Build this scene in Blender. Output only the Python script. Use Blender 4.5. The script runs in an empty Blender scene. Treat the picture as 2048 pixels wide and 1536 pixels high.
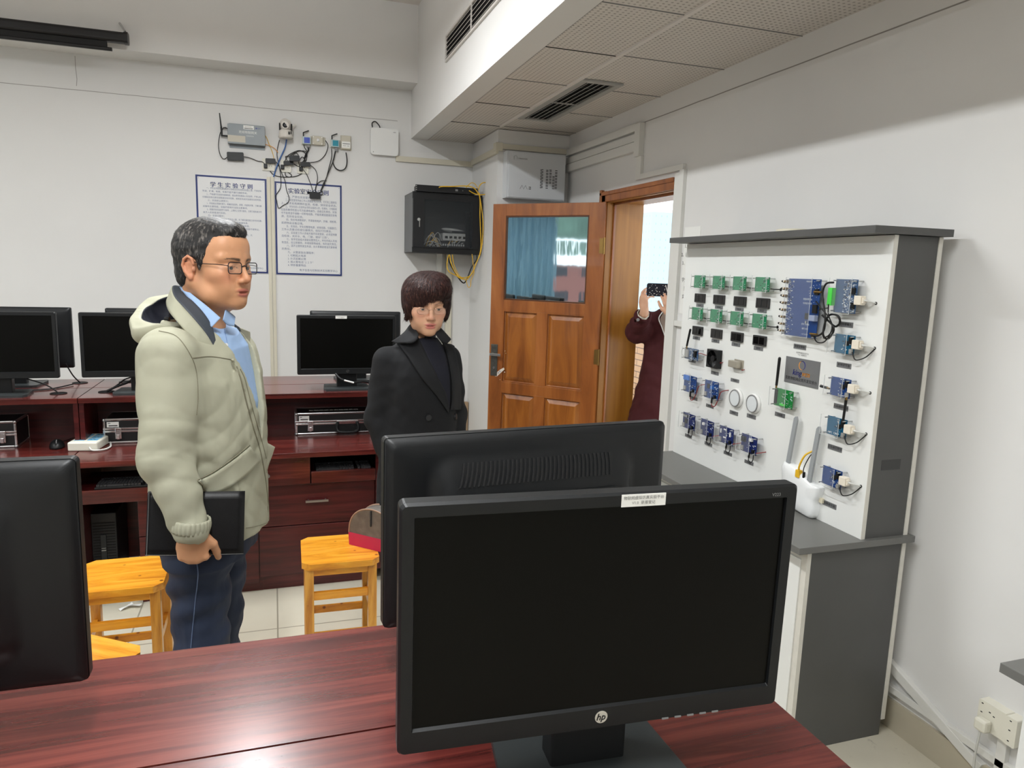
import bpy, bmesh, math, random
import numpy as np
from mathutils import Vector, Matrix
PI = math.pi
C = bpy.context.scene.collection
sc = bpy.context.scene
random.seed(7)

# ------------------------------------------------------------------ camera
YAW, PITCH, ROLL, FPX, CAMH = 0.32176826, -0.15576176, 0.03258404, 1440.78, 1.60
def cam_basis():
    cy, sy = math.cos(YAW), math.sin(YAW); cp, sp = math.cos(PITCH), math.sin(PITCH); cr, sr = math.cos(ROLL), math.sin(ROLL)
    f = Vector((sy*cp, cy*cp, sp)); r0 = Vector((cy, -sy, 0)); u0 = r0.cross(f)
    return (cr*r0+sr*u0), (-sr*r0+cr*u0), f
cr_, cu_, cf_ = cam_basis()
cd = bpy.data.cameras.new('camera'); cam = bpy.data.objects.new('camera', cd); C.objects.link(cam)
cd.sensor_width = 36.0; cd.lens = 36.0*FPX/2048; cd.clip_start = 0.02; cd.clip_end = 500
cam.matrix_world = Matrix(((cr_.x, cu_.x, -cf_.x, 0), (cr_.y, cu_.y, -cf_.y, 0), (cr_.z, cu_.z, -cf_.z, CAMH), (0, 0, 0, 1)))
sc.camera = cam
def at(px, py, ax, v):
    """the point of the plane  axis ax = v  that a pixel of the photograph shows (measuring the room)"""
    d = cr_*((px-1024)/FPX) - cu_*((py-768)/FPX) + cf_
    o = Vector((0, 0, CAMH)); t = (v-o[ax])/d[ax]
    return o+d*t

# ------------------------------------------------------------------ world, lamps, exposure
sc.view_settings.view_transform = 'Standard'; sc.view_settings.look = 'None'
sc.view_settings.gamma = 1; sc.view_settings.use_curve_mapping = False
sc.view_settings.exposure = 0.27
w = bpy.data.worlds.new('sky'); sc.world = w; w.use_nodes = True
bg = w.node_tree.nodes['Background']; bg.inputs[0].default_value = (0.86, 0.94, 1.0, 1); bg.inputs[1].default_value = 2.6
sc.cycles.max_bounces = 7; sc.cycles.diffuse_bounces = 4; sc.cycles.glossy_bounces = 4
sc.cycles.transparent_max_bounces = 10; sc.cycles.transmission_bounces = 6
sc.cycles.caustics_reflective = False; sc.cycles.caustics_refractive = False
sc.cycles.sample_clamp_indirect = 4.0
def area(name, loc, sx, sy, power, col=(1, .98, .95), rot=(0, 0, 0), portal=False):
    l = bpy.data.lights.new(name, 'AREA'); l.shape = 'RECTANGLE'; l.size = sx; l.size_y = sy
    l.energy = power; l.color = col
    if portal: l.cycles.is_portal = True
    o = bpy.data.objects.new(name, l); C.objects.link(o); o.location = loc; o.rotation_euler = rot
    return o
LAMPS = [(-0.145, 3.35, 46), (-0.145, 0.6, 42), (-3.2, 3.3, 40), (-3.2, 0.6, 36), (-0.145, -2.2, 30), (-3.2, -2.2, 26)]
LC = (.955, .985, 1.0)
for lx, ly, pw in LAMPS:
    area('tube_light', (lx, ly, 3.115), 0.10, 1.2, pw, LC)
    area('tube_light_up', (lx, ly, 3.150), 0.10, 1.2, pw*.42, LC, rot=(PI, 0, 0))     # bare tubes shine upwards as well
# daylight through the windows of the left wall (openings y -2.6..-0.4 and 1.0..4.4) and through the corridor
area('window_daylight', (-5.97, 2.7, 1.8), 1.8, 3.4, 1, portal=True, rot=(0, -PI/2, 0))
area('window_daylight', (-5.97, -1.5, 1.8), 1.8, 2.2, 1, portal=True, rot=(0, -PI/2, 0))
area('corridor_daylight', (2.36, 4.05, 1.05), 2.0, 0.85, 1, portal=True, rot=(0, PI/2, 0))

# ------------------------------------------------------------------ materials
def lin(c):
    return tuple(((x/255)/12.92 if x <= 10.3 else (((x/255)+.055)/1.055)**2.4) for x in c[:3])+(1,)
def mat(name, col, rough=.5, metal=0, spec=.5, noise=0, nscale=8, bump=0, bscale=60, coat=0, emit=0, alpha=1, trans=0, ior=1.45, sheen=0):
    m = bpy.data.materials.new(name); m.use_nodes = True; nt = m.node_tree; b = nt.nodes['Principled BSDF']
    c = lin(col); b.inputs['Base Color'].default_value = c
    b.inputs['Roughness'].default_value = rough; b.inputs['Metallic'].default_value = metal
    b.inputs['Specular IOR Level'].default_value = spec; b.inputs['Coat Weight'].default_value = coat
    b.inputs['Alpha'].default_value = alpha; b.inputs['Transmission Weight'].default_value = trans; b.inputs['IOR'].default_value = ior
    b.inputs['Sheen Weight'].default_value = sheen
    if emit: b.inputs['Emission Color'].default_value = c; b.inputs['Emission Strength'].default_value = emit
    tc = None
    if noise or bump:
        tc = nt.nodes.new('ShaderNodeTexCoord')
    if noise:
        n = nt.nodes.new('ShaderNodeTexNoise'); n.inputs['Scale'].default_value = nscale; n.inputs['Detail'].default_value = 4
        nt.links.new(tc.outputs['Object'], n.inputs['Vector'])
        r = nt.nodes.new('ShaderNodeMapRange'); r.inputs[1].default_value = .3; r.inputs[2].default_value = .7
        r.inputs[3].default_value = 1-noise; r.inputs[4].default_value = 1+noise*.5
        nt.links.new(n.outputs[0], r.inputs[0])
        mx = nt.nodes.new('ShaderNodeVectorMath'); mx.operation = 'SCALE'; mx.inputs[0].default_value = c[:3]
        nt.links.new(r.outputs[0], mx.inputs['Scale']); nt.links.new(mx.outputs[0], b.inputs['Base Color'])
    if bump:
        n = nt.nodes.new('ShaderNodeTexNoise'); n.inputs['Scale'].default_value = bscale; n.inputs['Detail'].default_value = 5
        nt.links.new(tc.outputs['Object'], n.inputs['Vector'])
        bp = nt.nodes.new('ShaderNodeBump'); bp.inputs['Strength'].default_value = bump; bp.inputs['Distance'].default_value = .002
        nt.links.new(n.outputs[0], bp.inputs['Height']); nt.links.new(bp.outputs[0], b.inputs['Normal'])
    return m
def ramp_mat(name, stops, scale, rough=.4, detail=6, nscale=1.0, coat=0, rough2=None, dist=0.3, spec=.5, knots=None):
    """wood: noise drawn out along the grain, coloured through a ramp"""
    m = bpy.data.materials.new(name); m.use_nodes = True; nt = m.node_tree; b = nt.nodes['Principled BSDF']
    tc = nt.nodes.new('ShaderNodeTexCoord'); mp = nt.nodes.new('ShaderNodeMapping'); mp.inputs['Scale'].default_value = scale
    n = nt.nodes.new('ShaderNodeTexNoise'); n.inputs['Scale'].default_value = nscale; n.inputs['Detail'].default_value = detail
    n.inputs['Distortion'].default_value = dist; n.inputs['Roughness'].default_value = .6
    cr = nt.nodes.new('ShaderNodeValToRGB')
    while len(cr.color_ramp.elements) < len(stops): cr.color_ramp.elements.new(.5)
    for e, (p, c) in zip(cr.color_ramp.elements, stops): e.position = p; e.color = lin(c)
    nt.links.new(tc.outputs['Object'], mp.inputs[0]); nt.links.new(mp.outputs[0], n.inputs['Vector'])
    nt.links.new(n.outputs[0], cr.inputs[0]); last = cr.outputs[0]
    if knots:
        v = nt.nodes.new('ShaderNodeTexVoronoi'); v.inputs['Scale'].default_value = knots[0]
        nt.links.new(tc.outputs['Object'], v.inputs['Vector'])
        r = nt.nodes.new('ShaderNodeMapRange'); r.inputs[1].default_value = knots[1]; r.inputs[2].default_value = knots[1]*2.2
        nt.links.new(v.outputs['Distance'], r.inputs[0])
        mx = nt.nodes.new('ShaderNodeMix'); mx.data_type = 'RGBA'; mx.inputs[6].default_value = lin(knots[2])
        nt.links.new(r.outputs[0], mx.inputs[0]); nt.links.new(last, mx.inputs[7]); last = mx.outputs[2]
    nt.links.new(last, b.inputs['Base Color'])
    b.inputs['Roughness'].default_value = rough; b.inputs['Coat Weight'].default_value = coat; b.inputs['Specular IOR Level'].default_value = spec
    return m
M = {}
M['wall'] = mat('wall_paint', (224, 223, 221), .75, noise=.035, nscale=1.3, bump=.12, bscale=25)
M['ceil'] = mat('ceiling_paint', (224, 219, 215), .8)
M['trim'] = mat('white_plastic_trunking', (222, 221, 216), .4)
M['beige'] = mat('aged_trunking', (212, 206, 188), .45)
M['white'] = mat('white_plastic', (232, 232, 230), .35)
M['offw'] = mat('offwhite_plastic', (222, 219, 205), .4)
M['black'] = mat('black_plastic', (20, 21, 22), .42, spec=.4)
M['blackmatte'] = mat('black_matte', (12, 12, 13), .7)
M['bezel'] = mat('monitor_plastic', (17, 19, 21), .42, spec=.4, bump=.06, bscale=900)
M['screen'] = mat('monitor_screen', (5, 5, 4), .32, spec=.16)
M['grey'] = mat('grey_plastic', (128, 128, 128), .45)
M['dgrey'] = mat('dark_grey_laminate', (80, 80, 79), .45, noise=.08, nscale=5)
M['counter'] = mat('counter_laminate_painted_sheen', (104, 104, 101), .38, noise=.05, nscale=4)  # dark grey laminate lightened: the counter's glossy reflection is put into the colour
M['bezel2'] = mat('monitor_base_plastic', (48, 52, 53), .42, bump=.1, bscale=700)
M['lam'] = mat('white_laminate', (228, 229, 226), .45, noise=.03, nscale=2)
M['lamedge'] = mat('white_laminate_edge', (214, 211, 202), .5, noise=.06, nscale=30)
M['metal'] = mat('steel', (190, 190, 190), .3, metal=1)
M['chrome'] = mat('aluminium', (215, 215, 217), .22, metal=1)
M['dmetal'] = mat('dark_metal', (60, 62, 64), .4, metal=.6)
M['brass'] = mat('brass', (150, 120, 70), .35, metal=1)
M['tile'] = None
M['cable'] = mat('black_cable', (14, 14, 15), .5)
M['ycable'] = mat('yellow_cable', (222, 176, 40), .45)
M['wcable'] = mat('white_cable', (205, 205, 200), .5)
M['bcable'] = mat('blue_cable', (60, 100, 160), .5)
M['rcable'] = mat('red_cable', (130, 25, 25), .5)
M['paper'] = mat('paper', (236, 236, 232), .7)
M['ink'] = mat('blue_ink', (38, 60, 130), .6)
M['inkd'] = mat('grey_blue_ink', (92, 104, 136), .6)
M['gink'] = mat('grey_ink', (150, 150, 148), .7)
M['bink'] = mat('black_ink', (30, 30, 32), .6)
M['orange_ink'] = mat('orange_ink', (230, 150, 40), .6)
M['navy_ink'] = mat('navy_ink', (34, 40, 120), .6)
M['plate'] = mat('grey_plate', (116, 117, 118), .4, metal=.2)
M['redwood'] = ramp_mat('red_mahogany_laminate', [(.30, (52, 15, 14)), (.5, (84, 30, 26)), (.68, (108, 44, 37))], (1.6, 30, 30), .27, coat=.15, nscale=1.5, dist=.5)
M['redtop'] = ramp_mat('red_mahogany_top_lit', [(.30, (58, 21, 19)), (.5, (90, 37, 33)), (.68, (116, 54, 46))], (1.6, 30, 30), .24, coat=.2, nscale=1.5, dist=.5)  # mahogany again, lightened so the pinkish reflections on the tops sit in its colour
M['redwood_b'] = ramp_mat('red_mahogany_board', [(.30, (44, 10, 12)), (.5, (70, 19, 20)), (.68, (86, 28, 28))], (1.6, 30, 30), .3, nscale=1.5, dist=.5)
M['doorwood'] = ramp_mat('door_veneer', [(.28, (108, 58, 24)), (.5, (146, 84, 36)), (.7, (166, 102, 50))], (7, 7, .9), .33, coat=.25, nscale=1.4, dist=.8)
M['doorpanel'] = ramp_mat('door_panel_veneer', [(.28, (118, 64, 22)), (.5, (152, 90, 34)), (.7, (172, 108, 46))], (6, 6, .8), .33, coat=.25, nscale=1.6, dist=1.2)
M['jamb'] = ramp_mat('jamb_wood', [(.3, (140, 90, 30)), (.5, (156, 104, 38)), (.7, (168, 114, 44))], (14, 14, .7), .4, nscale=1.4)
M['pine'] = ramp_mat('varnished_pine', [(.3, (188, 112, 24)), (.5, (224, 152, 40)), (.7, (238, 176, 66))], (2.2, 16, 16), .32, coat=.3, nscale=1.5, dist=1.0, knots=(9, .035, (120, 62, 20)))
M['pinev'] = ramp_mat('varnished_pine_leg', [(.3, (178, 112, 34)), (.5, (214, 152, 58)), (.7, (228, 172, 86))], (18, 18, 2.2), .34, coat=.3, nscale=1.5, dist=.8, knots=(11, .04, (116, 64, 26)))

# ------------------------------------------------------------------ mesh builder
class MB:
    def __init__(s): s.v = []; s.f = []; s.mi = []; s.sm = []; s.mats = []
    def _m(s, m):
        if m not in s.mats: s.mats.append(m)
        return s.mats.index(m)
    def add(s, vs, fs, m, smooth=False, T=None):
        o = len(s.v); k = s._m(m)
        for p in vs:
            p = Vector(p)
            s.v.append(tuple(T @ p) if T is not None else tuple(p))
        for f in fs:
            s.f.append([i+o for i in f]); s.mi.append(k); s.sm.append(smooth)
        return s
    def box(s, x0, x1, y0, y1, z0, z1, m, T=None):
        x0, x1 = min(x0, x1), max(x0, x1); y0, y1 = min(y0, y1), max(y0, y1); z0, z1 = min(z0, z1), max(z0, z1)
        vs = [(x0, y0, z0), (x1, y0, z0), (x1, y1, z0), (x0, y1, z0), (x0, y0, z1), (x1, y0, z1), (x1, y1, z1), (x0, y1, z1)]
        return s.add(vs, [(3, 2, 1, 0), (4, 5, 6, 7), (0, 1, 5, 4), (1, 2, 6, 5), (2, 3, 7, 6), (3, 0, 4, 7)], m, T=T)
    def cyl(s, p0, p1, r0, m, r1=None, n=16, caps=True, smooth=True, T=None):
        r1 = r0 if r1 is None else r1
        p0 = Vector(p0); p1 = Vector(p1); d = (p1-p0).normalized()
        a = d.orthogonal().normalized(); b = d.cross(a)
        vs = [p0+(a*math.cos(2*PI*i/n)+b*math.sin(2*PI*i/n))*r0 for i in range(n)]+[p1+(a*math.cos(2*PI*i/n)+b*math.sin(2*PI*i/n))*r1 for i in range(n)]
        s.add(vs, [(i, (i+1) % n, n+(i+1) % n, n+i) for i in range(n)], m, smooth, T)
        if caps: s.add(vs, [tuple(range(n-1, -1, -1)), tuple(range(n, 2*n))], m, False, T)
        return s
    def tube(s, pts, r, m, n=8, res=6, T=None, closed=False):
        P = smooth_path([Vector(p) for p in pts], res) if res > 1 else [Vector(p) for p in pts]
        rr = r if callable(r) else (lambda t: r)
        vs = []; a = None; N = len(P)
        for i, p in enumerate(P):
            d = (P[min(i+1, N-1)]-P[max(i-1, 0)]).normalized()
            a = d.orthogonal().normalized() if a is None else (a-d*a.dot(d)).normalized()
            b = d.cross(a); q = rr(i/(N-1))
            vs += [p+(a*math.cos(2*PI*k/n)+b*math.sin(2*PI*k/n))*q for k in range(n)]
        fs = [(i*n+k, i*n+(k+1) % n, (i+1)*n+(k+1) % n, (i+1)*n+k) for i in range(N-1) for k in range(n)]
        s.add(vs, fs, m, True, T); s.add(vs, [tuple(range(n-1, -1, -1)), tuple(range((N-1)*n, N*n))], m, False, T)
        return s
    def prism(s, poly, d0, d1, m, ax=2, T=None, smooth=False):
        """poly: 2D outline; extruded along axis ax between d0 and d1"""
        def P(u, v, w): return {0: (w, u, v), 1: (u, w, v), 2: (u, v, w)}[ax]
        n = len(poly); vs = [P(u, v, d0) for u, v in poly]+[P(u, v, d1) for u, v in poly]
        s.add(vs, [(i, (i+1) % n, n+(i+1) % n, n+i) for i in range(n)], m, smooth, T)
        return s.add(vs, [tuple(range(n-1, -1, -1)), tuple(range(n, 2*n))], m, False, T)
    def lathe(s, prof, m, n=24, T=None, smooth=True):
        """prof: (r, z) points turned round the z axis"""
        vs = [(r*math.cos(2*PI*k/n), r*math.sin(2*PI*k/n), z) for r, z in prof for k in range(n)]
        fs = [(i*n+k, i*n+(k+1) % n, (i+1)*n+(k+1) % n, (i+1)*n+k) for i in range(len(prof)-1) for k in range(n)]
        return s.add(vs, fs, m, smooth, T)
    def grid(s, f, nu, nv, m, smooth=True, T=None, wrap=False):
        vs = [f(i/(nu-1), j/(nv-1)) for i in range(nu) for j in range(nv)]
        fs = [(i*nv+j, (i+1)*nv+j, (i+1)*nv+j+1, i*nv+j+1) for i in range(nu-1) for j in range(nv-1)]
        return s.add(vs, fs, m, smooth, T)
    def ball(s, c, r, m, n=12, T=None, sc_=(1, 1, 1)):
        c = Vector(c)
        def f(u, v):
            a = PI*u; b = 2*PI*v
            return c+Vector((math.sin(a)*math.cos(b)*r*sc_[0], math.sin(a)*math.sin(b)*r*sc_[1], math.cos(a)*r*sc_[2]))
        return s.grid(f, n, 2*n, m, T=T)
    def text(s, body, size, m, T, depth=.0004, align='CENTER', weight=0, maxw=0):
        c = bpy.data.curves.new('t', 'FONT'); c.body = body; c.size = size; c.align_x = align; c.align_y = 'CENTER'
        c.extrude = depth; c.resolution_u = 2
        o = bpy.data.objects.new('t', c); me = bpy.data.meshes.new_from_object(o)
        if maxw:
            xs = [v.co.x for v in me.vertices]; q = maxw/max(xs) if xs and max(xs) > maxw else 1
            if q < 1: T = T @ Matrix.Diagonal((q, 1, 1, 1))
        for dx in ((-weight, 0, weight) if weight > .00055 else (0,)):      # heavier lettering is printed wider
            s.add([v.co+Vector((dx, 0, abs(dx)*.02)) for v in me.vertices], [tuple(p.vertices) for p in me.polygons], m, False, T)
        bpy.data.objects.remove(o); bpy.data.curves.remove(c); bpy.data.meshes.remove(me)
        return s
    def build(s, name, parent=None, off=None, bevel=0, seg=2, loc=None, weld=False, subsurf=0):
        """off: subtract this world point (the parent's place) from every vertex"""
        if off is None and parent is not None:
            p = parent
            while p is not None and 'org' not in p: p = p.parent
            if p is not None: off = Vector(p['org'])
        vs = [tuple(Vector(v)-off) for v in s.v] if off is not None else s.v
        me = bpy.data.meshes.new(name); me.from_pydata(vs, [], s.f)
        for m in s.mats: me.materials.append(m)
        me.polygons.foreach_set('material_index', s.mi); me.polygons.foreach_set('use_smooth', s.sm)
        me.update()
        if weld:
            bm = bmesh.new(); bm.from_mesh(me); bmesh.ops.remove_doubles(bm, verts=bm.verts, dist=1e-5); bm.to_mesh(me); bm.free()
        o = bpy.data.objects.new(name, me); C.objects.link(o)
        if parent is not None: o.parent = parent
        if loc is not None: o.location = loc
        if bevel:
            b = o.modifiers.new('bevel', 'BEVEL'); b.width = bevel; b.segments = seg; b.limit_method = 'ANGLE'; b.angle_limit = .6
        if subsurf:
            b = o.modifiers.new('subsurf', 'SUBSURF'); b.levels = subsurf; b.render_levels = subsurf
        return o
def smooth_path(P, res):
    out = []; n = len(P)
    for i in range(n-1):
        p0 = P[max(i-1, 0)]; p1 = P[i]; p2 = P[i+1]; p3 = P[min(i+2, n-1)]
        for k in range(res):
            t = k/res
            out.append(.5*((2*p1)+(-p0+p2)*t+(2*p0-5*p1+4*p2-p3)*t*t+(-p0+3*p1-3*p2+p3)*t**3))
    out.append(P[-1]); return out
def rrect(w, h, r, n=4, cx=0, cy=0):
    out = []
    for sx, sy, a0 in ((1, 1, 0), (-1, 1, PI/2), (-1, -1, PI), (1, -1, 3*PI/2)):
        for k in range(n+1):
            a = a0+PI/2*k/n; out.append((cx+sx*(w/2-r)+r*math.cos(a), cy+sy*(h/2-r)+r*math.sin(a)))
    return out
def tag(o, label, cat, group=None, kind=None):
    if label: o['label'] = label
    if cat: o['category'] = cat
    if group: o['group'] = group
    if kind: o['kind'] = kind
    return o
def thing(name, label, cat, loc=(0, 0, 0), rz=0, group=None, world=True):
    """an Empty at the thing's base; parts built in world coordinates are shifted to it, unless world is off"""
    o = bpy.data.objects.new(name, None); C.objects.link(o); o.empty_display_size = .05
    o.location = loc; o.rotation_euler = (0, 0, rz)
    if world: o['org'] = list(loc)
    return tag(o, label, cat, group)
def struct(o): o['kind'] = 'structure'; return o
def copy_tree(o, parent=None, loc=None, rz=None, label=None):
    c = o.copy(); C.objects.link(c); c.parent = parent
    if loc is not None: c.location = loc
    if rz is not None: c.rotation_euler = (0, 0, rz)
    if label: c['label'] = label
    for ch in [x for x in bpy.data.objects if x.parent is o]: copy_tree(ch, c)
    return c
def frame(origin, xdir, zdir):
    """4x4 whose local x runs along xdir and local z along zdir"""
    x = Vector(xdir).normalized(); z = Vector(zdir).normalized(); y = z.cross(x).normalized(); x = y.cross(z)
    o = Vector(origin)
    return Matrix(((x.x, y.x, z.x, o.x), (x.y, y.y, z.y, o.y), (x.z, y.z, z.z, o.z), (0, 0, 0, 1)))
# ================================================================== THE ROOM
XR = 2.11; YB = 5.86; YP = 5.16; XP = 1.555; ZL = 2.60; XF = 1.05; ZH = 3.5; XLW = -6.0; YN = -4.0
def tile_mat(name, base, grout, size, ox, oy, rough=.25, dirt=None, gw=.0035):
    m = bpy.data.materials.new(name); m.use_nodes = True; nt = m.node_tree; b = nt.nodes['Principled BSDF']
    tc = nt.nodes.new('ShaderNodeTexCoord'); mp = nt.nodes.new('ShaderNodeMapping'); mp.inputs['Location'].default_value = (-ox, -oy, 0)
    br = nt.nodes.new('ShaderNodeTexBrick'); br.offset = 0; br.inputs['Scale'].default_value = 1
    br.inputs['Brick Width'].default_value = size; br.inputs['Row Height'].default_value = size; br.inputs['Mortar Size'].default_value = gw
    br.inputs['Color1'].default_value = lin(base); br.inputs['Color2'].default_value = lin([x*.985 for x in base]); br.inputs['Mortar'].default_value = lin(grout)
    n = nt.nodes.new('ShaderNodeTexNoise'); n.inputs['Scale'].default_value = 3; n.inputs['Detail'].default_value = 6
    r = nt.nodes.new('ShaderNodeMapRange'); r.inputs[1].default_value = .35; r.inputs[2].default_value = .75; r.inputs[3].default_value = 1.03; r.inputs[4].default_value = .9
    mx = nt.nodes.new('ShaderNodeVectorMath'); mx.operation = 'SCALE'
    L = nt.links.new
    L(tc.outputs['Object'], mp.inputs[0]); L(mp.outputs[0], br.inputs['Vector']); L(tc.outputs['Object'], n.inputs['Vector'])
    L(n.outputs[0], r.inputs[0]); L(br.outputs['Color'], mx.inputs[0]); L(r.outputs[0], mx.inputs['Scale']); last = mx.outputs[0]
    if dirt:
        n2 = nt.nodes.new('ShaderNodeTexNoise'); n2.inputs['Scale'].default_value = 14; n2.inputs['Detail'].default_value = 8; n2.inputs['Roughness'].default_value = .7
        L(tc.outputs['Object'], n2.inputs['Vector'])
        r2 = nt.nodes.new('ShaderNodeMapRange'); r2.inputs[1].default_value = .6; r2.inputs[2].default_value = .75
        L(n2.outputs[0], r2.inputs[0])
        # dirt gathers only beside the right-hand wall
        sp = nt.nodes.new('ShaderNodeSeparateXYZ'); L(tc.outputs['Object'], sp.inputs[0])
        r3 = nt.nodes.new('ShaderNodeMapRange'); r3.inputs[1].default_value = 1.2; r3.inputs[2].default_value = 2.0; L(sp.outputs[0], r3.inputs[0])
        mu = nt.nodes.new('ShaderNodeMath'); mu.operation = 'MULTIPLY'; L(r2.outputs[0], mu.inputs[0]); L(r3.outputs[0], mu.inputs[1])
        mi = nt.nodes.new('ShaderNodeMix'); mi.data_type = 'RGBA'; mi.inputs[7].default_value = lin(dirt)
        L(mu.outputs[0], mi.inputs[0]); L(last, mi.inputs[6]); last = mi.outputs[2]
    L(last, b.inputs['Base Color']); b.inputs['Roughness'].default_value = rough
    return m
M['floor'] = tile_mat('cream_floor_tiles', (206, 200, 182), (150, 144, 128), .6, -.008, 3.148, .3, dirt=(120, 112, 98))
def perf_mat():
    """painted perforated ceiling board, rows of small round holes"""
    m = bpy.data.materials.new('perforated_ceiling_board'); m.use_nodes = True; nt = m.node_tree; b = nt.nodes['Principled BSDF']; L = nt.links.new
    tc = nt.nodes.new('ShaderNodeTexCoord'); v = nt.nodes.new('ShaderNodeTexVoronoi'); v.inputs['Scale'].default_value = 42; v.inputs['Randomness'].default_value = 0
    v.voronoi_dimensions = '2D'; L(tc.outputs['Object'], v.inputs['Vector'])
    r = nt.nodes.new('ShaderNodeMapRange'); r.inputs[1].default_value = .17; r.inputs[2].default_value = .25; L(v.outputs['Distance'], r.inputs[0])
    n = nt.nodes.new('ShaderNodeTexNoise'); n.inputs['Scale'].default_value = 5; n.inputs['Detail'].default_value = 4; L(tc.outputs['Object'], n.inputs['Vector'])
    r4 = nt.nodes.new('ShaderNodeMapRange'); r4.inputs[1].default_value = .62; r4.inputs[2].default_value = .72; L(n.outputs[0], r4.inputs[0])
    hol = nt.nodes.new('ShaderNodeMix'); hol.data_type = 'RGBA'; hol.inputs[6].default_value = lin((168, 163, 157)); hol.inputs[7].default_value = lin((70, 66, 62)); L(r4.outputs[0], hol.inputs[0])
    mx = nt.nodes.new('ShaderNodeMix'); mx.data_type = 'RGBA'; L(r.outputs[0], mx.inputs[0]); L(hol.outputs[2], mx.inputs[6]); mx.inputs[7].default_value = lin((214, 209, 203))
    L(mx.outputs[2], b.inputs['Base Color']); b.inputs['Roughness'].default_value = .8
    bp = nt.nodes.new('ShaderNodeBump'); bp.inputs['Strength'].default_value = .5; bp.inputs['Distance'].default_value = .003
    L(r.outputs[0], bp.inputs['Height']); L(bp.outputs[0], b.inputs['Normal'])
    return m
M['perf'] = perf_mat()
S = lambda name, mb, **k: struct(mb.build(name, **k))
W = M['wall']
S('floor', MB().box(XLW, 4.6, YN, 9.5, -.1, 0, M['floor']))
S('wall_back', MB().box(XLW, 2.11, YB, YB+.2, 0, ZH, W))
S('wall_pillar', MB().box(XP, XR, YP, YB, 0, ZL, W))
DY0, DY1, DZ = 3.585, 4.455, 2.065       # the doorway in the right-hand wall
S('wall_right', MB().box(XR, XR+.27, YN, DY0-.03, 0, ZH, W).box(XR, XR+.27, DY1+.03, 9.5, 0, ZH, W).box(XR, XR+.27, DY0-.03, DY1+.03, DZ+.03, ZH, W))
S('wall_left', MB().box(XLW-.2, XLW, YN, -2.6, 0, ZH, W).box(XLW-.2, XLW, -.4, 1.0, 0, ZH, W).box(XLW-.2, XLW, 4.4, YB+.2, 0, ZH, W)
  .box(XLW-.2, XLW, YN, YB, 0, .9, W).box(XLW-.2, XLW, YN, YB, 2.7, ZH, W))
S('wall_near', MB().box(XLW, XR, YN-.2, YN, 0, ZH, W))
S('ceiling', MB().box(XLW, XF, YN, YB, ZH, ZH+.1, M['ceil']))
S('wall_fascia', MB().box(XF, XF+.13, YN, YB, ZL, ZH, W))
S('wall_beam', MB().box(XLW, XF, 5.60, YB, 2.958, ZH, W))
mb = MB().box(XF+.13, XR, YN, YB, ZL+.004, ZL+.03, M['perf'])
S('ceiling_lowered', mb)
mb = MB()      # open joints and seams between the ceiling boards
for k, y in enumerate((1.42, 2.03, 2.64, 3.235, 3.83, 4.43, 5.07)):
    mb.box(XF+.13, 1.535, y-.0018, y+.0018, ZL+.001, ZL+.004, M['blackmatte'] if k in (3, 5, 6) else M['grey'])
    mb.box(1.55, XR, y+.02*((k % 3)-1)-.0018, y+.02*((k % 3)-1)+.0018, ZL+.001, ZL+.004, M['grey'])
mb.box(XF+.13, XF+.134, 1.5, YB, ZL+.001, ZL+.004, M['grey'])
S('trim_1', mb)
S('trim_2', MB().box(1.535, 1.555, YN, YP-.1, ZL-.004, ZL+.004, M['ceil']))
S('baseboard_right', MB().box(XR-.012, XR, YN, DY0-.1, 0, .11, mat('baseboard_tile', (186, 178, 158), .3, noise=.08, nscale=4)))
S('baseboard_back', MB().box(XLW, XP, YB-.012, YB, 0, .11, bpy.data.materials['baseboard_tile']))
# hairline cracks in the plaster are thin grooves in the surface of the walls
crack = mat('plaster_crack', (150, 146, 142), .9)
def strip(pts, wdt, d, m, n=(0, -1, 0)):
    mb = MB(); n = Vector(n)
    for a, b in zip(pts[:-1], pts[1:]):
        a = Vector(a); b = Vector(b); s = (b-a).normalized().cross(n)*wdt/2
        mb.add([a-s, b-s, b+s, a+s, a-s+n*d, b-s+n*d, b+s+n*d, a+s+n*d], [(4, 5, 6, 7), (0, 1, 5, 4), (2, 3, 7, 6), (7, 4, 0, 3), (5, 1, 2, 6), (3, 2, 1, 0)], m)
    return mb
def jit(p0, p1, n, j, ax):
    p0 = Vector(p0); p1 = Vector(p1); out = []
    for i in range(n+1):
        p = p0.lerp(p1, i/n)
        if 0 < i < n: p[ax] += random.uniform(-j, j)
        out.append(p)
    return out
A = lambda x, y: at(x, y, 1, YB); AR = lambda x, y: at(x, y, 0, XR)
S('trim_3', strip(jit(A(-30, 162), A(795, 242), 24, .0015, 2), .0035, .0008, crack))
S('trim_4', strip([A(150, 112), A(151, 135), A(154, 158), A(153, 172)], .003, .0008, crack))
S('trim_5', strip(jit(AR(1290, 244), AR(2048, -42), 20, .0012, 2), .005, .0008, crack, n=(-1, 0, 0)))
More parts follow.
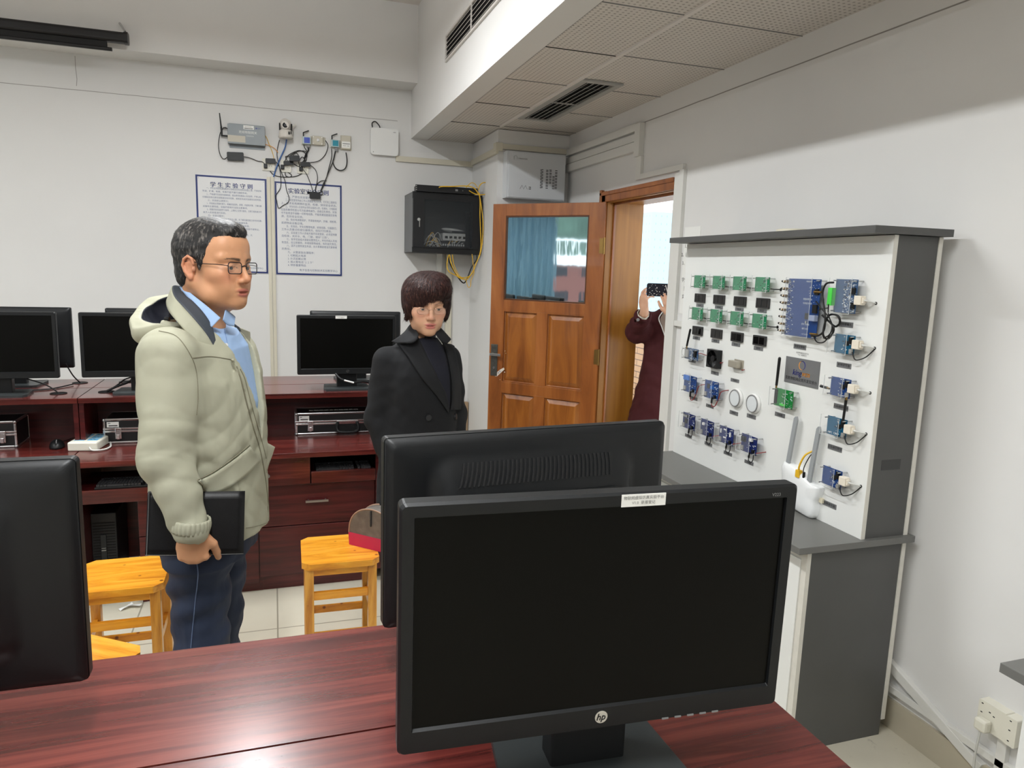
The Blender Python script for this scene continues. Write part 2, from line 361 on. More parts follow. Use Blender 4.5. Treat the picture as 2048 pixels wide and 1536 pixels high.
# the doorway: lining, casing, stop
J = M['jamb']; D = M['doorwood']
mb = MB().box(XR, XR+.27, DY1, DY1+.03, 0, DZ+.03, J).box(XR+.004, XR+.27, DY0-.03, DY0, 0, DZ+.03, J).box(XR, XR+.27, DY0, DY1, DZ, DZ+.03, J)
mb.box(XR+.045, XR+.06, DY1-.014, DY1, 0, DZ, D).box(XR+.045, XR+.06, DY0, DY0+.014, 0, DZ, D).box(XR+.045, XR+.06, DY0, DY1, DZ-.014, DZ, D)
S('trim_6', mb, bevel=.002)
mb = MB().box(XR-.016, XR, DY1+.004, DY1+.075, 0, DZ+.075, D).box(XR-.024, XR, DY1+.055, DY1+.085, 0, DZ+.085, D)
mb.box(XR-.016, XR, DY0+.012, DY1+.075, DZ+.004, DZ+.05, D).box(XR-.024, XR, DY0+.012, DY1+.085, DZ+.045, DZ+.07, D)
S('trim_7', mb, bevel=.004)
# corridor beyond the door: ledge with tiled parapet, open to the white sky
ptile = bpy.data.materials.new('parapet_tiles'); ptile.use_nodes = True
nt = ptile.node_tree; b = nt.nodes['Principled BSDF']; br = nt.nodes.new('ShaderNodeTexBrick'); tc = nt.nodes.new('ShaderNodeTexCoord'); mp = nt.nodes.new('ShaderNodeMapping')
mp.inputs['Rotation'].default_value = (PI/2, 0, PI/2)
br.inputs['Color1'].default_value = lin((216, 172, 130)); br.inputs['Color2'].default_value = lin((206, 160, 118)); br.inputs['Mortar'].default_value = lin((116, 82, 60))
br.inputs['Scale'].default_value = 1; br.inputs['Brick Width'].default_value = .48; br.inputs['Row Height'].default_value = .07; br.inputs['Mortar Size'].default_value = .005
sp = nt.nodes.new('ShaderNodeSeparateXYZ'); cb = nt.nodes.new('ShaderNodeCombineXYZ')
nt.links.new(tc.outputs['Object'], sp.inputs[0]); nt.links.new(sp.outputs[1], cb.inputs[0]); nt.links.new(sp.outputs[2], cb.inputs[1])
nt.links.new(cb.outputs[0], br.inputs['Vector']); nt.links.new(br.outputs['Color'], b.inputs['Base Color'])
S('wall_corridor', MB().box(4.0, 4.18, 2.0, 9.5, 0, .85, ptile).box(3.97, 4.2, 2.0, 9.5, .85, .90, M['lam']).box(4.02, 4.16, 2.0, 9.5, .90, .955, mat('parapet_cap', (226, 208, 180), .6)))
S('ceiling_corridor', MB().box(XR+.27, 4.18, 2.0, 9.5, 2.9, 3.0, M['ceil']).box(3.9, 4.18, 2.0, 9.5, 2.62, 2.9, mat('corridor_beam_paint', (232, 222, 208), .7)))
# window frames of the left wall, with glass
glass = mat('clear_glass', (240, 250, 250), .02, alpha=.12, spec=.6)
for i, (y0, y1) in enumerate(((1.0, 4.4), (-2.6, -.4))):
    fr = S('window_%d' % (i+1), MB().box(XLW-.1, XLW-.05, y0, y1, .9, .95, M['metal']).box(XLW-.1, XLW-.05, y0, y1, 2.65, 2.7, M['metal'])
           .box(XLW-.1, XLW-.05, y0, y0+.05, .9, 2.7, M['metal']).box(XLW-.1, XLW-.05, y1-.05, y1, .9, 2.7, M['metal']).box(XLW-.1, XLW-.05, (y0+y1)/2-.025, (y0+y1)/2+.025, .9, 2.7, M['metal']))
# far high-rise seen through the doorway, brick block outside the left windows (seen mirrored in the door glass)
def facade(name, wall, win, bw, bh, m=.3):
    fm = bpy.data.materials.new(name); fm.use_nodes = True; nt = fm.node_tree; b = nt.nodes['Principled BSDF']
    tc = nt.nodes.new('ShaderNodeTexCoord'); sp = nt.nodes.new('ShaderNodeSeparateXYZ'); cb = nt.nodes.new('ShaderNodeCombineXYZ'); br = nt.nodes.new('ShaderNodeTexBrick')
    ad = nt.nodes.new('ShaderNodeMath'); nt.links.new(sp.outputs[0], ad.inputs[0]); nt.links.new(sp.outputs[1], ad.inputs[1])
    nt.links.new(tc.outputs['Object'], sp.inputs[0]); nt.links.new(ad.outputs[0], cb.inputs[0]); nt.links.new(sp.outputs[2], cb.inputs[1]); nt.links.new(cb.outputs[0], br.inputs['Vector'])
    br.offset = 0; br.inputs['Scale'].default_value = 1; br.inputs['Brick Width'].default_value = bw; br.inputs['Row Height'].default_value = bh; br.inputs['Mortar Size'].default_value = bh*m; br.inputs['Mortar Smooth'].default_value = 0
    br.inputs['Color1'].default_value = lin(win); br.inputs['Color2'].default_value = lin(win); br.inputs['Mortar'].default_value = lin(wall)
    nt.links.new(br.outputs['Color'], b.inputs['Base Color']); b.inputs['Roughness'].default_value = .7
    return fm
# ================================================================== DESKS
RW, RB = M['redwood'], M['redwood_b']
HT = .95; WT = .706
def desk(name, label, x0, x1, ysgn, yf, yh, layout=None):
    """one side of a row: low worktop with front edge yf, raised shelf from yh to the middle of the row; ysgn +1 faces the camera"""
    ym = yh+ysgn*.30
    t = thing(name, label, 'desk', ((x0+x1)/2, (yf+ym)/2, 0), group='computer desks')
    g = .0012
    a, b = x0+g, x1-g
    # raised shelf
    MB().box(a, b, yh, ym-ysgn*.002, HT-.004, HT, M['redtop']).box(a, b, yh, ym-ysgn*.002, HT-.024, HT-.004, RW).build('shelf_top', t)
    for xx in (a, b-.02):
        MB().box(xx, xx+.02, yh+ysgn*.01, ym-ysgn*.002, WT, HT-.024, RB).build('shelf_side', t)
    MB().box(a+.02, b-.02, ym-ysgn*.022, ym-ysgn*.004, WT, HT-.024, RB).build('shelf_back', t)
    MB().box(a, b, yf, ym-ysgn*.002, WT-.025, WT, RW).build('worktop', t, bevel=.0015)
    for xx in (a, b-.02):
        MB().box(xx, xx+.02, yf+ysgn*.05, ym-ysgn*.002, 0, WT-.025, RB).build('side_panel', t)
    MB().box(a+.02, b-.02, ym-ysgn*.022, ym-ysgn*.004, .05, WT-.025, RB).build('back_panel', t)
    return t
def grommet(t, x, y):
    r = MB().lathe([(.030, 0), (.036, .0), (.036, .003), (.030, .003), (.030, 0)], M['blackmatte'], 24, T=Matrix.Translation((x, y, HT)))
    r.cyl((x, y, HT-.001), (x, y, HT+.0006), .030, M['blackmatte'], n=24); r.build('cable_grommet', t)
# --- back row, side facing the camera
dL = desk('computer_desk', 'red mahogany computer desk at the left end of the back row', -2.31, -.875, 1, 3.50, 3.755)
dR = desk('computer_desk', 'red mahogany computer desk with drawers between the two standing people', -.873, .62, 1, 3.50, 3.755)
dLb = desk('computer_desk', 'far side of the back row behind the left desk, only its shelf top shows', -2.31, -.875, -1, 4.615, 4.36)
dRb = desk('computer_desk', 'far side of the back row behind the drawer desk, only its shelf top shows', -.873, .62, -1, 4.615, 4.36)
for t in (dLb, dRb): t['group'] = 'computer desks'
# kneehole, keyboard trays, drawers of the right-hand desk
YF = 3.55
MB().box(-.853, -.535, 3.53, 3.548, .505, .568, RW).box(-.853, -.535, 3.548, 3.86, .555, .565, RB).build('keyboard_tray', dR, bevel=.0015)
MB().box(-.61, -.09, YF, YF+.018, .045, .325, RB).build('drawer_front', dR, bevel=.0015)
MB().box(-.61, -.09, YF, YF+.018, .33, .535, RB).build('drawer_front', dR, bevel=.0015)
f = MB().box(-.52, .155, 3.53, 3.548, .54, .676, RW).build('drawer_front', dR, bevel=.0015)
for z0, z1, zh in ((.075, .325, .205), (.33, .535, .452)):
    f = MB().box(-.085, .47, YF, YF+.018, z0, z1, RB).build('drawer_front', dR, bevel=.0015)
    h = MB().box(.132, .24, YF-.028, YF-.020, zh-.005, zh+.005, M['metal']).cyl((.145, YF-.024, zh), (.145, YF, zh), .004, M['metal']).cyl((.227, YF-.024, zh), (.227, YF, zh), .004, M['metal'])
    h.build('handle', f)
MB().box(-.61, .47, YF+.02, YF+.04, 0, .075, RB).build('plinth', dR)
for q in ((-.61, -.592), (.45, .468), (-.09, -.074)): MB().box(q[0], q[1], YF+.018, 4.03, 0, .535, RB).build('partition', dR)
MB().box(.160, .47, 3.53, 3.548, .54, .60, RW).box(.160, .47, 3.548, 3.86, .575, .585, RB).build('keyboard_tray', dR, bevel=.0015)
MB().box(.14, .156, 3.548, 3.86, .54, .681, RB).build('partition', dR); MB().box(.472, .60, 3.53, 3.548, .07, .676, RB).build('front_panel', dR)
MB().cyl((-.04, 3.53, .597), (-.04, 3.505, .597), .005, M['metal']).cyl((-.04, 3.507, .597), (-.04, 3.503, .597), .009, M['metal']).build('knob', dR)
for x, y in ((-.985, 3.90), (-.965, 4.22), (-.785, 3.92), (-.75, 4.23)): grommet(dL if x < -.875 and y < 4.05 else dLb if x < -.875 else dR if y < 4.05 else dRb, x, y)
# --- near row, at the camera's feet: we look down on its shelf tops
nA = desk('computer_desk', 'near red desk in the foreground carrying the big black monitor', -.70, .733, 1, .389, .644)
nB = desk('computer_desk', 'near red desk row, far half that borders the floor', -.70, .733, -1, 1.499, 1.244)
nA2 = desk('computer_desk', 'near red desk continuing out of frame at the lower left corner', -2.13, -.702, 1, .389, .644)
nB2 = desk('computer_desk', 'near red desk under the left rear-facing monitor, far half of the row', -2.13, -.702, -1, 1.499, 1.244)
# ================================================================== MONITORS
def monitor_parts(t, full_back=True):
    """21.5 inch monitor; local frame: base centre at origin, screen towards -y, screen face at y=-.045"""
    W_, H_, z0 = .51, .31, .082; z1 = z0+H_; yf = -.045; d = .022
    P, Sc = M['bezel'], M['screen']
    bz = .0175; bb = .030
    mb = MB()
    x0, x1 = -W_/2, W_/2
    # frame bars with a small step down to the panel
    def fr_ring(x_, w_, z_, v_, y, r): return [(u, y, v) for u, v in rrect(w_-x_, v_-z_, r, 4, (x_+w_)/2, (z_+v_)/2)]
    rg = [fr_ring(x0, x1, z0, z1, yf+d, .007), fr_ring(x0, x1, z0, z1, yf+.004, .007), fr_ring(x0+.003, x1-.003, z0+.002, z1-.003, yf, .006),
          fr_ring(x0+bz-.001, x1-bz+.001, z0+bb-.001, z1-bz+.001, yf, .001), fr_ring(x0+bz, x1-bz, z0+bb+.002, z1-bz, yf+.005, .001), fr_ring(x0+bz, x1-bz, z0+bb+.002, z1-bz, yf+.012, .001)]
    n = len(rg[0]); fs = [(k*n+i, (k+1)*n+i, (k+1)*n+(i+1) % n, k*n+(i+1) % n) for k in range(len(rg)-1) for i in range(n)]
    fr = mb.add([p for q in rg for p in q], fs, P).build('bezel', t)
    MB().box(x0+bz-.001, x1-bz+.001, yf+.004, yf+.010, z0+bb-.001, z1-bz+.001, Sc).build('screen_panel', t)
    # back shell: bevelled plate then a swelling housing
    def ring(w, h, cz, y, r): return [(u, y, v) for u, v in rrect(w, h, r, 5, 0, cz)]
    cz = (z0+z1)/2
    secs = [ring(W_-.001, H_-.001, cz, yf+d-.002, .006), ring(W_-.004, H_-.004, cz, yf+d+.006, .008), ring(W_-.028, H_-.028, cz, yf+d+.012, .012),
            ring(.385, .245, cz+.003, yf+d+.0125, .04), ring(.355, .220, cz+.004, yf+d+.017, .035), ring(.33, .160, cz-.014, yf+d+.034, .02), ring(.315, .145, cz-.016, yf+d+.036, .014)]
    vs = [p for s_ in secs for p in s_]; n = len(secs[0])
    fs = [(k*n+(i+1) % n, k*n+i, (k+1)*n+i, (k+1)*n+(i+1) % n) for k in range(len(secs)-1) for i in range(n)]
    fs.append(tuple((len(secs)-1)*n+i for i in range(n-1, -1, -1)))
    sh = MB().add(vs, fs, P, True).build('back_shell', t)
    sh.data.polygons[len(fs)-1].use_smooth = False
    # ventilation slots on the upper slope
    mb = MB(); ns = 36
    for k in range(ns):
        u = -.132+.264*k/(ns-1)
        for q in range(5):
            a, b_ = q/5, (q+1)/5
            def pt(tt, off=0):
                zz = cz+.111-.036*tt; yy = yf+d+.0186+.0128*tt+off
                return (u*(1+.03*tt)+.006*tt*tt, yy, zz)
            p, r_ = Vector(pt(a)), Vector(pt(b_)); h = .0017
            mb.add([p-Vector((h, 0, 0)), p+Vector((h, 0, 0)), r_+Vector((h, 0, 0)), r_-Vector((h, 0, 0)), p+Vector((-h, .0012, 0)), p+Vector((h, .0012, 0)), r_+Vector((h, .0012, 0)), r_+Vector((-h, .0012, 0))],
                   [(4, 5, 6, 7), (0, 1, 5, 4), (1, 2, 6, 5), (2, 3, 7, 6), (3, 0, 4, 7)], M['blackmatte'])
    mb.build('vent_slots', t)
    # plate with screws, neck, base
    pr = rrect(.300, .134, .014, 4, 0, cz-.0115)
    pl = MB().prism(pr, yf+d+.035, yf+d+.0395, M['black'], ax=1).build('mount_plate', t, bevel=.001)
    sm = MB()
    for sx in (-.05, .05):
        sm.cyl((sx, yf+d+.039, cz+.034), (sx, yf+d+.0410, cz+.034), .0040, M['metal'], n=12).cyl((sx, yf+d+.0409, cz+.034), (sx, yf+d+.0414, cz+.034), .0016, M['blackmatte'], n=6)
    sm.build('screw', pl)
    MB().prism([(-.052, -.012), (.052, -.012), (.052, .03), (-.052, .03)], .008, .20, M['black']).build('neck', t, bevel=.004)
    o = [(-.115, -.095), (.115, -.095), (.125, -.06), (.112, .085), (.095, .098), (-.095, .098), (-.112, .085), (-.125, -.06)]
    MB().prism(o, 0, .011, M['bezel2']).build('base', t, bevel=.004)
    # round silver badge in the lower bar
    lg = MB().cyl((0, yf-.0008, z0+.017), (0, yf+.001, z0+.017), .0085, M['chrome'], n=28)
    lg.text('hp', .0125, M['black'], frame((0.0003, yf-.001, z0+.0168), (1, 0, 0), (0, -1, 0)) @ Matrix.Shear('XZ', 4, (0, 0)) @ Matrix(((1, .25, 0, 0), (0, 1, 0, 0), (0, 0, 1, 0), (0, 0, 0, 1))), weight=.0002)
    lg.build('badge', t)
    return t
def sticker(t, cx, w=.058, h=.0155, z=None, lines=True):
    yf = -.045; z = (.082+.31-.0095) if z is None else z
    T = frame((cx, yf-.0004, z), (1, 0, 0), (0, -1, 0))
    mb = MB().box(-w/2, w/2, -h/2, h/2, -.0004, .0002, M['paper'], T=T)
    if lines:
        T2 = frame((cx, yf-.0008, z), (1, 0, 0), (0, -1, 0))
        mb.text('物联网虚拟仿真实验平台', w*.083, M['gink'], T2 @ Matrix.Translation((0, h*.2, 0)), depth=.0001)
        mb.text('V1.0  录播登记', w*.083, M['gink'], T2 @ Matrix.Translation((0, -h*.2, 0)), depth=.0001)
    mb.build('sticker', t)
G = 'black computer monitors on the desks'
def mon_at(label, x, y, z, rz, first=None):
    # the fitted point is the foot of the screen face; the stand's centre lies .045 behind it
    bx = x-.045*math.sin(rz); by = y+.045*math.cos(rz)
    if first is None:
        t = thing('computer_monitor', label, 'monitor', (bx, by, z), rz, group=G, world=False); return monitor_parts(t)
    return copy_tree(first, loc=(bx, by, z), rz=rz, label=label)
m0 = mon_at('large black monitor nearest the camera with a white sticker on its top bezel', .383, .752, HT, -.06)
m0.rotation_euler = (math.radians(.8), 0, -.06)
mMid = mon_at('black monitor with its vented back towards us, behind the large foreground one', 0, 0, HT, 0, m0)
mMid.rotation_euler = (0, 0, PI+.085); mMid.location = (.412, 1.075, HT)
mLeft = mon_at('black monitor showing its plain back at the left edge of the frame', 0, 0, HT, 0, m0)
mLeft.rotation_euler = (0, 0, PI-.01); mLeft.location = (-.502, 1.015, HT)
mR = mon_at('black monitor on the back desk beside the woman, sticker on its top edge', .366, 3.852, HT, .02, m0)
mRb = mon_at('back-row monitor mostly hidden behind the one beside the woman', .449, 4.20, HT, PI, m0)
mA = mon_at('far left black monitor on the back desk, its left half out of frame', -1.22, 3.85, HT, 0, m0)
mAb = mon_at('monitor facing away behind the far left one', -1.24, 4.20, HT, PI, m0)
mB = mon_at('black monitor on the back desk directly left of the man', -.618, 3.852, HT, 0, m0)
mBb = mon_at('monitor facing away behind the one left of the man', -.575, 4.20, HT, PI, m0)
for o_ in (mRb, mAb, mBb): o_.location.y = 4.19
sticker(m0, .038)
sticker(mR, -.032); sticker(mB, .11)
mb = MB().text('V223', .006, M['grey'], frame((.222, -.0456, .082+.31-.012), (1, 0, 0), (0, -1, 0)), depth=.0001).build('model_mark', m0)
mb = MB(); 
for k in range(5): mb.box(.085+.018*k, .094+.018*k, -.0462, -.0445, .0835, .0855, M['grey'])
mb.build('button', m0)
# ================================================================== DISPLAY STAND ON THE RIGHT
LM, LE, DG = M['lam'], M['lamedge'], M['dgrey']
st = thing('display_stand', 'white and dark grey display stand with electronic modules mounted on its board', 'display stand', (1.84, 2.41, 0))
for q in (1.815, 3.0): MB().box(1.657, 2.034, q, q+.018, 0, .727, DG).build('side_panel', st, bevel=.001)
MB().box(1.641, 1.657, 1.815, 3.018, .0, .727, LE).build('front_edge', st)
fd = [MB().box(1.636, 1.641, a, b, .03, .69, LM).build('cupboard_door', st, bevel=.001) for a, b in ((1.84, 2.41), (2.415, 2.995))]
MB().box(2.034, 2.05, 1.812, 3.02, .06, .727, LE).build('back_panel', st)
MB().box(1.66, 2.03, 1.84, 2.995, 0, .05, DG).build('plinth', st)
MB().box(1.588, 2.068, 1.795, 3.03, .7275, .75, M['counter']).build('counter', st, bevel=.0012)
MB().box(1.85, 1.866, 1.813, 3.018, .75, 1.75, LM).build('display_board', st, bevel=.0008)
MB().box(1.8500, 1.8662, 1.8118, 1.8132, .75, 1.75, LE).build('board_edge', st)
for a in (1.815, 3.0):
    MB().box(1.866, 2.034, a, a+.018, .75, 1.75, DG).build('side_panel', st)
MB().box(2.034, 2.05, 1.812, 3.018, .75, 1.75, LE).build('back_panel', st)
MB().prism([(1.762, 1.802), (2.066, 1.79), (2.066, 3.03), (1.762, 3.03)], 1.752, 1.775, DG).build('top_board', st, bevel=.0012)
patch = mat('laminate_patch', (62, 62, 62), .6)
MB().box(1.905, 1.985, 1.8143, 1.815, .985, 1.02, patch).build('scuff', st)
XPN = 1.85
tx = M['bink']
PL = [(2.873, 1.471, 'd', '数码管'), (2.723, 1.471, 'd', '数码管'), (2.576, 1.471, 'd', '数码管'), (2.428, 1.474, 'd', '数码管'), (2.882, 1.321, 'd', '数码管'), (2.73, 1.323, 'd', '数码管'), (2.58, 1.323, 'd', '数码管'), (2.43, 1.323, 'd', '数码管'),
      (2.905, 1.212, 'd', '定位模块'), (2.716, 1.182, 'd', '风扇'), (2.567, 1.172, 'd', '电磁锁'), (2.867, 1.041, 'd', '继电器'), (2.735, 1.03, 'd', '继电器'), (2.556, 1.034, 'e', '照明灯'), (2.438, 1.043, 'e', '照明灯'), (2.266, 1.084, 'e', '协调器'),
      (2.191, 1.356, 'f', '数据采集板'), (1.977, 1.456, 'f', '模拟量输入'), (1.966, 1.317, 'f', '射频读写器'), (1.96, 1.173, 'f', '无线通信模块'), (1.968, 1.026, 'f', '近场通信模块'), (1.966, .822, 'f', '高频读写器'), (2.89, .857, 'd', '传感器'), (2.724, .858, 'd', '传感器'), (2.575, .852, 'd', '传感器'), (2.428, .851, 'd', '传感器')]
for y, z, k, s_ in PL:
    w_, h_ = {'d': (.058, .0145), 'e': (.058, .0165), 'f': (.066, .018)}[k]
    mb = MB(); T = frame((XPN-.0008, y, z), (0, -1, 0), (-1, 0, 0))
    mb.box(-w_/2, w_/2, -h_/2, h_/2, -.0008, .0006, M['plate'], T=T).text(s_, h_*.62, tx, T @ Matrix.Translation((0, 0, .0008)), depth=.0001)
    mb.build('name_plate', st)
T = frame((XPN-.0012, 2.168, 1.265), (0, -1, 0), (-1, 0, 0))
sg = MB().box(-.091, .091, -.049, .049, -.0012, .0008, M['plate'], T=T).build('sign_plate', st)
lg = MB()
lg.text('king', .030, M['navy_ink'], T @ Matrix.Translation((-.022, -.006, .0010)) @ Matrix(((1, .2, 0, 0), (0, 1, 0, 0), (0, 0, 1, 0), (0, 0, 0, 1))), depth=.0002, weight=.0006)
lg.text('vcn', .030, M['orange_ink'], T @ Matrix.Translation((.025, -.006, .0010)) @ Matrix(((1, .2, 0, 0), (0, 1, 0, 0), (0, 0, 1, 0), (0, 0, 0, 1))), depth=.0002, weight=.0006)
lg.text('京胜物联网应用开发实验台', .0142, M['bink'], T @ Matrix.Translation((0, -.031, .0010)), depth=.0002)
def arc(mb, r, a0, a1, w0, w1, m, z=.0010, n=20):
    vs = []; 
    for i in range(n+1):
        a = a0+(a1-a0)*i/n; q = math.sin(PI*i/n); wd = w0+(w1-w0)*q
        vs += [T @ Vector(((r-wd/2)*math.cos(a), .024+(r-wd/2)*math.sin(a), z)), T @ Vector(((r+wd/2)*math.cos(a), .024+(r+wd/2)*math.sin(a), z))]
    mb.add(vs, [(2*i, 2*i+1, 2*i+3, 2*i+2) for i in range(n)], m)
arc(lg, .016, PI*.45, PI*1.6, .0008, .0035, M['orange_ink']); arc(lg, .016, -PI*.45, PI*.75, .0008, .004, M['navy_ink'])
lg.build('logo', sg)
T = frame((XPN-.0004, 2.175, 1.330), (0, -1, 0), (-1, 0, 0))
MB().text('无线传感网实验平台\nV1.0  录播登记', .0075, M['gink'], T, depth=.0001).build('notice', st)

# ---------------------------------------------------------------- electronic modules
PCB = {k: mat('circuit_board_'+k, c, .35, noise=.06, nscale=120) for k, c in dict(green=(18, 122, 78), darkgreen=(18, 118, 52), blue=(18, 58, 118), navy=(16, 34, 92), teal=(0, 84, 118), steel=(54, 82, 118)).items()}
ACR = mat('clear_acrylic', (238, 240, 240), .05, alpha=.05, spec=.5); ACE = mat('acrylic_edge', (225, 228, 228), .3, alpha=.75)
CHP = M['black']; SLV = mat('solder_silver', (188, 188, 184), .35, metal=.6); CREAM = mat('cream_connector', (226, 218, 202), .5)
GTM = mat('green_terminal_block', (70, 200, 70), .4); BTM = mat('blue_relay', (50, 110, 190), .4); WHP = M['white']
SILK = mat('silkscreen', (198, 205, 210), .6)
def module(name, label, cat, y, z, w_, h_, col, group=None, cover=(0, 0, 0, 0), dp=.025, dc=.013, comps=(), nsmall=20, seed=1, posts=True, rcorner=None):
    """board parallel to the display board; local x to the right, z up, -y towards the viewer"""
    t = thing(name, label, cat, (XPN, y, z), -PI/2, group=group, world=False)
    rnd = random.Random(seed)
    b = MB().box(-w_/2, w_/2, -dp, -dp+.0016, -h_/2, h_/2, PCB[col]).build('circuit_board', t)
    mb = MB()
    for k in range(nsmall):
        x = rnd.uniform(-.1, .46)*w_; v = rnd.uniform(-.46, .46)*h_; q = rnd.choice((.0012, .0018, .0028))
        mb.box(x-q, x+q, -dp-rnd.uniform(.0005, .0015), -dp, v-q*.6, v+q*.6, rnd.choice((SILK, SLV, SILK, CHP)))
    if nsmall: mb.build('component', b)['kind'] = 'stuff'
    for (cx, cz, cw, ch, cdp, m) in comps:
        MB().box(cx-cw/2, cx+cw/2, -dp-cdp, -dp, cz-ch/2, cz+ch/2, m).build('chip' if m is CHP else 'socket' if m in (SLV, CREAM) else 'terminal' if m is GTM else 'relay' if m is BTM else 'component', b, bevel=.0004)
    if posts:
        for sx in (-1, 1):
            for sz in (-1, 1):
                x = sx*(w_/2-.005); v = sz*(h_/2-.005)
                MB().cyl((x, 0, v), (x, -dp-dc-.003, v), .0022, M['metal'], n=8).build('standoff', t)
    if cover is not None:
        l, r, bt, tp = cover
        x0, x1, v0, v1 = -w_/2-l, w_/2+r, -h_/2-bt, h_/2+tp
        y0 = -dp-dc
        a = MB().box(x0, x1, y0-.0015, y0, v0, v1, ACR)
        for e in ((x0, x0+.0009, v0, v1), (x1-.0009, x1, v0, v1)): a.box(e[0], e[1], y0-.0017, y0+.0002, e[2], e[3], ACE)
        a.box(x0, x1, y0-.0017, y0+.0002, v0, v0+.0009, ACE)
        a.build('cover_plate', t)
    return t
rc = ['leftmost', 'second from left', 'third from left', 'rightmost']
gproto = None
for r_, z in enumerate((1.579, 1.435)):
    for k in range(4):
        y = 2.848-.1478*k; lab = 'green circuit board in the %s row of the display stand, %s' % (('top', 'second')[r_], rc[k])
        if gproto is None:
            gproto = module('sensor_board', lab, 'circuit board', y, z, .088, .056, 'green', 'green sensor boards on the display stand', cover=(.004, .0, .004, .006), nsmall=26, seed=3,
                            comps=[(-.03, -.012, .003, .003, .001, SLV), (.012, .01, .006, .006, .0014, CHP)], dp=.028)
            MB().tube([(.044, -.020, -.016), (.062, -.018, -.017), (.074, -.012, -.017), (.078, 0, -.017)], .0022, M['cable'], n=6).build('lead', gproto)
            MB().cyl((.079, -.0015, -.017), (.079, 0, -.017), .0062, CHP, n=14).build('cable_hole', gproto)
        else: copy_tree(gproto, loc=(XPN, y, z), rz=-PI/2, label=lab)
dproto = None
for r_, z in enumerate((1.505, 1.356)):
    for k in range(4):
        y = 2.870-.1497*k; lab = 'black double window switch module under the %s row of green boards, %s' % (('top', 'second')[r_], rc[k])
        if dproto is None:
            dproto = thing('switch_module', lab, 'switch', (XPN, y, z), -PI/2, 'black switch modules on the display stand', world=False)
            f = MB().prism(rrect(.078, .040, .003, 3), -.009, 0, mat('charcoal_plastic', (46, 45, 45), .4), ax=1).build('frame', dproto, bevel=.0008)
            for sx in (-.0175, .0175):
                MB().box(sx-.0155, sx+.0155, -.0102, -.008, -.0145, .0145, mat('black_glass', (10, 8, 8), .12) if 'black_glass' not in bpy.data.materials else bpy.data.materials['black_glass']).build('button', dproto, bevel=.0008)
        else: copy_tree(dproto, loc=(XPN, y, z), rz=-PI/2, label=lab)
# the tall acquisition board with eight plugs down its left side
big = module('data_acquisition_board', 'tall dark blue circuit board with eight brass plugs down its left edge', 'circuit board', 2.166, 1.501, .168, .208, 'blue', cover=(.0, -.03, .002, .004), nsmall=0, dp=.028,
             comps=[(.028, -.028, .018, .022, .002, CHP), (.070, .0, .02, .03, .008, CHP), (.070, .06, .018, .02, .006, CHP), (.028, -.05, .005, .01, .004, SLV)])
mb = MB(); rnd = random.Random(5)
for k in range(150):
    x = -.083+abs(rnd.gauss(0, .016)); v = rnd.uniform(-.1, .1); q = rnd.choice((.0012, .0018, .0024)); mb.box(x-q, x+q, -.0295, -.028, v-q*.6, v+q*.6, rnd.choice((SILK, SILK, SLV, CHP)))
for k in range(30):
    x = rnd.uniform(.03, .08); v = rnd.uniform(.02, .1); q = .0015; mb.box(x-q, x+q, -.0295, -.028, v-q*.6, v+q*.6, rnd.choice((SILK, SLV, CHP)))
mb.build('component', big)['kind'] = 'stuff'
mb = MB()
for tz, s_ in ((.095, 'MBRERV9'), (.032, '数据采集平台'), (.017, '实时信号处理'), (-.058, '型号: 采集板'), (-.074, '编号: 0001'), (-.094, '1.47.12V5A')):
    mb.text(s_, .0075, SILK, frame((.025, -.0284, tz), (1, 0, 0), (0, -1, 0)), depth=.0001)
mb.build('board_print', big)
for k in range(8):
    z = .093-.0262*k
    p = MB().cyl((-.082, -.034, z), (-.098, -.034, z), .0042, M['brass'], n=10).cyl((-.098, -.034, z), (-.106, -.034, z), .0035, CREAM, n=10).cyl((-.106, -.034, z), (-.118, -.030, z), .004, CHP, n=10).tube([(-.118, -.030, z), (-.124, -.018, z-.004), (-.124, 0, z-.006)], .0022, M['cable'], n=6)
    p.build('plug', big)
for z in (.06, -.088): MB().cyl((.06, -.034, z), (.096, -.034, z), .004, M['brass'], n=10).build('connector', big)
db = MB().box(.058, .088, -.046, -.030, -.043, -.022, mat('grey_db_plug', (140, 150, 175), .5)).build('serial_plug', big, bevel=.002)
io = module('input_board', 'steel blue circuit board with bright green terminal block on its left', 'circuit board', 1.962, 1.552, .098, .112, 'steel', cover=(.016, -.012, .004, .004), nsmall=150, dp=.028, seed=9,
            comps=[(.036, .018, .016, .02, .008, CHP), (.04, -.03, .012, .02, .006, CHP)])
MB().box(-.066, -.046, -.044, -.026, -.034, .026, GTM).build('terminal_block', io, bevel=.001)
def dbplug(t, x, z, run=.05, s=1.0):
    """cream serial plug on the right of a board, its white cable running back to a hole in the display board"""
    MB().box(x, x+.030*s, -.042, -.020, z-.016, z+.014, CREAM).box(x+.030*s, x+.036*s, -.038, -.024, z-.011, z+.009, CREAM).build('serial_plug', t, bevel=.0025)
    MB().tube([(x+.034*s, -.031, z), (x+.045*s, -.028, z-.002), (x+run, -.006, z-.007), (x+run+.004, 0, z-.008)], lambda q: .0045-.0025*min(1, q*2), M['wcable'], n=8).build('serial_cable', t)
    MB().cyl((x+run+.003, -.0015, z-.008), (x+run+.003, 0, z-.008), .005, CHP, n=12).build('cable_hole', t)
dbplug(io, .052, -.010)
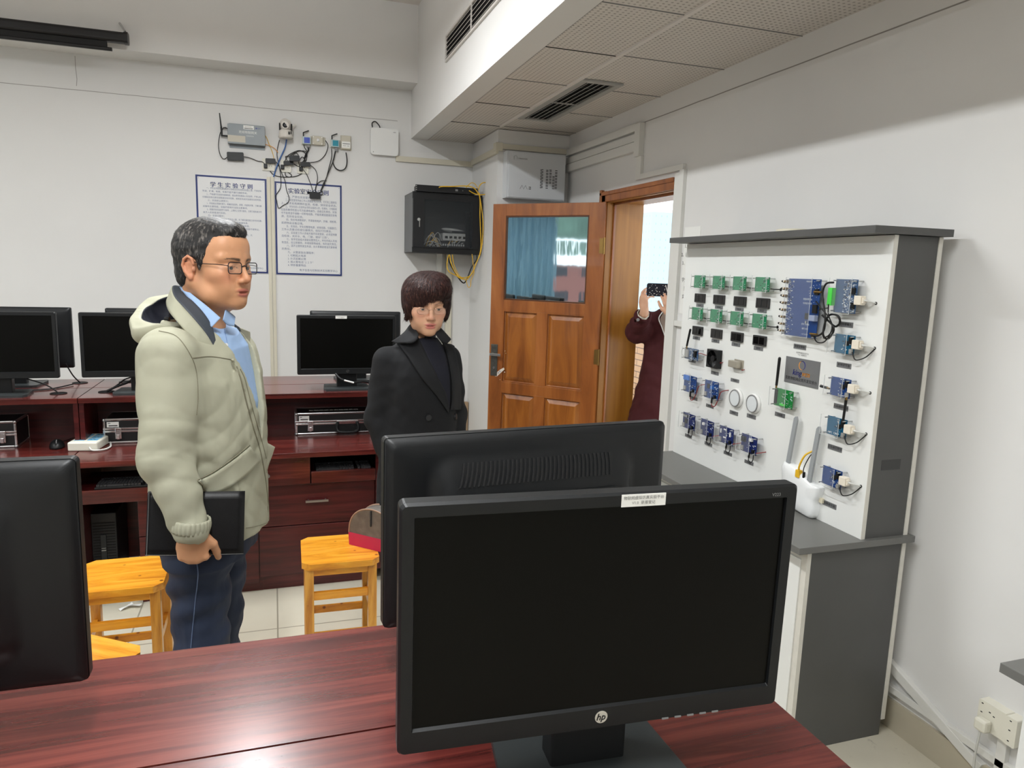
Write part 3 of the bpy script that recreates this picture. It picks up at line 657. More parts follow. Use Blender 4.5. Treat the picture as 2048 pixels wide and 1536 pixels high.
for i, (z, col, lab) in enumerate(((1.392, 'teal', 'teal circuit board with cream serial plug, upper of the right-hand column'), (1.245, 'blue', 'blue circuit board with stub antennas in the right-hand column'),
                                   (1.108, 'teal', 'teal blue circuit board with white letters below the one with antennas'), (.930, 'blue', 'lowest blue circuit board of the right-hand column'))):
    t = module('reader_board', lab, 'circuit board', 1.947-.002*i, z, .090, .064, col, 'reader boards down the right side of the display stand', cover=(.018, -.022, .004, .002), dp=.026, seed=20+i, nsmall=34,
               comps=[(.030, .016, .012, .024, .008, CHP), (.012, .004, .016, .016, .002, CHP), (.036, -.02, .012, .014, .008, SLV)])
    dbplug(t, .047, .006, run=.055)
    if i != 1: MB().tube([(.044, -.03, -.022), (.050, -.03, -.036), (.062, -.028, -.046), (.085, -.014, -.034), (.106, 0, -.004)], .0020, M['cable'], n=6).build('power_lead', t)
    if i == 2: MB().text('NFC   Coool', .009, WHP, frame((-.012, -.0264, -.024), (1, 0, 0), (0, -1, 0)), depth=.0001).build('board_print', t)
    if i == 1:
        MB().text('Leopard', .010, WHP, frame((.01, -.0264, -.026), (1, 0, 0), (0, -1, 0)), depth=.0001).build('board_print', t)
        MB().cyl((.040, -.034, -.026), (.040, -.034, -.036), .0042, M['brass'], n=10).cyl((.040, -.034, -.036), (.036, -.034, -.118), .0048, CHP, r1=.0040, n=12).build('antenna', t)
        MB().cyl((-.045, -.030, -.012), (-.066, -.030, -.010), .0035, M['brass'], n=10).cyl((-.056, -.030, -.011), (-.082, -.036, -.008), .0048, CHP, n=12).build('antenna', t)
gb = module('wireless_board', 'green circuit board with tall black antenna left of the grey sign', 'circuit board', 2.224, 1.157, .104, .068, 'darkgreen', cover=(.014, -.026, .004, .002), nsmall=40, dp=.026, seed=31, comps=[(-.040, .002, .012, .055, .006, CHP), (0, -.025, .03, .008, .004, GTM)])
MB().cyl((-.036, -.034, .034), (-.036, -.034, .044), .0035, M['brass'], n=10).cyl((-.036, -.034, .044), (-.032, -.034, .148), .0048, CHP, r1=.0058, n=12).ball((-.032, -.034, .148), .0058, CHP, 6).build('antenna', gb)
def redblack(t, pts, m=None): MB().tube(pts, .0017, m or M['rcable'], n=6).build('power_lead', t)
for i, (y, z, lab) in enumerate(((2.862, 1.110, 'blue circuit board with three square blue relays on top'), (2.690, 1.112, 'blue circuit board with one light blue relay, right of the three-relay board'))):
    t = module('relay_board', lab, 'circuit board', y, z, .104, .078, 'blue', cover=(.018, -.03, .004, .004), nsmall=44, dp=.030, seed=40+i,
               comps=([(-.034, .028, .014, .022, .012, BTM), (-.018, .028, .014, .022, .012, BTM), (-.002, .028, .014, .022, .012, BTM)] if i == 0 else [(.012, .012, .016, .016, .010, BTM), (-.02, .014, .02, .02, .003, CHP)])+[(-.038, -.022, .018, .018, .006, SLV), (.034, -.026, .012, .014, .008, CHP)])
    MB().cyl((.018, -.036, -.030), (.018, -.036, -.056), .004, CHP, n=8).tube([(.018, -.036, -.056), (.022, -.034, -.070), (.036, -.03, -.066), (.048, -.024, -.036), (.060, -.02, 0), (.085, 0, .012)], .0019, M['rcable'], n=6).build('power_lead', t)
    if i == 0:
        for k in range(4): MB().cyl((-.03+.012*k, -.036, .038), (-.028+.012*k, -.04, .052), .0013, WHP, n=6).build('pin', t)
for i, (y, lab) in enumerate(((2.850, 'navy circuit board with four-digit display, leftmost of the bottom row'), (2.701, 'navy circuit board with a round white sensor in the bottom row'),
                              (2.556, 'navy circuit board with several white chips in the bottom row'), (2.400, 'navy circuit board with a black square sensor, rightmost of the bottom row'))):
    sp_ = [[(-.025, .022, .036, .012, .006, CHP), (-.02, -.002, .02, .02, .004, CHP)], [(-.022, .016, .013, .011, .008, WHP)], [(-.036, .014, .006, .018, .004, WHP), (-.008, .024, .018, .005, .003, WHP), (-.008, -.010, .018, .005, .003, WHP), (.03, .010, .008, .02, .004, WHP)],
           [(-.030, .016, .022, .020, .010, CHP), (.018, .022, .016, .012, .010, WHP)]][i]
    t = module('sensor_module', lab, 'circuit board', y, .937, .100, .072, 'navy', 'navy sensor boards along the bottom of the stand', cover=(.016, -.03, .004, .003), nsmall=36, dp=.030, seed=50+i, comps=sp_+[(-.038, -.022, .016, .018, .006, SLV), (.034, -.022, .012, .014, .008, CHP)])
    MB().cyl((.016, -.036, -.030), (.014, -.036, -.052), .004, CHP, n=8).tube([(.014, -.036, -.052), (.012, -.034, -.064), (.024, -.03, -.070), (.034, -.03, -.056), (.034, -.03, -.036)], .0019, M['cable'], n=6).build('power_lead', t)
    if i: redblack(t, [(.050, -.03, -.026), (.060, -.022, -.022), (.072, 0, -.016)])
    if i == 0:
        mb = MB()
        for k in range(4):
            for q in (-.004, .004): mb.box(-.039+.009*k-.0025, -.039+.009*k+.0025, -.0364, -.0358, .022+q-.0006, .022+q+.0006, WHP)
            for q in (-.0025, .0025): mb.box(-.039+.009*k+q-.0006, -.039+.009*k+q+.0006, -.0364, -.0358, .018, .026, WHP)
        mb.build('digit', t)
gp = module('positioning_board', 'small blue circuit board with black whip antenna at the left edge of the stand', 'circuit board', 2.868, 1.249, .112, .052, 'steel', cover=(.004, -.03, .002, .002), nsmall=50, dp=.030, seed=61, comps=[(-.035, 0, .03, .036, .006, SLV), (.036, .004, .018, .03, .008, CHP)])
MB().cyl((-.034, -.036, .02), (-.034, -.036, .034), .0035, M['brass'], n=10).cyl((-.034, -.036, .034), (-.014, -.036, .110), .0046, CHP, r1=.0054, n=12).ball((-.014, -.036, .110), .0054, CHP, 6).build('antenna', gp)
MB().tube([(-.04, -.038, -.016), (-.062, -.040, -.010), (-.068, -.040, .010), (-.055, -.038, .022), (-.04, -.038, .02)], .0016, M['wcable'], n=6).build('antenna_lead', gp)
redblack(gp, [(.056, -.03, .008), (.066, -.024, .010), (.076, -.004, .004), (.076, 0, .004)])
# fan, solenoid, lamps
t = thing('cooling_fan', 'small square black cooling fan mounted on the display stand', 'fan', (XPN, 2.712, 1.247), -PI/2, world=False)
q = .040; fr = MB()
n = 32; outer = []; 
for k in range(n):
    a = 2*PI*k/n; c_, s_ = math.cos(a), math.sin(a); m_ = q/max(abs(c_), abs(s_)); outer.append((c_*m_, s_*m_))
inner = [(.0365*math.cos(2*PI*k/n), .0365*math.sin(2*PI*k/n)) for k in range(n)]
vs = [(x, y, v) for y in (-.025, 0) for (x, v) in outer+inner]
fs = []
for k in range(n):
    j = (k+1) % n
    fs += [(k, j, n+j, n+k), (2*n+k, 3*n+k, 3*n+j, 2*n+j), (k, 2*n+k, 2*n+j, j), (n+k, n+j, 3*n+j, 3*n+k)]
fr.add(vs, fs, M['black']).build('frame', t)
fb = MB().cyl((0, -.022, 0), (0, -.004, 0), .014, M['blackmatte'], n=20)
fb.build('hub', t)
bl = MB()
for k in range(7):
    a = 2*PI*k/7
    def f(u, v, a=a): rr = .013+.022*u; aa = a+.35*u+.75*v; return Vector((rr*math.cos(aa), -.021+.014*v, rr*math.sin(aa)))
    bl.grid(f, 5, 5, M['black'])
bl.build('blade', t)
MB().box(-.0385, .0385, -.003, 0, -.0385, .0385, M['blackmatte']).build('back_plate', t)
redblack(t, [(.038, -.004, -.012), (.046, -.01, -.014), (.05, 0, -.010)])
t = thing('solenoid_lock', 'small metal box solenoid lock to the right of the fan', 'lock', (XPN, 2.552, 1.243), -PI/2, world=False)
nick = mat('nickel_box', (176, 170, 156), .4, metal=.5)
MB().box(-.038, .026, -.026, -.004, -.014, .014, nick).build('body', t, bevel=.002)
MB().box(-.026, .036, -.004, 0, -.020, .020, nick).build('mount_plate', t, bevel=.001)
redblack(t, [(.034, -.006, -.018), (.042, -.01, -.020), (.044, 0, -.016)])
for i, y in enumerate((2.541, 2.424)):
    lab = ('left', 'right')[i]+' one of the two round white lamps in grey rims low on the stand'
    if i == 0:
        t = thing('puck_light', lab, 'lamp', (XPN, y, 1.101), -PI/2, 'round puck lamps on the display stand', world=False); lp = t
        R_ = Matrix.Rotation(PI/2, 4, 'X')
        MB().lathe([(0, 0), (.041, 0), (.041, .006), (.037, .0135)], M['white'], 36, T=R_).build('body', t)
        MB().lathe([(.0375, .0130), (.0365, .0160), (.0325, .0160), (.032, .014)], M['grey'], 36, T=R_).build('rim', t)
        MB().lathe([(.0328, .0145), (.02, .0152), (0, .0153)], mat('lamp_diffuser', (214, 218, 220), .3), 36, T=R_).build('diffuser', t)
    else: copy_tree(lp, loc=(XPN, y, 1.099), rz=-PI/2, label=lab)
# wireless router with two flat antennas
t = thing('wireless_router', 'white wireless router with two tall flat grey antennas fixed low on the display stand', 'router', (XPN, 2.10, .84), -PI/2, world=False)
bo = [(-.092, .082), (-.02, .074), (.055, .040), (.096, .035), (.102, .028), (.096, -.002), (.088, -.025), (.090, -.055), (.080, -.085), (.045, -.090), (-.06, -.075), (-.100, -.05), (-.096, 0), (-.104, .06)]
P_ = smooth_path([Vector((a, b, 0)) for a, b in bo+[bo[0]]], 4)[:-1]
n = len(P_); secs = []
for sc_, dd in ((1, 0), (1, -.016), (.97, -.024), (.88, -.030), (.5, -.033)):
    secs += [(p.x*sc_, dd, p.y*sc_) for p in P_]
fs = [(k*n+i, k*n+(i+1) % n, (k+1)*n+(i+1) % n, (k+1)*n+i) for k in range(4) for i in range(n)]+[tuple(4*n+i for i in range(n))]
MB().add(secs, fs, mat('glossy_white', (236, 238, 238), .15, coat=.5), True).build('body', t)
agry = mat('antenna_grey', (150, 154, 156), .35)
for x0, z0, x1, z1 in ((-.072, .080, -.050, .262), (.046, .040, .070, .250)):
    d_ = Vector((x1-x0, 0, z1-z0)).normalized(); s_ = Vector((d_.z, 0, -d_.x))
    T = Matrix(((s_.x, 0, d_.x, x0), (0, 1, 0, -.020), (s_.z, 0, d_.z, z0), (0, 0, 0, 1)))
    L_ = math.hypot(x1-x0, z1-z0)
    MB().prism([(-.009, 0), (.009, 0), (.009, L_*.93), (.003, L_), (-.002, L_), (-.009, L_*.95)], -.004, .004, agry, ax=1, T=T).build('antenna', t, bevel=.0015)
MB().tube([(.0, -.024, .060), (.004, -.034, .085), (.016, -.024, .130), (.032, -.004, .150), (.034, .002, .152)], .0035, M['ycable'], n=8).box(-.011, .008, -.036, -.020, .045, .072, M['ycable']).build('network_cable', t)
MB().tube([(.022, -.024, .050), (.024, -.030, .085), (.030, -.014, .130), (.036, 0, .148)], .0018, M['cable'], n=8).cyl((.021, -.024, .046), (.023, -.026, .070), .005, M['black'], n=10).build('power_cable', t)
MB().cyl((.034, -.0012, .153), (.034, 0, .153), .009, CHP, n=16).build('cable_hole', t)
MB().box(.092, .108, -.010, 0, -.022, -.006, mat('tape_tab', (222, 214, 190), .6)).build('mount_tab', t)
# loose loops of cable between the big board and the input board
def PB(px_, py_, x=1.80): return at(px_, py_, 0, x)
cbls = [[(1667, 565), (1652, 568), (1645, 590), (1650, 632), (1648, 660), (1637, 671), (1622, 671)],
        [(1644, 630), (1655, 640), (1666, 652), (1666, 665), (1655, 678), (1646, 668), (1652, 640), (1662, 629), (1676, 632), (1680, 645), (1672, 653), (1665, 650)],
        [(1632, 603), (1645, 620), (1658, 635), (1665, 655), (1658, 670), (1647, 676)], [(1657, 608), (1657, 630), (1664, 650), (1660, 668), (1648, 684), (1634, 684), (1627, 672)], [(1636, 621), (1643, 618), (1655, 616)]]
ct = thing('cable_bundle', 'tangle of black cables looping between the tall blue board and the board with green terminals', 'cables', (1.84, 2.05, 1.45))
for k, c in enumerate(cbls):
    MB().tube([PB(x, y, 1.805+.006*((i+k) % 3)) for i, (x, y) in enumerate(c)], (.0034, .0036, .0022, .0022, .0018)[k], M['cable'], n=8).build('cable', ct)
tp = thing('tape_roll', 'roll of clear packing tape lying on top of the display stand', 'tape', (1.94, 2.40, 1.775))
MB().lathe([(.038, 0), (.062, 0), (.062, .02), (.038, .02), (.038, 0)], mat('clear_tape', (222, 216, 196), .3), 32, T=Matrix.Translation((1.94, 2.40, 1.775))).build('tape', tp)
MB().lathe([(.036, 0), (.038, 0), (.038, .021), (.036, .021), (.036, 0)], M['offw'], 32, T=Matrix.Translation((1.94, 2.40, 1.775))).build('core', tp)
# second stand at the right edge of the frame
st2 = thing('display_stand', 'corner of a second stand with dark top, cut by the right edge of the frame', 'display stand', (1.85, .5, 0))
MB().box(1.566, 2.06, -.1, 1.098, .727, .75, M['counter']).build('counter', st2, bevel=.0012)
MB().box(1.64, 2.03, -.08, 1.08, 0, .727, LM).build('base', st2, bevel=.001)
# ================================================================== THINGS ON THE BACK WALL
def PW(px_, py_, d=.004): return at(px_, py_, 1, YB-d)
TRK, BEI = M['trim'], M['beige']
# plastic trunking
def trunk(name, label, mb, **k): return tag(mb.build(name, bevel=.0015, **k), label, 'trunking', 'plastic cable trunking on the walls')
trunk('cable_trunking', 'tall white trunking running down between the two blue-framed notices', MB().box(-.030, -.006, YB-.014, YB, .11, 2.232, BEI).box(-.004, .020, YB-.014, YB, .11, 2.238, BEI))
trunk('cable_trunking', 'narrow trunking on the left below the black rack, above the woman', MB().box(1.265, 1.305, YB-.05, YB, .11, 1.72, TRK))
trunk('cable_trunking', 'wider trunking on the right below the black rack', MB().box(1.345, 1.395, YB-.03, YB, .3, 1.72, BEI))
z0, z1 = 2.418, 2.460
trunk('cable_trunking', 'beige trunking running from the access point round the pillar to the corner', MB().box(.93, XP, YB-.02, YB, z0, z1, BEI).box(XP-.02, XP, YP-.02, YB-.02, z0+.01, z1+.012, BEI).box(XP-.02, XR, YP-.02, YP, z0+.045, z1+.04, BEI).box(XP-.022, XP+.03, YP-.024, YP+.04, z0+.03, z1+.045, BEI))
X1 = XR
trunk('cable_trunking', 'upper of the two white trunkings high on the wall over the door', MB().box(X1-.03, X1, 4.06, YP, 2.452, 2.497, TRK).box(X1-.022, X1, 4.06, YP, 2.395, 2.44, TRK))
trunk('cable_trunking', 'wide lower white trunking high on the wall over the door', MB().box(X1-.03, X1, 4.06, YP, 2.335, 2.39, TRK))
trunk('cable_trunking', 'white trunking dropping from the high run and stepping across above the door frame', MB().box(X1-.034, X1, 3.995, 4.06, 2.30, 2.492, TRK).box(X1-.02, X1, 3.985, 4.045, 2.165, 2.30, TRK).box(X1-.02, X1, 3.505, 3.985, 2.165, 2.195, TRK))
trunk('cable_trunking', 'tall white trunking beside the doorway behind the display stand', MB().box(X1-.022, X1, 3.49, 3.535, .05, 2.165, TRK).box(X1-.014, X1, 3.54, 3.594, .05, 2.155, TRK).box(X1-.02, X1, 3.30, 3.49, 1.33, 1.36, TRK))
trunk('cable_trunking', 'white trunking sloping down behind the right side of the display stand', strip([AR(1783, 1325), AR(1968, 1535)], .035, .022, TRK, n=(-1, 0, 0)))
trunk('cable_trunking', 'second white trunking just above the skirting tile near the wall socket', MB().box(X1-.02, X1, 1.3, 1.9, .14, .165, TRK))
trunk('cable_trunking', 'short trunking rising to the wall socket by the right edge', MB().box(X1-.02, X1, 1.41, 1.44, .12, .24, TRK))

# sockets
def socket(label, cx, cz, w_=.086, h_=.086, y=YB, rz=0, x=None, d=.012, loc=None, group=None):
    t = thing('wall_socket', label, 'socket', loc or (cx, y, cz), rz, group, world=False)
    MB().prism(rrect(w_, h_, .005), -d, 0, M['offw'], ax=1).build('plate', t, bevel=.002)
    mb = MB()
    for (u, v, a) in ((.014, .008, 0), (.008, -.010, .5), (.022, -.010, -.5)):
        mb.box(-.0012, .0012, -d-.0004, -d, -.0045, .0045, M['blackmatte'], T=Matrix.Translation((u, 0, v)) @ Matrix.Rotation(a, 4, 'Y'))
    mb.build('pin_hole', t)
    MB().box(-w_/2+.008, -w_/2+.012, -d-.0006, -d, -.02, .02, M['trim']).build('switch', t)
    return t
GS = 'wall sockets under the camera'
socket('left wall socket of three above the blue-framed notices', -.018, 2.322, .088, group=GS)
socket('middle wall socket of three above the blue-framed notices', .108, 2.320, .072, group=GS)
socket('right wall socket of three above the blue-framed notices', .229, 2.312, .084, .072, group=GS)
# black plugs and power bricks (the cables that leave them belong to them)
CB = M['cable']; BK = M['black']
def brick(name, label, px_, py_, w_, h_, d, rot, cables=(), r=.0028, cat='power adapter', plug=None, y0=.012):
    c = PW(px_, py_, y0+d/2)
    t = thing(name, label, cat, tuple(c))
    T = Matrix.Translation(c) @ Matrix.Rotation(-rot, 4, 'Y')
    MB().prism(rrect(w_, h_, .008), -d/2, d/2, BK, ax=1, T=T).build('case', t, bevel=.003)
    if plug: 
        p = PW(plug[0], plug[1], .024); MB().box(p.x-.013, p.x+.013, p.y-.012, YB-.0125, p.z-.016, p.z+.016, BK).build('plug', t, bevel=.004)
    for k, c_ in enumerate(cables):
        MB().tube([PW(a, b, .010+.003*((i*7+k) % 3)) for i, (a, b) in enumerate(c_)], r, CB, n=6, res=5).build('cable', t)
    return t
brick('power_adapter', 'largest black power adapter strapped below the grey metal box', 471, 313, .115, .058, .034, .04, [[(455, 314), (447, 318), (440, 308), (437, 290), (440, 268), (446, 257), (452, 255)], [(486, 313), (500, 316), (515, 322), (525, 324), (530, 330)]], plug=(531, 332), y0=.0)
brick('power_adapter', 'black power adapter plugged into the left wall socket', 541, 322, .072, .034, .03, .03, [[(551, 323), (557, 330), (563, 345), (570, 362), (573, 380), (578, 395), (576, 405), (566, 411), (557, 416), (553, 400), (551, 392), (560, 378), (562, 366), (561, 350), (559, 335), (554, 310), (556, 292), (559, 280)]], y0=.012)
brick('power_adapter', 'black power adapter plugged into the middle wall socket', 577, 326, .072, .030, .03, .12, [[(588, 328), (597, 333), (600, 330)], [(570, 322), (575, 312), (588, 304), (600, 301), (610, 306), (613, 318), (608, 325)]], plug=(565, 334))
brick('power_adapter', 'black power adapter plugged into the right wall socket', 611, 329, .072, .032, .03, .08, [[(621, 330), (631, 340), (635, 355), (632, 375), (631, 384)], [(621, 325), (637, 322), (650, 310), (656, 292), (651, 281)]], plug=(602, 338))
brick('power_adapter', 'coiled black adapter hanging in front of the right-hand notice title', 630, 391, .080, .046, .034, .02, [[(606, 339), (614, 350), (622, 370), (626, 384)], [(631, 386), (632, 372), (642, 362), (653, 362)], [(623, 388), (615, 386), (620, 384), (628, 386)], [(636, 386), (644, 383), (645, 389), (638, 390)]], y0=.008)
brick('power_adapter', 'black adapter in the knot of cables beside the middle socket', 589, 317, .075, .040, .034, .1, [[(575, 322), (571, 313), (580, 312), (590, 305), (597, 310)], [(598, 322), (604, 314), (610, 320), (600, 326)], [(583, 314), (595, 303), (612, 303), (614, 314)], [(597, 324), (600, 330), (607, 322), (614, 308), (616, 299)]], y0=.045)
t = thing('cable', 'thin cables drooping under the three wall sockets', 'cable', tuple(PW(560, 350)))
for c_ in ([(540, 342), (548, 350), (565, 354), (590, 353), (606, 346)], [(570, 344), (572, 352), (580, 354), (583, 350), (575, 344)]):
    MB().tube([PW(a, b, .006) for a, b in c_], .0028, CB, n=6).build('strand', t)
tag(MB().tube([PW(a, b, .012) for a, b in ((573, 279), (570, 295), (561, 315), (553, 335), (547, 354))], .0048, M['bcable'], n=8).build('network_cable'), 'blue network cable hanging from the camera to the trunking', 'cable')
tag(MB().tube([PW(a, b, .02) for a, b in ((519, 268), (531, 272), (538, 288), (545, 305), (548, 317))], .0022, M['ycable'], n=6).build('fiber_cable'), 'thin yellow cable from the upper right side of the grey metal box', 'cable')
tag(MB().tube([PW(a, b, .016) for a, b in ((519, 287), (535, 290), (548, 296), (556, 305))], .0022, M['orange_ink'], n=6).build('fiber_cable'), 'thin orange cable from the lower right side of the grey metal box', 'cable')
# grey gateway box with antenna
gbm = mat('galvanised_box', (128, 134, 137), .45, metal=.1, noise=.05, nscale=14)
t = thing('gateway_box', 'grey metal gateway box with labels on the back wall', 'electronic box', (-.165, YB, 2.50))
MB().box(-.293, -.036, YB-.052, YB-.002, 2.448, 2.585, gbm).build('case', t, bevel=.002)
MB().box(-.285, -.04, YB-.004, YB, 2.424, 2.455, gbm).box(-.285, -.04, YB-.004, YB, 2.578, 2.596, gbm).build('flange', t, bevel=.0008)
T = frame((0, YB-.0526, 0), (1, 0, 0), (0, -1, 0))
MB().box(-.293, -.173, 2.460, 2.506, 0, .0004, mat('yellowed_label', (196, 190, 176), .6), T=T).build('label_plate', t)
MB().box(-.185, -.113, 2.555, 2.582, 0, .0004, M['paper'], T=T).box(-.178, -.12, 2.560, 2.564, .0004, .0006, M['bink'], T=T).box(-.175, -.13, 2.571, 2.574, .0004, .0006, M['gink'], T=T).build('barcode_label', t)
mb = MB().text('无线物联网关', .021, M['paper'], T @ Matrix.Translation((-.155, 2.532, .0002)), depth=.0002, weight=.0003).text('KINGVCN', .011, M['paper'], T @ Matrix.Translation((-.14, 2.508, .0002)), depth=.0002).text('●KGV', .012, M['navy_ink'], T @ Matrix.Translation((-.085, 2.566, .0002)), depth=.0002)
mb.build('lettering', t)
an = MB().cyl((-.293, YB-.03, 2.500), (-.335, YB-.03, 2.500), .006, BK).cyl((-.333, YB-.03, 2.497), (-.336, YB-.03, 2.56), .0068, BK).cyl((-.336, YB-.03, 2.56), (-.345, YB-.03, 2.655), .0055, BK, r1=.0035).build('antenna', t)
MB().tube([(-.293, YB-.03, 2.553), (-.31, YB-.03, 2.556), (-.325, YB-.03, 2.555)], .004, CB, n=6).build('power_plug', t)
# pan-tilt camera
t = thing('surveillance_camera', 'white pan-tilt camera on the back wall above the sockets', 'camera', (.11, YB-.06, 2.52))
cx, cy_ = .108, YB-.065
cwh = mat('camera_white', (214, 208, 200), .35)
MB().lathe([(0, -.012), (.050, -.012), (.052, 0), (.048, .012), (.046, .040), (.042, .046), (0, .046)], cwh, 28, T=Matrix.Translation((cx, cy_, 2.525))).build('base', t)
MB().box(cx+.018, cx+.028, cy_-.048, cy_-.043, 2.535, 2.555, M['blackmatte']).box(cx+.034, cx+.040, cy_-.040, cy_-.030, 2.540, 2.560, M['blackmatte']).build('port', t)
hd = MB().ball((cx, cy_, 2.604), .044, cwh, 14, sc_=(1, 1, 1.12)).build('head', t)
MB().box(cx-.046, cx-.038, cy_-.034, cy_+.03, 2.566, 2.615, BK).build('arm', t, bevel=.01); MB().box(cx+.036, cx+.047, cy_-.034, cy_+.03, 2.566, 2.615, BK).build('arm', t, bevel=.01)
MB().cyl((cx, cy_-.030, 2.600), (cx-.003, cy_-.051, 2.598), .030, cwh, r1=.026, n=24).cyl((cx-.003, cy_-.0505, 2.598), (cx-.003, cy_-.052, 2.598), .019, M['blackmatte'], n=24).cyl((cx-.003, cy_-.052, 2.598), (cx-.003, cy_-.054, 2.598), .008, mat('lens_glass', (20, 22, 34), .08), n=20).build('lens', t)
MB().cyl((cx+.04, cy_+.02, 2.592), (cx+.072, cy_+.03, 2.622), .0045, M['offw'], n=8).build('antenna', t)
MB().box(cx-.02, cx+.02, cy_+.02, YB, 2.52, 2.56, cwh).build('wall_bracket', t)
# four small sensor boxes
def clampbox(label, px0, py0, col, lcol):
    c = PW(px0, py0, .03)
    t = thing('sensor_box', label, 'sensor', (c.x, YB, c.z), 0, 'small wireless sensor boxes', world=False)
    MB().box(-.036, .036, -.010, 0, -.030, .030, M['offw']).build('mount_plate', t, bevel=.002)
    MB().box(-.031, .031, -.040, -.010, -.027, .027, mat('translucent_case', (176, 190, 190), .25) if 'translucent_case' not in bpy.data.materials else bpy.data.materials['translucent_case']).build('case', t, bevel=.002)
    MB().box(-.018, .024, -.0408, -.040, -.020, .021, mat(lcol, col, .3)).build('circuit_board', t)
    MB().cyl((-.022, -.025, .026), (-.022, -.025, .058), .0045, BK, n=10).cyl((-.022, -.025, .056), (.018, -.020, .074), .0042, BK, n=10).build('antenna', t)
    return t
a_ = clampbox('small clear sensor box with dark blue board, left of the pair of antennas', 613, 281, (20, 60, 170), 'deep_blue_board')
MB().box(.002, .026, -.032, -.014, -.050, -.028, M['grey']).build('serial_plug', a_, bevel=.003)
MB().tube([(.014, -.022, -.05), (.012, -.02, -.07), (-.006, -.012, -.10), (-.018, -.02, -.135)], .005, CB, n=6).tube([(-.02, -.02, -.03), (-.014, -.02, -.05), (.004, -.012, -.075)], .003, CB, n=6).build('cable', a_)
b_ = clampbox('small clear sensor box with teal board, right of the pair with antennas', 670, 287, (20, 130, 150), 'teal_board')
MB().box(-.002, .022, -.032, -.014, -.056, -.028, M['grey']).build('serial_plug', b_, bevel=.003)
o_ = Vector((PW(670, 287, .03).x, YB, PW(670, 287, .03).z))
for c_, r_ in (([(671, 300), (668, 315), (666, 325), (672, 337), (682, 341), (691, 336), (694, 322), (692, 305)], .0042), ([(663, 297), (663, 315), (658, 335), (653, 355), (648, 368), (642, 380)], .0030), ([(671, 302), (667, 320), (657, 345), (650, 362), (645, 372)], .0036)):
    MB().tube([PW(p, q, .02)-o_ for p, q in c_], r_, CB, n=6).build('cable', b_)
MB().cyl(PW(649, 365, .02)-o_, PW(642, 381, .02)-o_, .008, BK, r1=.005, n=10).build('connector', b_)
c = PW(636, 281, .03); t = thing('sensor_box', 'square beige motion sensor with round white dome', 'sensor', (c.x, YB, c.z), world=False)
fg = mat('fog_plastic', (194, 188, 172), .45)
MB().box(-.054, .054, -.012, 0, -.030, .030, fg).build('mount_plate', t, bevel=.003); MB().box(-.042, .036, -.034, -.012, -.032, .032, fg).build('case', t, bevel=.004)
MB().ball((0, -.034, .002), .012, M['white'], 8, sc_=(1, .6, 1)).build('dome', t)
for sx in (-.034, .028):
    for sz in (-.024, .024): MB().cyl((sx, -.0345, sz), (sx, -.036, sz), .004, M['white'], n=8).build('screw', t)
c = PW(692, 285, .03); t = thing('sensor_box', 'tall beige sensor box with a white label on its lower half', 'sensor', (c.x, YB, c.z), world=False)
MB().box(-.040, .040, -.012, 0, -.054, .054, fg).build('mount_plate', t, bevel=.004); MB().box(-.034, .034, -.034, -.012, -.050, .050, fg).build('case', t, bevel=.004)
MB().box(-.033, .033, -.0345, -.0338, -.040, .006, M['paper']).box(-.026, .028, -.0348, -.0344, -.012, -.008, M['bink']).text('FCC  CE', .012, M['bink'], frame((0, -.0346, -.026), (1, 0, 0), (0, -1, 0)), depth=.0001).build('label_plate', t)
# access point
t = thing('access_point', 'square white wireless access point high on the back wall', 'access point', (.838, YB, 2.553))
MB().prism(rrect(.214, .200, .022, 6, .838, 2.553), YB-.042, YB-.008, M['white'], ax=1).build('cover', t, bevel=.008, seg=3)
MB().box(.76, .91, YB-.009, YB, 2.49, 2.62, M['grey']).build('wall_bracket', t)
MB().text('H3C', .011, M['bink'], frame((.915, YB-.0425, 2.628), (1, 0, 0), (0, -1, 0)), depth=.0002).cyl((.752, YB-.0423, 2.472), (.752, YB-.0427, 2.472), .003, BK, n=10).build('marking', t)
MB().tube([(.752, YB-.02, 2.64), (.745, YB-.02, 2.685), (.77, YB-.02, 2.70), (.80, YB-.02, 2.672), (.805, YB-.02, 2.650)], .0042, CB, n=6).build('cable', t)
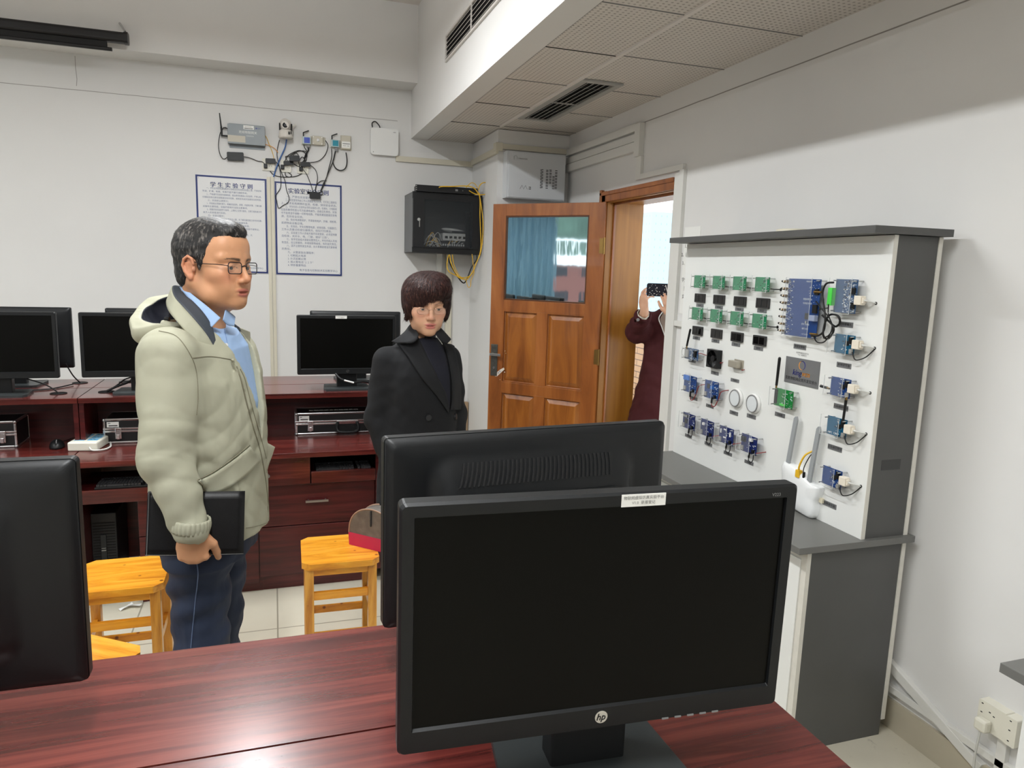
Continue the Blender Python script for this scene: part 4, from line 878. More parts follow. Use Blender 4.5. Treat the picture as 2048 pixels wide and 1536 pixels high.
# the two framed notices
PBL = mat('notice_board', (226, 226, 226), .35); FRB = mat('blue_frame_print', (26, 44, 104), .4)
def notice(label, x0, x1, zt, zb, title, tsize, lines, lsize, z_first, lead, foot):
    t = thing('notice', label, 'notice', ((x0+x1)/2, YB, zb))
    MB().box(x0, x1, YB-.006, YB, zb, zt, PBL).build('board', t, bevel=.0008)
    yb = YB-.0062; b = .0125
    mb = MB()
    for q in ((x0+.002, x1-.002, zt-b-.002, zt-.002), (x0+.002, x1-.002, zb+.002, zb+b+.002), (x0+.002, x0+.002+b, zb+b, zt-b), (x1-b-.002, x1-.002, zb+b, zt-b)):
        mb.box(q[0], q[1], yb-.0006, yb+.0002, q[2], q[3], FRB)
    mb.build('border', t)
    T = frame((0, yb, 0), (1, 0, 0), (0, -1, 0)); xm = (x0+x1)/2
    MB().text(title, tsize, M['ink'], T @ Matrix.Translation((xm, zt-.068, 0)), depth=.0003, weight=.0009).build('title', t)
    mb = MB()
    for k, l in enumerate(lines):
        mb.text(l, lsize, M['inkd'], T @ Matrix.Translation((x0+.045, z_first-lead*k, 0)), depth=.0002, align='LEFT', weight=.0003, maxw=x1-x0-.085)
    mb.text(foot, lsize, M['inkd'], T @ Matrix.Translation((x1-.035, zb+.038, 0)), depth=.0002, align='RIGHT', weight=.0003)
    mb.build('text_lines', t)
    for sx in (x0+.022, x1-.022):
        for sz in (zb+.024, zt-.024): MB().cyl((sx, YB-.0064, sz), (sx, YB-.0074, sz), .0022, BK, n=8).build('nail', t)
notice('left of the two blue-framed notices, partly hidden by the head of the man', -.524, -.032, 2.219, 1.518, '学 生 实 验 守 则', .040,
       ['        一、学生必须按照课程教学计划规定的时间到实验室上课，不得迟到', '早退、旷课、有病、有事不能不履行请假手续。', '        二、严格遵守实验室的规章制度，服从教师和教辅人员的指导，严肃认真，', '仔细如实地记录实验数据及有关现象，按规定完成实验报告及思考题。', '        三、实验前认真预习；', '        1、实验前必须按时预习，明确实验目的、原理、内容和步骤，了解仪器', '设备和主要性能，设备的使用方法及注意事项。',
        '        2、按要求到实验室学习指导，上课前上交预习报告，交预习报告者方可', '准予入实验室进行实验。', '        四、实验过程中：', '        1、进入实验室后应保持安静并令人整，未了解仪器性能之前勿动仪器，', '接线时要经过老师检查，合格后方可接通电源。', '        2、实验中要严格遵守操作规程与安全制度。', '        五、实验室内物品，未经允许实验教师同意不得带出，', '不准乱动与本实验无关的仪器设备。', '        六、实验中不准做与实验无关的一切活动，凡', '损坏仪器工具等，应立即报告，填写报',
        '告单并按规定赔偿。', '        七、实验完毕后，认真整理好', '实验仪器和用具，切断电源。', '        八、爱护实验室内各种设施，保持', '室内整洁，不得乱丢杂物和爱护仪器。', '        九、违反本守则者教师有权停', '止其实验，成绩以零分计。', '        十、凡违反规定造成事故，', '追究其责任，情节严重者'],
       .0152, 2.126, .0218, '电子信息与控制技术实验教学中心')
notice('right of the two blue-framed notices, with a black adapter over its title', .022, .517, 2.208, 1.514, '实验室安全守则', .043,
       ['        一、严禁在实验室内吸火饮食。', '        二、实验室现场由工作人员指定专人负责，它们在上面岗位', '上，要求采用牌牌的监测、检维、保持安全状态。', '        三、学生在进入实验时必须听从指定人员，在接头、小电路或', '在指导教师检查认可方能通电操作。违者应负责任。实验', '中不能用湿手接触一切带电线路，不能用潮湿直接实验电', '源，否则安全实验。', '        四、除去电源需保护，不得使用电炉、炸弹、喷枪等，',
        '易燃物品设备应慎。', '        五、实验后，学生应整理电源，拆除线路，仪器复位；', '工作人员要点检查仪器情况，如仪打扫清洁。', '        六、实验室工作人员每天离开实验室前，必须坚持做', '自检查，关好水、电、门窗，做好“三防”。', '        七、各学实验组大室级设置责任人，所在的组人员如', '有违反，应立即报告，并得按照等级批，有利追究责任。', '        八、因不注意所发生失误，永久等事故者追究肇事者', '的责任。', '        九、火警紧急处理程序：', '        1. 切断起火电源', '        2. 扑灭初期火情', '        3. 报火警电话“１１９”', '        4. 转移重要物品'],
       .0192, 2.098, .0243, '电子信息与控制技术实验教学中心')
# projection screen case hanging in front of the beam
SCB = mat('screen_case_black', (16, 15, 18), .4)
t = thing('projection_screen', 'long black projection screen case hanging at the top left', 'projector screen', (-2.0, 5.5, 3.0))
MB().prism(rrect(.07, .066, .02, 4, 5.5, 3.003), -3.4, -.875, SCB, ax=0).build('case', t)
MB().prism(rrect(.076, .072, .02, 4, 5.5, 3.003), -.885, -.862, SCB, ax=0).build('end_cap', t, bevel=.002)
MB().box(-3.3, -.985, 5.485, 5.497, 2.93, 2.985, M['blackmatte']).build('fabric', t)
MB().prism(rrect(.026, .022, .008, 3, 5.49, 2.925), -3.3, -.958, SCB, ax=0).build('bottom_bar', t)
MB().cyl((-.872, 5.50, 3.035), (-.885, 5.52, 3.06), .004, M['metal'], n=8).cyl((-.878, 5.50, 3.045), (-.925, 5.6, 3.12), .006, M['metal'], n=8).build('hook', t)
# black wall rack with glass door
RK = mat('rack_steel', (98, 100, 102), .4, metal=.3); RKB = mat('rack_black', (22, 23, 26), .35)
x0, x1, yf, z0, z1 = 1.005, 1.545, 5.50, 1.715, 2.162
t = thing('network_rack', 'black wall-mounted network rack with a glass door in the corner', 'network cabinet', (1.275, 5.7, 1.715))
MB().box(x0, x0+.004, yf+.02, YB, z0, z1, RK).box(x1-.004, x1, yf+.02, YB, z0, z1, RKB).box(x0, x1, yf+.02, YB, z1-.004, z1, RKB).box(x0, x1, yf+.02, YB, z0, z0+.004, RKB).box(x0, x1, YB-.006, YB, z0, z1, RK).build('case', t, bevel=.001)
for q in ((z1-.05, z1+.004), (z0-.002, z0+.045)): MB().box(x0-.001, x1+.001, yf+.012, yf+.03, q[0], q[1], RKB).build('front_rail', t, bevel=.004)
dm = MB().box(x0+.002, x0+.088, yf, yf+.012, z0+.04, z1-.045, RKB).box(x1-.075, x1-.002, yf, yf+.012, z0+.04, z1-.045, RKB).box(x0+.088, x1-.075, yf, yf+.012, z0+.04, z0+.048, RKB).box(x0+.088, x1-.075, yf, yf+.012, z1-.053, z1-.045, RKB).build('door', t)
MB().box(x0+.085, x1-.07, yf+.003, yf+.008, z0+.038, z1-.043, mat('smoked_glass', (70, 74, 78), .04, alpha=.22, spec=.5)).build('glass_pane', dm)
MB().cyl((x0+.046, yf, z0+.245), (x0+.046, yf-.006, z0+.245), .012, M['metal'], n=18).box(x0+.044, x0+.048, yf-.024, yf-.004, z0+.236, z0+.254, M['metal']).box(x0+.047, x0+.053, yf-.012, yf-.010, z0+.19, z0+.235, M['metal']).build('lock', dm)
MB().box(x1-.115, x1-.08, yf+.05, yf+.07, z0+.02, z1-.12, RKB).build('mounting_rail', t)
LG = mat('light_grey_plastic', (196, 198, 196), .4)
n1 = thing('network_switch', 'light grey network box behind the glass of the black rack', 'network switch', (1.35, 5.62, 1.80))
MB().box(1.25, 1.45, 5.56, 5.70, 1.815, 1.872, LG).build('case', n1, bevel=.003)
mb = MB()
for k in range(5): mb.box(1.268+.036*k, 1.290+.036*k, 5.5585, 5.561, 1.832, 1.850, M['blackmatte'])
mb.build('port', n1)
n2 = thing('network_switch', 'flat switch standing at the bottom of the black rack', 'network switch', (1.35, 5.62, 1.745))
MB().box(1.24, 1.47, 5.56, 5.70, 1.755, 1.812, M['dmetal']).build('case', n2, bevel=.002)
mb = MB()
for k in range(12): mb.box(1.25+.018*k, 1.261+.018*k, 5.5585, 5.561, 1.775, 1.790, LG)
mb.build('port', n2)
MB().box(1.24, 1.47, 5.58, 5.70, 1.719, 1.755, RKB).build('shelf', t)
n3 = thing('wireless_router', 'rounded white router tilted on top of the boxes inside the black rack', 'router', (1.36, 5.62, 1.88))
MB().ball((0, 0, 0), .105, LG, 12, T=Matrix.Translation((1.362, 5.645, 1.895)) @ Matrix.Rotation(.12, 4, 'Y'), sc_=(1, .68, .17)).build('case', n3)
MB().box(1.33, 1.45, 5.572, 5.585, 1.876, 1.892, M['dmetal']).build('port', n3)
cw = thing('cable_bundle', 'pale cables coiled in the bottom of the black rack', 'cables', (1.2, 5.6, 1.72))
rnd = random.Random(4)
for k in range(13):
    ax_, az_ = rnd.uniform(1.12, 1.2), rnd.uniform(1.75, 1.80)
    pts = [(ax_-.03, 5.56+rnd.uniform(0, .08), az_), (ax_+.02, 5.56, az_+rnd.uniform(.01, .11)), (ax_+rnd.uniform(.05, .09), 5.57, az_-.01), (ax_+.12, 5.56+rnd.uniform(0, .05), 1.742+rnd.uniform(0, .02)), (1.30+rnd.uniform(0, .12), 5.555, 1.80+rnd.uniform(0, .045))]
    MB().tube(pts, .0028, (M['wcable'], M['wcable'], M['wcable'], M['ycable'])[k % 4], n=6).build('cable', cw)
pp = thing('patch_panel', 'long black patch panel lying on top of the black rack', 'patch panel', (1.26, 5.52, 2.166))
MB().box(1.035, 1.49, 5.49, 5.62, 2.168, 2.210, RKB).box(1.02, 1.506, 5.484, 5.488, 2.166, 2.213, RKB).build('body', pp, bevel=.001)
mb = MB()
for xx in (1.027, 1.499):
    for zz in (2.176, 2.19, 2.204): mb.box(xx-.004, xx+.004, 5.4832, 5.4842, zz-.003, zz+.003, M['metal'])
mb.box(1.325, 1.345, 5.4825, 5.4842, 2.183, 2.197, M['grey']).box(1.38, 1.386, 5.4828, 5.4842, 2.186, 2.192, M['grey'])
mb.build('fitting', pp)
yc = thing('cable_bundle', 'yellow cables looping over and beside the black rack', 'cables', (1.53, 5.45, 2.0))
def PR(px_, py_, y=5.46): return at(px_, py_, 1, y)
Y_ = M['ycable']
for c_, r_ in (([(878, 375), (884, 373), (905, 373), (925, 372), (940, 373), (950, 378), (957, 388)], .0042), ([(938, 381), (946, 386), (955, 389), (968, 389), (976, 384), (980, 375), (975, 366), (965, 366), (959, 372), (957, 380)], .0038),
               ([(957, 385), (960, 400), (960, 430), (961, 460), (962, 490), (959, 510), (951, 530), (945, 545), (938, 553), (925, 556), (917, 553), (908, 540), (902, 525), (899, 509)], .0040),
               ([(958, 386), (963, 415), (966, 445), (965, 480), (961, 505), (952, 528), (946, 542), (935, 558), (922, 557), (912, 551), (898, 543), (894, 530), (897, 510)], .0038),
               ([(932, 375), (942, 366), (950, 368), (955, 376)], .0030), ([(944, 508), (946, 525), (948, 545), (942, 560), (941, 572), (936, 574), (932, 560)], .0026), ([(905, 509), (908, 530), (920, 553), (934, 555)], .0030)):
    MB().tube([PR(a, b, 5.462+.004*(i % 2)) for i, (a, b) in enumerate(c_)], r_, Y_, n=6).build('cable', yc)
MB().tube([PR(a, b, 5.50) for a, b in ((900, 508), (898, 522), (910, 545), (925, 565), (933, 560), (943, 535), (953, 520), (954, 508))], .0050, CB, n=6).build('cable', yc)
# white electrical box on the pillar
eb = mat('painted_steel_white', (206, 209, 212), .35)
t = thing('electrical_box', 'large white steel distribution box on the pillar above the door', 'electrical box', (1.81, YP, 2.12))
MB().box(1.597, 2.048, 5.07, YP, 2.118, 2.445, eb).build('case', t, bevel=.002)
MB().box(1.612, 2.046, 5.064, 5.07, 2.124, 2.440, eb).build('door', t, bevel=.0015)
mb = MB()
for cidx, (xx, za, zb_) in enumerate(((1.858, 2.20, 2.345), (1.868, 2.20, 2.345), (1.905, 2.20, 2.345), (1.93, 2.235, 2.345), (1.955, 2.20, 2.30), (1.975, 2.20, 2.345))):
    w_ = .012 if cidx < 2 else .018; n = int((zb_-za)/.0105)
    for k in range(n):
        z = za+.0105*k+(k+cidx) % 2*.002; mb.box(xx-w_/2, xx+w_/2, 5.0634, 5.0642, z, z+.0045, M['blackmatte'])
mb.build('vent_slots', t)
mb = MB(); T = frame((0, 5.0636, 0), (1, 0, 0), (0, -1, 0))
mb.tube([(1.70+.014*k, 5.0637, 2.185+(.026 if k % 2 else 0)) for k in range(5)], .0013, M['blackmatte'], n=4, res=1)
for k in range(6): mb.box(1.765+.006*(k % 3)-.002+.004, 1.767+.006*(k % 3)+.004, 5.0634, 5.0642, 2.185+.012*(k//3), 2.192+.012*(k//3), M['blackmatte'])
mb.tube([(1.648, 5.0637, 2.385), (1.648, 5.0637, 2.408), (1.664, 5.0637, 2.415), (1.672, 5.0637, 2.402), (1.672, 5.0637, 2.388)], .0009, M['grey'], n=4, res=1).text('多媒体信息箱', .0115, M['grey'], T @ Matrix.Translation((1.715, 2.394, 0)), depth=.0002)
mb.build('marking', t)
# air vents
def vent(label, T, L, Hh, nsl=4, frame_w=.03, fm=None):
    t = thing('air_vent', label, 'air vent', tuple(T.translation), world=False); t.rotation_euler = (0, 0, 0)
    T = Matrix.Translation(-T.translation) @ T
    fm = fm or M['trim']
    mb = MB()
    for a, b, c, d in ((-L/2, L/2, Hh/2-frame_w, Hh/2), (-L/2, L/2, -Hh/2, -Hh/2+frame_w), (-L/2, -L/2+frame_w, -Hh/2+frame_w, Hh/2-frame_w), (L/2-frame_w, L/2, -Hh/2+frame_w, Hh/2-frame_w)): mb.box(a, b, c, d, 0, .012, fm, T=T)
    mb.build('frame', t, bevel=.002)
    MB().box(-L/2+frame_w, L/2-frame_w, -Hh/2+frame_w, Hh/2-frame_w, -.004, .0005, M['blackmatte'], T=T).build('duct_opening', t)
    for k in range(nsl):
        v = -Hh/2+frame_w+(Hh-2*frame_w)*(k+.5)/nsl
        MB().box(-L/2+frame_w, L/2-frame_w, -.0012, .0012, -.008, .008, fm, T=T @ Matrix.Translation((0, v, .006)) @ Matrix.Rotation(.9, 4, 'X')).build('louvre', t)
    MB().box(-.006, .006, -Hh/2+frame_w, Hh/2-frame_w, .006, .012, fm, T=T).build('centre_bar', t)
vent('long louvred air vent set in the lowered perforated ceiling', frame((1.672, 4.19, ZL+.003), (0, 1, 0), (0, 0, -1)), 1.07, .235, 5, .035, mat('vent_grey', (168, 168, 165), .5))
vent('narrow louvred air vent on the white face above the lowered ceiling', frame((XF, 4.02, 2.945), (0, -1, 0), (-1, 0, 0)), 1.25, .16, 5, .014, mat('vent_frame_paint', (205, 201, 196), .6))
# socket, sheet of paper beside the doorway; socket and plug low on the right
socket('wall socket in the gap between the doorway and the display stand', 0, 0, loc=(XR, 3.375, 1.265), rz=-PI/2, d=.014, h_=.10)
t = tag(MB().box(XR-.002, XR, 3.32, 3.47, 1.40, 1.86, M['paper']).build('paper_notice'), 'white sheet of printed paper taped in the gap behind the stand', 'notice')
mb = MB()
for k, s_ in enumerate(('1、首', '2、设备使', '3、禁止', '', '学生守', '则', '实验')):
    mb.text(s_, .026, M['bink'], frame((XR-.0022, 3.43, 1.76-.045*k), (0, -1, 0), (-1, 0, 0)), depth=.0002)
mb.build('printed_text', t)
t = thing('wall_socket', 'white surface-mounted double socket low on the right wall with a plug in it', 'socket', (XR, 1.455, .285), -PI/2, world=False)
MB().prism(rrect(.088, .088, .004, 3, -.002, 0), -.036, 0, M['offw'], ax=1).prism(rrect(.036, .09, .004, 3, .062, 0), -.040, 0, M['offw'], ax=1).build('plate', t, bevel=.0025)
mb = MB()
for u, v in ((-.034, .034), (-.034, .005), (-.008, .018), (.006, .012), (.06, .034), (.06, .004), (.06, -.030)): mb.box(u-.003, u+.003, -.0405 if u > .05 else -.0365, -.036, v-.0016, v+.0016, M['blackmatte'])
mb.build('pin_hole', t)
MB().box(-.035, .006, -.066, -.036, -.044, -.004, M['offw']).build('plug', t, bevel=.008)
MB().tube([(-.016, -.055, -.044), (-.018, -.055, -.08), (-.024, -.05, -.16), (-.02, -.04, -.27)], .0035, M['wcable'], n=8).build('plug_lead', t)
# ================================================================== THINGS ON AND UNDER THE BACK DESKS
CF = mat('case_black_panel', (16, 16, 17), .5, bump=.15, bscale=400)
def alu_case(name, label, x0, x1, y0, z0, D_, H_, handle=True, latches=(.1, .9), lab=True):
    t = thing(name, label, 'case', ((x0+x1)/2, y0, z0), group='aluminium-edged cases on the back desks')
    y1 = y0+D_; z1 = z0+H_; e = .011; zm = z0+H_*.55
    MB().box(x0+.002, x1-.002, y0+.002, y1-.002, z0+.004, z1-.002, CF).build('body', t)
    mb = MB()
    for (a, b, c, d, f, g) in ((x0, x1, y0, y0+e, z0, z0+e), (x0, x1, y0, y0+e, z1-e, z1), (x0, x0+e, y0, y0+e, z0, z1), (x1-e, x1, y0, y0+e, z0, z1), (x0, x0+e, y0, y1, z1-e, z1), (x1-e, x1, y0, y1, z1-e, z1), (x0, x1, y1-e, y1, z1-e, z1), (x0, x0+e, y0, y1, z0, z0+e), (x1-e, x1, y0, y1, z0, z0+e), (x0, x0+e, y1-e, y1, z0, z1), (x1-e, x1, y1-e, y1, z0, z1)):
        mb.box(a, b, c, d, f, g, M['chrome'])
    mb.build('edge_trim', t, bevel=.003)
    MB().box(x0, x1, y0-.001, y0+.004, zm-.012, zm-.003, M['chrome']).box(x0, x1, y0-.001, y0+.004, zm+.001, zm+.010, M['chrome']).build('lid_rim', t, bevel=.001)
    for f in latches:
        xx = x0+(x1-x0)*f
        MB().box(xx-.014, xx+.014, y0-.008, y0, zm-.045, zm+.012, M['chrome']).cyl((xx, y0-.010, zm-.012), (xx, y0-.004, zm-.012), .012, M['metal'], n=14).box(xx-.007, xx+.007, y0-.013, y0-.006, zm-.046, zm-.020, M['chrome']).build('latch', t, bevel=.003)
    if lab:
        MB().box(x0+.018, x0+.07, y0+.0008, y0+.0018, z1-.042, z1-.016, M['paper']).box(x0+.026, x0+.064, y0+.0004, y0+.0010, z1-.037, z1-.032, M['bink']).box(x0+.022, x0+.034, y0+.0004, y0+.0010, z1-.024, z1-.021, M['bink']).build('barcode_label', t)
    for xx in (x0, x1):
        for zz in (z0, z1): MB().ball((xx+(.006 if xx == x0 else -.006), y0+.004, zz+(.006 if zz == z0 else -.006)), .009, M['metal'], 6).build('corner_cap', t)
    if handle:
        xm = x0+(x1-x0)*.56
        MB().box(xm-.055, xm+.055, y0-.008, y0, zm-.004, zm+.008, M['chrome']).build('handle_plate', t, bevel=.002)
        MB().tube([(xm-.050, y0-.010, zm-.002), (xm-.056, y0-.026, zm-.024), (xm-.046, y0-.042, zm-.044), (xm, y0-.046, zm-.048), (xm+.046, y0-.042, zm-.044), (xm+.056, y0-.026, zm-.024), (xm+.050, y0-.010, zm-.002)], .0085, BK, n=8).build('handle', t)
    return t
c1 = alu_case('equipment_case', 'wide black case with aluminium edges and handle, in the desk behind the woman', .098, .575, 3.875, WT, .16, .118, latches=(.16, .84))
T = frame((.30, 3.94, WT+.1182), (1, 0, 0), (0, 0, 1))
MB().text('物联网综合实验箱系统', .026, M['paper'], T, depth=.0003, weight=.0004).build('lettering', c1)
alu_case('equipment_case', 'black case with aluminium edges beside the white power strip', -.795, -.40, 3.845, WT, .19, .124, handle=False, latches=(.17, .83))
alu_case('equipment_case', 'black aluminium-edged case at the left edge of the frame', -1.56, -1.152, 3.845, WT, .19, .128, handle=True, latches=(.12, .86), lab=False)
# mouse, power strip
t = thing('computer_mouse', 'black computer mouse on the left back desk', 'mouse', (-.985, 3.82, WT), .2, world=False)
MB().ball((0, 0, .004), .055, M['black'], 12, sc_=(.58, 1, .62)).build('shell', t)
for v in t.children[0].data.vertices:
    if v.co.z < .001: v.co.z = .001
MB().tube([(0, .05, .01), (.02, .10, .004), (.06, .16, .004)], .002, CB, n=6).build('cable', t)
MB().box(-.002, .002, -.05, -.01, .030, .0385, M['grey']).build('wheel', t)
t = thing('power_strip', 'white extension socket block with blue sockets on the worktop', 'power strip', (-.845, 3.80, WT), -.14, world=False)
wp = mat('cream_block', (228, 228, 214), .35)
MB().box(-.064, .064, -.085, .105, 0, .042, wp).build('body', t, bevel=.006)
bl_ = mat('blue_socket_face', (96, 160, 196), .4)
for k in range(3):
    for sx in (-.028, .028):
        s_ = MB().box(sx-.022, sx+.022, -.045+.048*k, -.008+.048*k, .041, .0432, bl_).build('socket', t, bevel=.001)
        mb = MB()
        for u, v in ((0, .008), (-.008, -.004), (.008, -.004)): mb.box(sx+u-.0015, sx+u+.0015, -.027+.048*k+v-.004, -.027+.048*k+v+.004, .0430, .0436, M['blackmatte'])
        mb.build('pin_hole', s_)
MB().tube([(.03, -.083, .018), (.05, -.10, .008), (.09, -.08, .006), (.10, -.03, .006), (.09, .01, .008), (.075, .05, .010)], .004, M['wcable'], n=8).build('lead', t)
MB().tube([at(a, b, 2, .735) for a, b in ((180, 852), (193, 854), (205, 857), (212, 858))], .003, M['ycable'], n=6).build('network_cable'); tag(bpy.data.objects['network_cable'], None, None)
_o = [o for o in bpy.data.objects if o.name.startswith('network_cable') and 'label' not in o and o.parent is None]
for o in _o: tag(o, 'short yellow cable lying behind the white power strip', 'cable')
# keyboards on the two trays
KEY = mat('key_black', (54, 54, 56), .5)
def keyboard(label, x, y, z):
    t = thing('keyboard', label, 'keyboard', (x, y, z), world=False)
    MB().box(-.225, .225, -.07, .075, 0, .012, BK).build('body', t, bevel=.003)
    rows = [(-.055, [.022]*3+[.11]+[.022]*5), (-.035, [.019]*14), (-.015, [.019]*15), (.005, [.019]*15), (.025, [.019]*15), (.055, [.019]*15)]
    for yy, ws in rows:
        mb = MB(); xx = -.215
        for w_ in ws:
            mb.box(xx+.001, xx+w_-.0015, yy-.008, yy+.008, .012, .021, KEY); xx += w_+.001
        mb.box(.11, .127, yy-.008, yy+.008, .012, .021, KEY)
        for q in range(4): mb.box(.137+.019*q, .154+.019*q, yy-.008, yy+.008, .012, .021, KEY)
        mb.build('key_row', t)
    return t
k1 = keyboard('black keyboard on the tray left of the man', -.64, 3.61, .566)
for c in k1.children: c.scale = (1, 1, 1)
k2 = keyboard('black keyboard on the tray near the handbag', .318, 3.615, .586)
for c in list(k1.children)+list(k2.children): c.scale.x = .62
# computer tower under the desk
t = thing('computer_tower', 'black computer tower standing in the kneehole of the back desk', 'computer', (-.80, 3.9, 0))
TB = mat('tower_black', (34, 34, 36), .45)
tw0, tw1 = -.85, -.745
MB().box(-.852, -.742, 3.76, 4.02, .02, .385, TB).build('case', t, bevel=.004)
mb = MB()
for k in range(22): mb.box(-.845, -.749, 3.7585, 3.761, .04+.014*k, .046+.014*k, M['blackmatte'])
mb.build('grille', t)
MB().box(-.812, -.788, 3.750, 3.76, .09, .28, M['dmetal']).box(-.81, -.79, 3.747, 3.751, .20, .205, M['metal']).box(-.81, -.79, 3.747, 3.751, .212, .215, M['metal']).build('drive_cover', t, bevel=.001)
for xx in (-.84, -.76): MB().box(xx-.01, xx+.01, 3.78, 4.0, 0, .02, M['blackmatte']).build('foot', t)
# cables of the monitors on the raised shelf
def lead(label, pts, r=.0035, g='monitor cables on the raised shelf'):
    tag(MB().tube(pts, r, CB, n=6).build('monitor_cable'), label, 'cable', g)
lead('cable from the far left monitor to the grommet beside it', [(-1.19, 3.93, 1.04), (-1.10, 3.90, 1.02), (-1.03, 3.90, .99), (-.985, 3.90, .953)])
lead('cable leading into the rear grommet on the left desk', [(-1.01, 4.16, 1.06), (-.985, 4.18, .995), (-.965, 4.22, .953)])
lead('cable from the monitor left of the man to its front grommet', [(-.64, 3.93, 1.03), (-.69, 3.93, .995), (-.74, 3.93, .975), (-.785, 3.92, .953)], .006)
lead('thin cable arching over the grommet left of the man', [(-.62, 3.95, 1.03), (-.70, 3.95, 1.01), (-.74, 3.97, .98), (-.78, 3.93, .953)])
lead('cable lying flat behind the base of the far left monitor', [(-1.26, 4.0, .954), (-1.15, 3.985, .954), (-1.05, 4.02, .954), (-.98, 4.15, .956)])
lead('cable with a white tip in front of the neck of the monitor beside the woman', [(.30, 3.86, 1.04), (.33, 3.83, 1.01), (.39, 3.83, .99), (.46, 3.86, .99), (.53, 3.92, .955)], .006)
tag(MB().cyl((.345, 3.822, 1.004), (.395, 3.822, .990), .0045, M['white'], n=8).build('cable_tip'), 'white tip of the cable in front of the monitor neck', 'cable')
# ------------------------------------------------------------------ stools
PN, PV = M['pine'], M['pinev']
def stool():
    t = thing('wooden_stool', 'varnished pine stool with a dark knot, close to the left rear-facing monitor', 'stool', (0, 0, 0), group='square pine stools', world=False)
    c = .03; w_ = .15; d_ = .15
    MB().prism([(-w_+c, -d_), (w_-c, -d_), (w_, -d_+c), (w_, d_-c), (w_-c, d_), (-w_+c, d_), (-w_, d_-c), (-w_, -d_+c)], .425, .45, PN).build('seat', t, bevel=.002)
    for sx in (-1, 1):
        for sy in (-1, 1):
            MB().prism([(sx*.122-.017, sy*.118-.017), (sx*.122+.017, sy*.118-.017), (sx*.122+.017, sy*.118+.017), (sx*.122-.017, sy*.118+.017)], 0, .425, PV).build('leg', t, bevel=.0015)
    for sy in (-1, 1):
        y = sy*.118; MB().box(-.105, .105, y-.009, y+.009, .392, .424, PN).build('apron', t, bevel=.001)
        MB().box(-.105, .105, y-.008, y+.008, .29, .322, PN).build('stretcher', t, bevel=.001)
        MB().box(-.105, .105, y-.008, y+.008, .12, .150, PN).build('stretcher', t, bevel=.001)
    for sx in (-1, 1):
        x = sx*.122; MB().box(x-.009, x+.009, -.101, .101, .392, .424, PN).build('apron', t, bevel=.001)
        MB().box(x-.008, x+.008, -.101, .101, .20, .232, PN).build('stretcher', t, bevel=.001)
    return t
s0 = stool(); s0.location = (-.585, 2.205, 0); s0.rotation_euler = (0, 0, -.62)
copy_tree(s0, loc=(-.545, 2.835, 0), rz=.0, label='varnished pine stool just left of the legs of the man')
copy_tree(s0, loc=(.238, 2.895, 0), rz=-.02, label='varnished pine stool with the handbag on it')
# handbag
hb = thing('handbag', 'dome-shaped grey handbag with crimson base on the pine stool', 'handbag', (.392, 2.872, .4505), -.785, world=False)
fab = mat('bag_canvas', (104, 98, 92), .55, noise=.25, nscale=34); crim = mat('crimson_leather', (176, 16, 74), .28, coat=.3); pip = mat('bag_piping', (150, 120, 100), .4)
def dome(s_, yy):
    out = []
    for k in range(15):
        a = PI*k/14; out.append((-.118*math.cos(a)*s_, yy, .052+.118*math.sin(a)**.8*s_))
    return out
n = 15; secs = [dome(.96, -.038), dome(1, -.028), dome(1, .028), dome(.96, .038)]
vs = [p for s_ in secs for p in s_]; fs = [(k*n+i, k*n+i+1, (k+1)*n+i+1, (k+1)*n+i) for k in range(3) for i in range(n-1)]+[tuple(range(n)), tuple(range(4*n-1, 3*n-1, -1))]
MB().add(vs, fs, fab, True).build('body', hb, bevel=.002)
MB().prism([(-.116, 0), (.116, 0), (.120, .054), (-.120, .054)], -.040, .040, crim, ax=1).build('base', hb, bevel=.006)
for yy in (-.037, .037): MB().tube([(x, yy, z) for x, _, z in dome(1.0, yy)], .0035, pip, n=6, res=2).build('piping', hb)
MB().tube([(-.114, 0, .075), (-.126, 0, .070), (-.130, .01, .052), (-.122, .015, .03)], .003, M['brass'], n=6).build('strap_ring', hb)
MB().box(-.006, -.001, -.044, -.039, .10, .165, M['dmetal']).build('zip_pull', hb)
# crumpled paper on the floor
pc = MB()
for (x_, y_, r_, q_) in ((-.672, 3.512, .5, .3), (-.640, 3.520, -.3, .15)):
    T = Matrix.Translation((x_, y_, .012)) @ Matrix.Rotation(r_, 4, 'Z') @ Matrix.Rotation(-q_, 4, 'Y')
    pc.grid(lambda u, v: Vector((.06*(u-.5), .022*(v-.5), .004*math.sin(4*u+2*v))), 6, 5, M['paper'], T=T)
tag(pc.build('paper_scrap', weld=True), 'crumpled scrap of white paper on the floor under the back desk', 'paper')
cdb = mat('cardboard', (164, 140, 112), .7)
t = tag(MB().box(1.30, 1.548, 5.795, 5.83, 0, .492, cdb).build('cardboard_sheet'), 'edge of a brown board leaning on the back wall beside the pillar', 'board')
# ================================================================== THE OPEN DOOR
Hp = Vector((2.09, 4.44, 0)); Fp = Vector((1.503, 5.06, 0)); dd = (Fp-Hp).normalized(); nn_ = Vector((dd.y, -dd.x, 0))*-1
# local frame: x from hinge to free edge, y away from the viewer, z up
LT = .04
dz = math.atan2(dd.y, dd.x)
door = thing('door_leaf', 'open brown wooden door with a mirror-like glass pane at the top', 'door', (Hp.x, Hp.y, .008), dz, world=False)
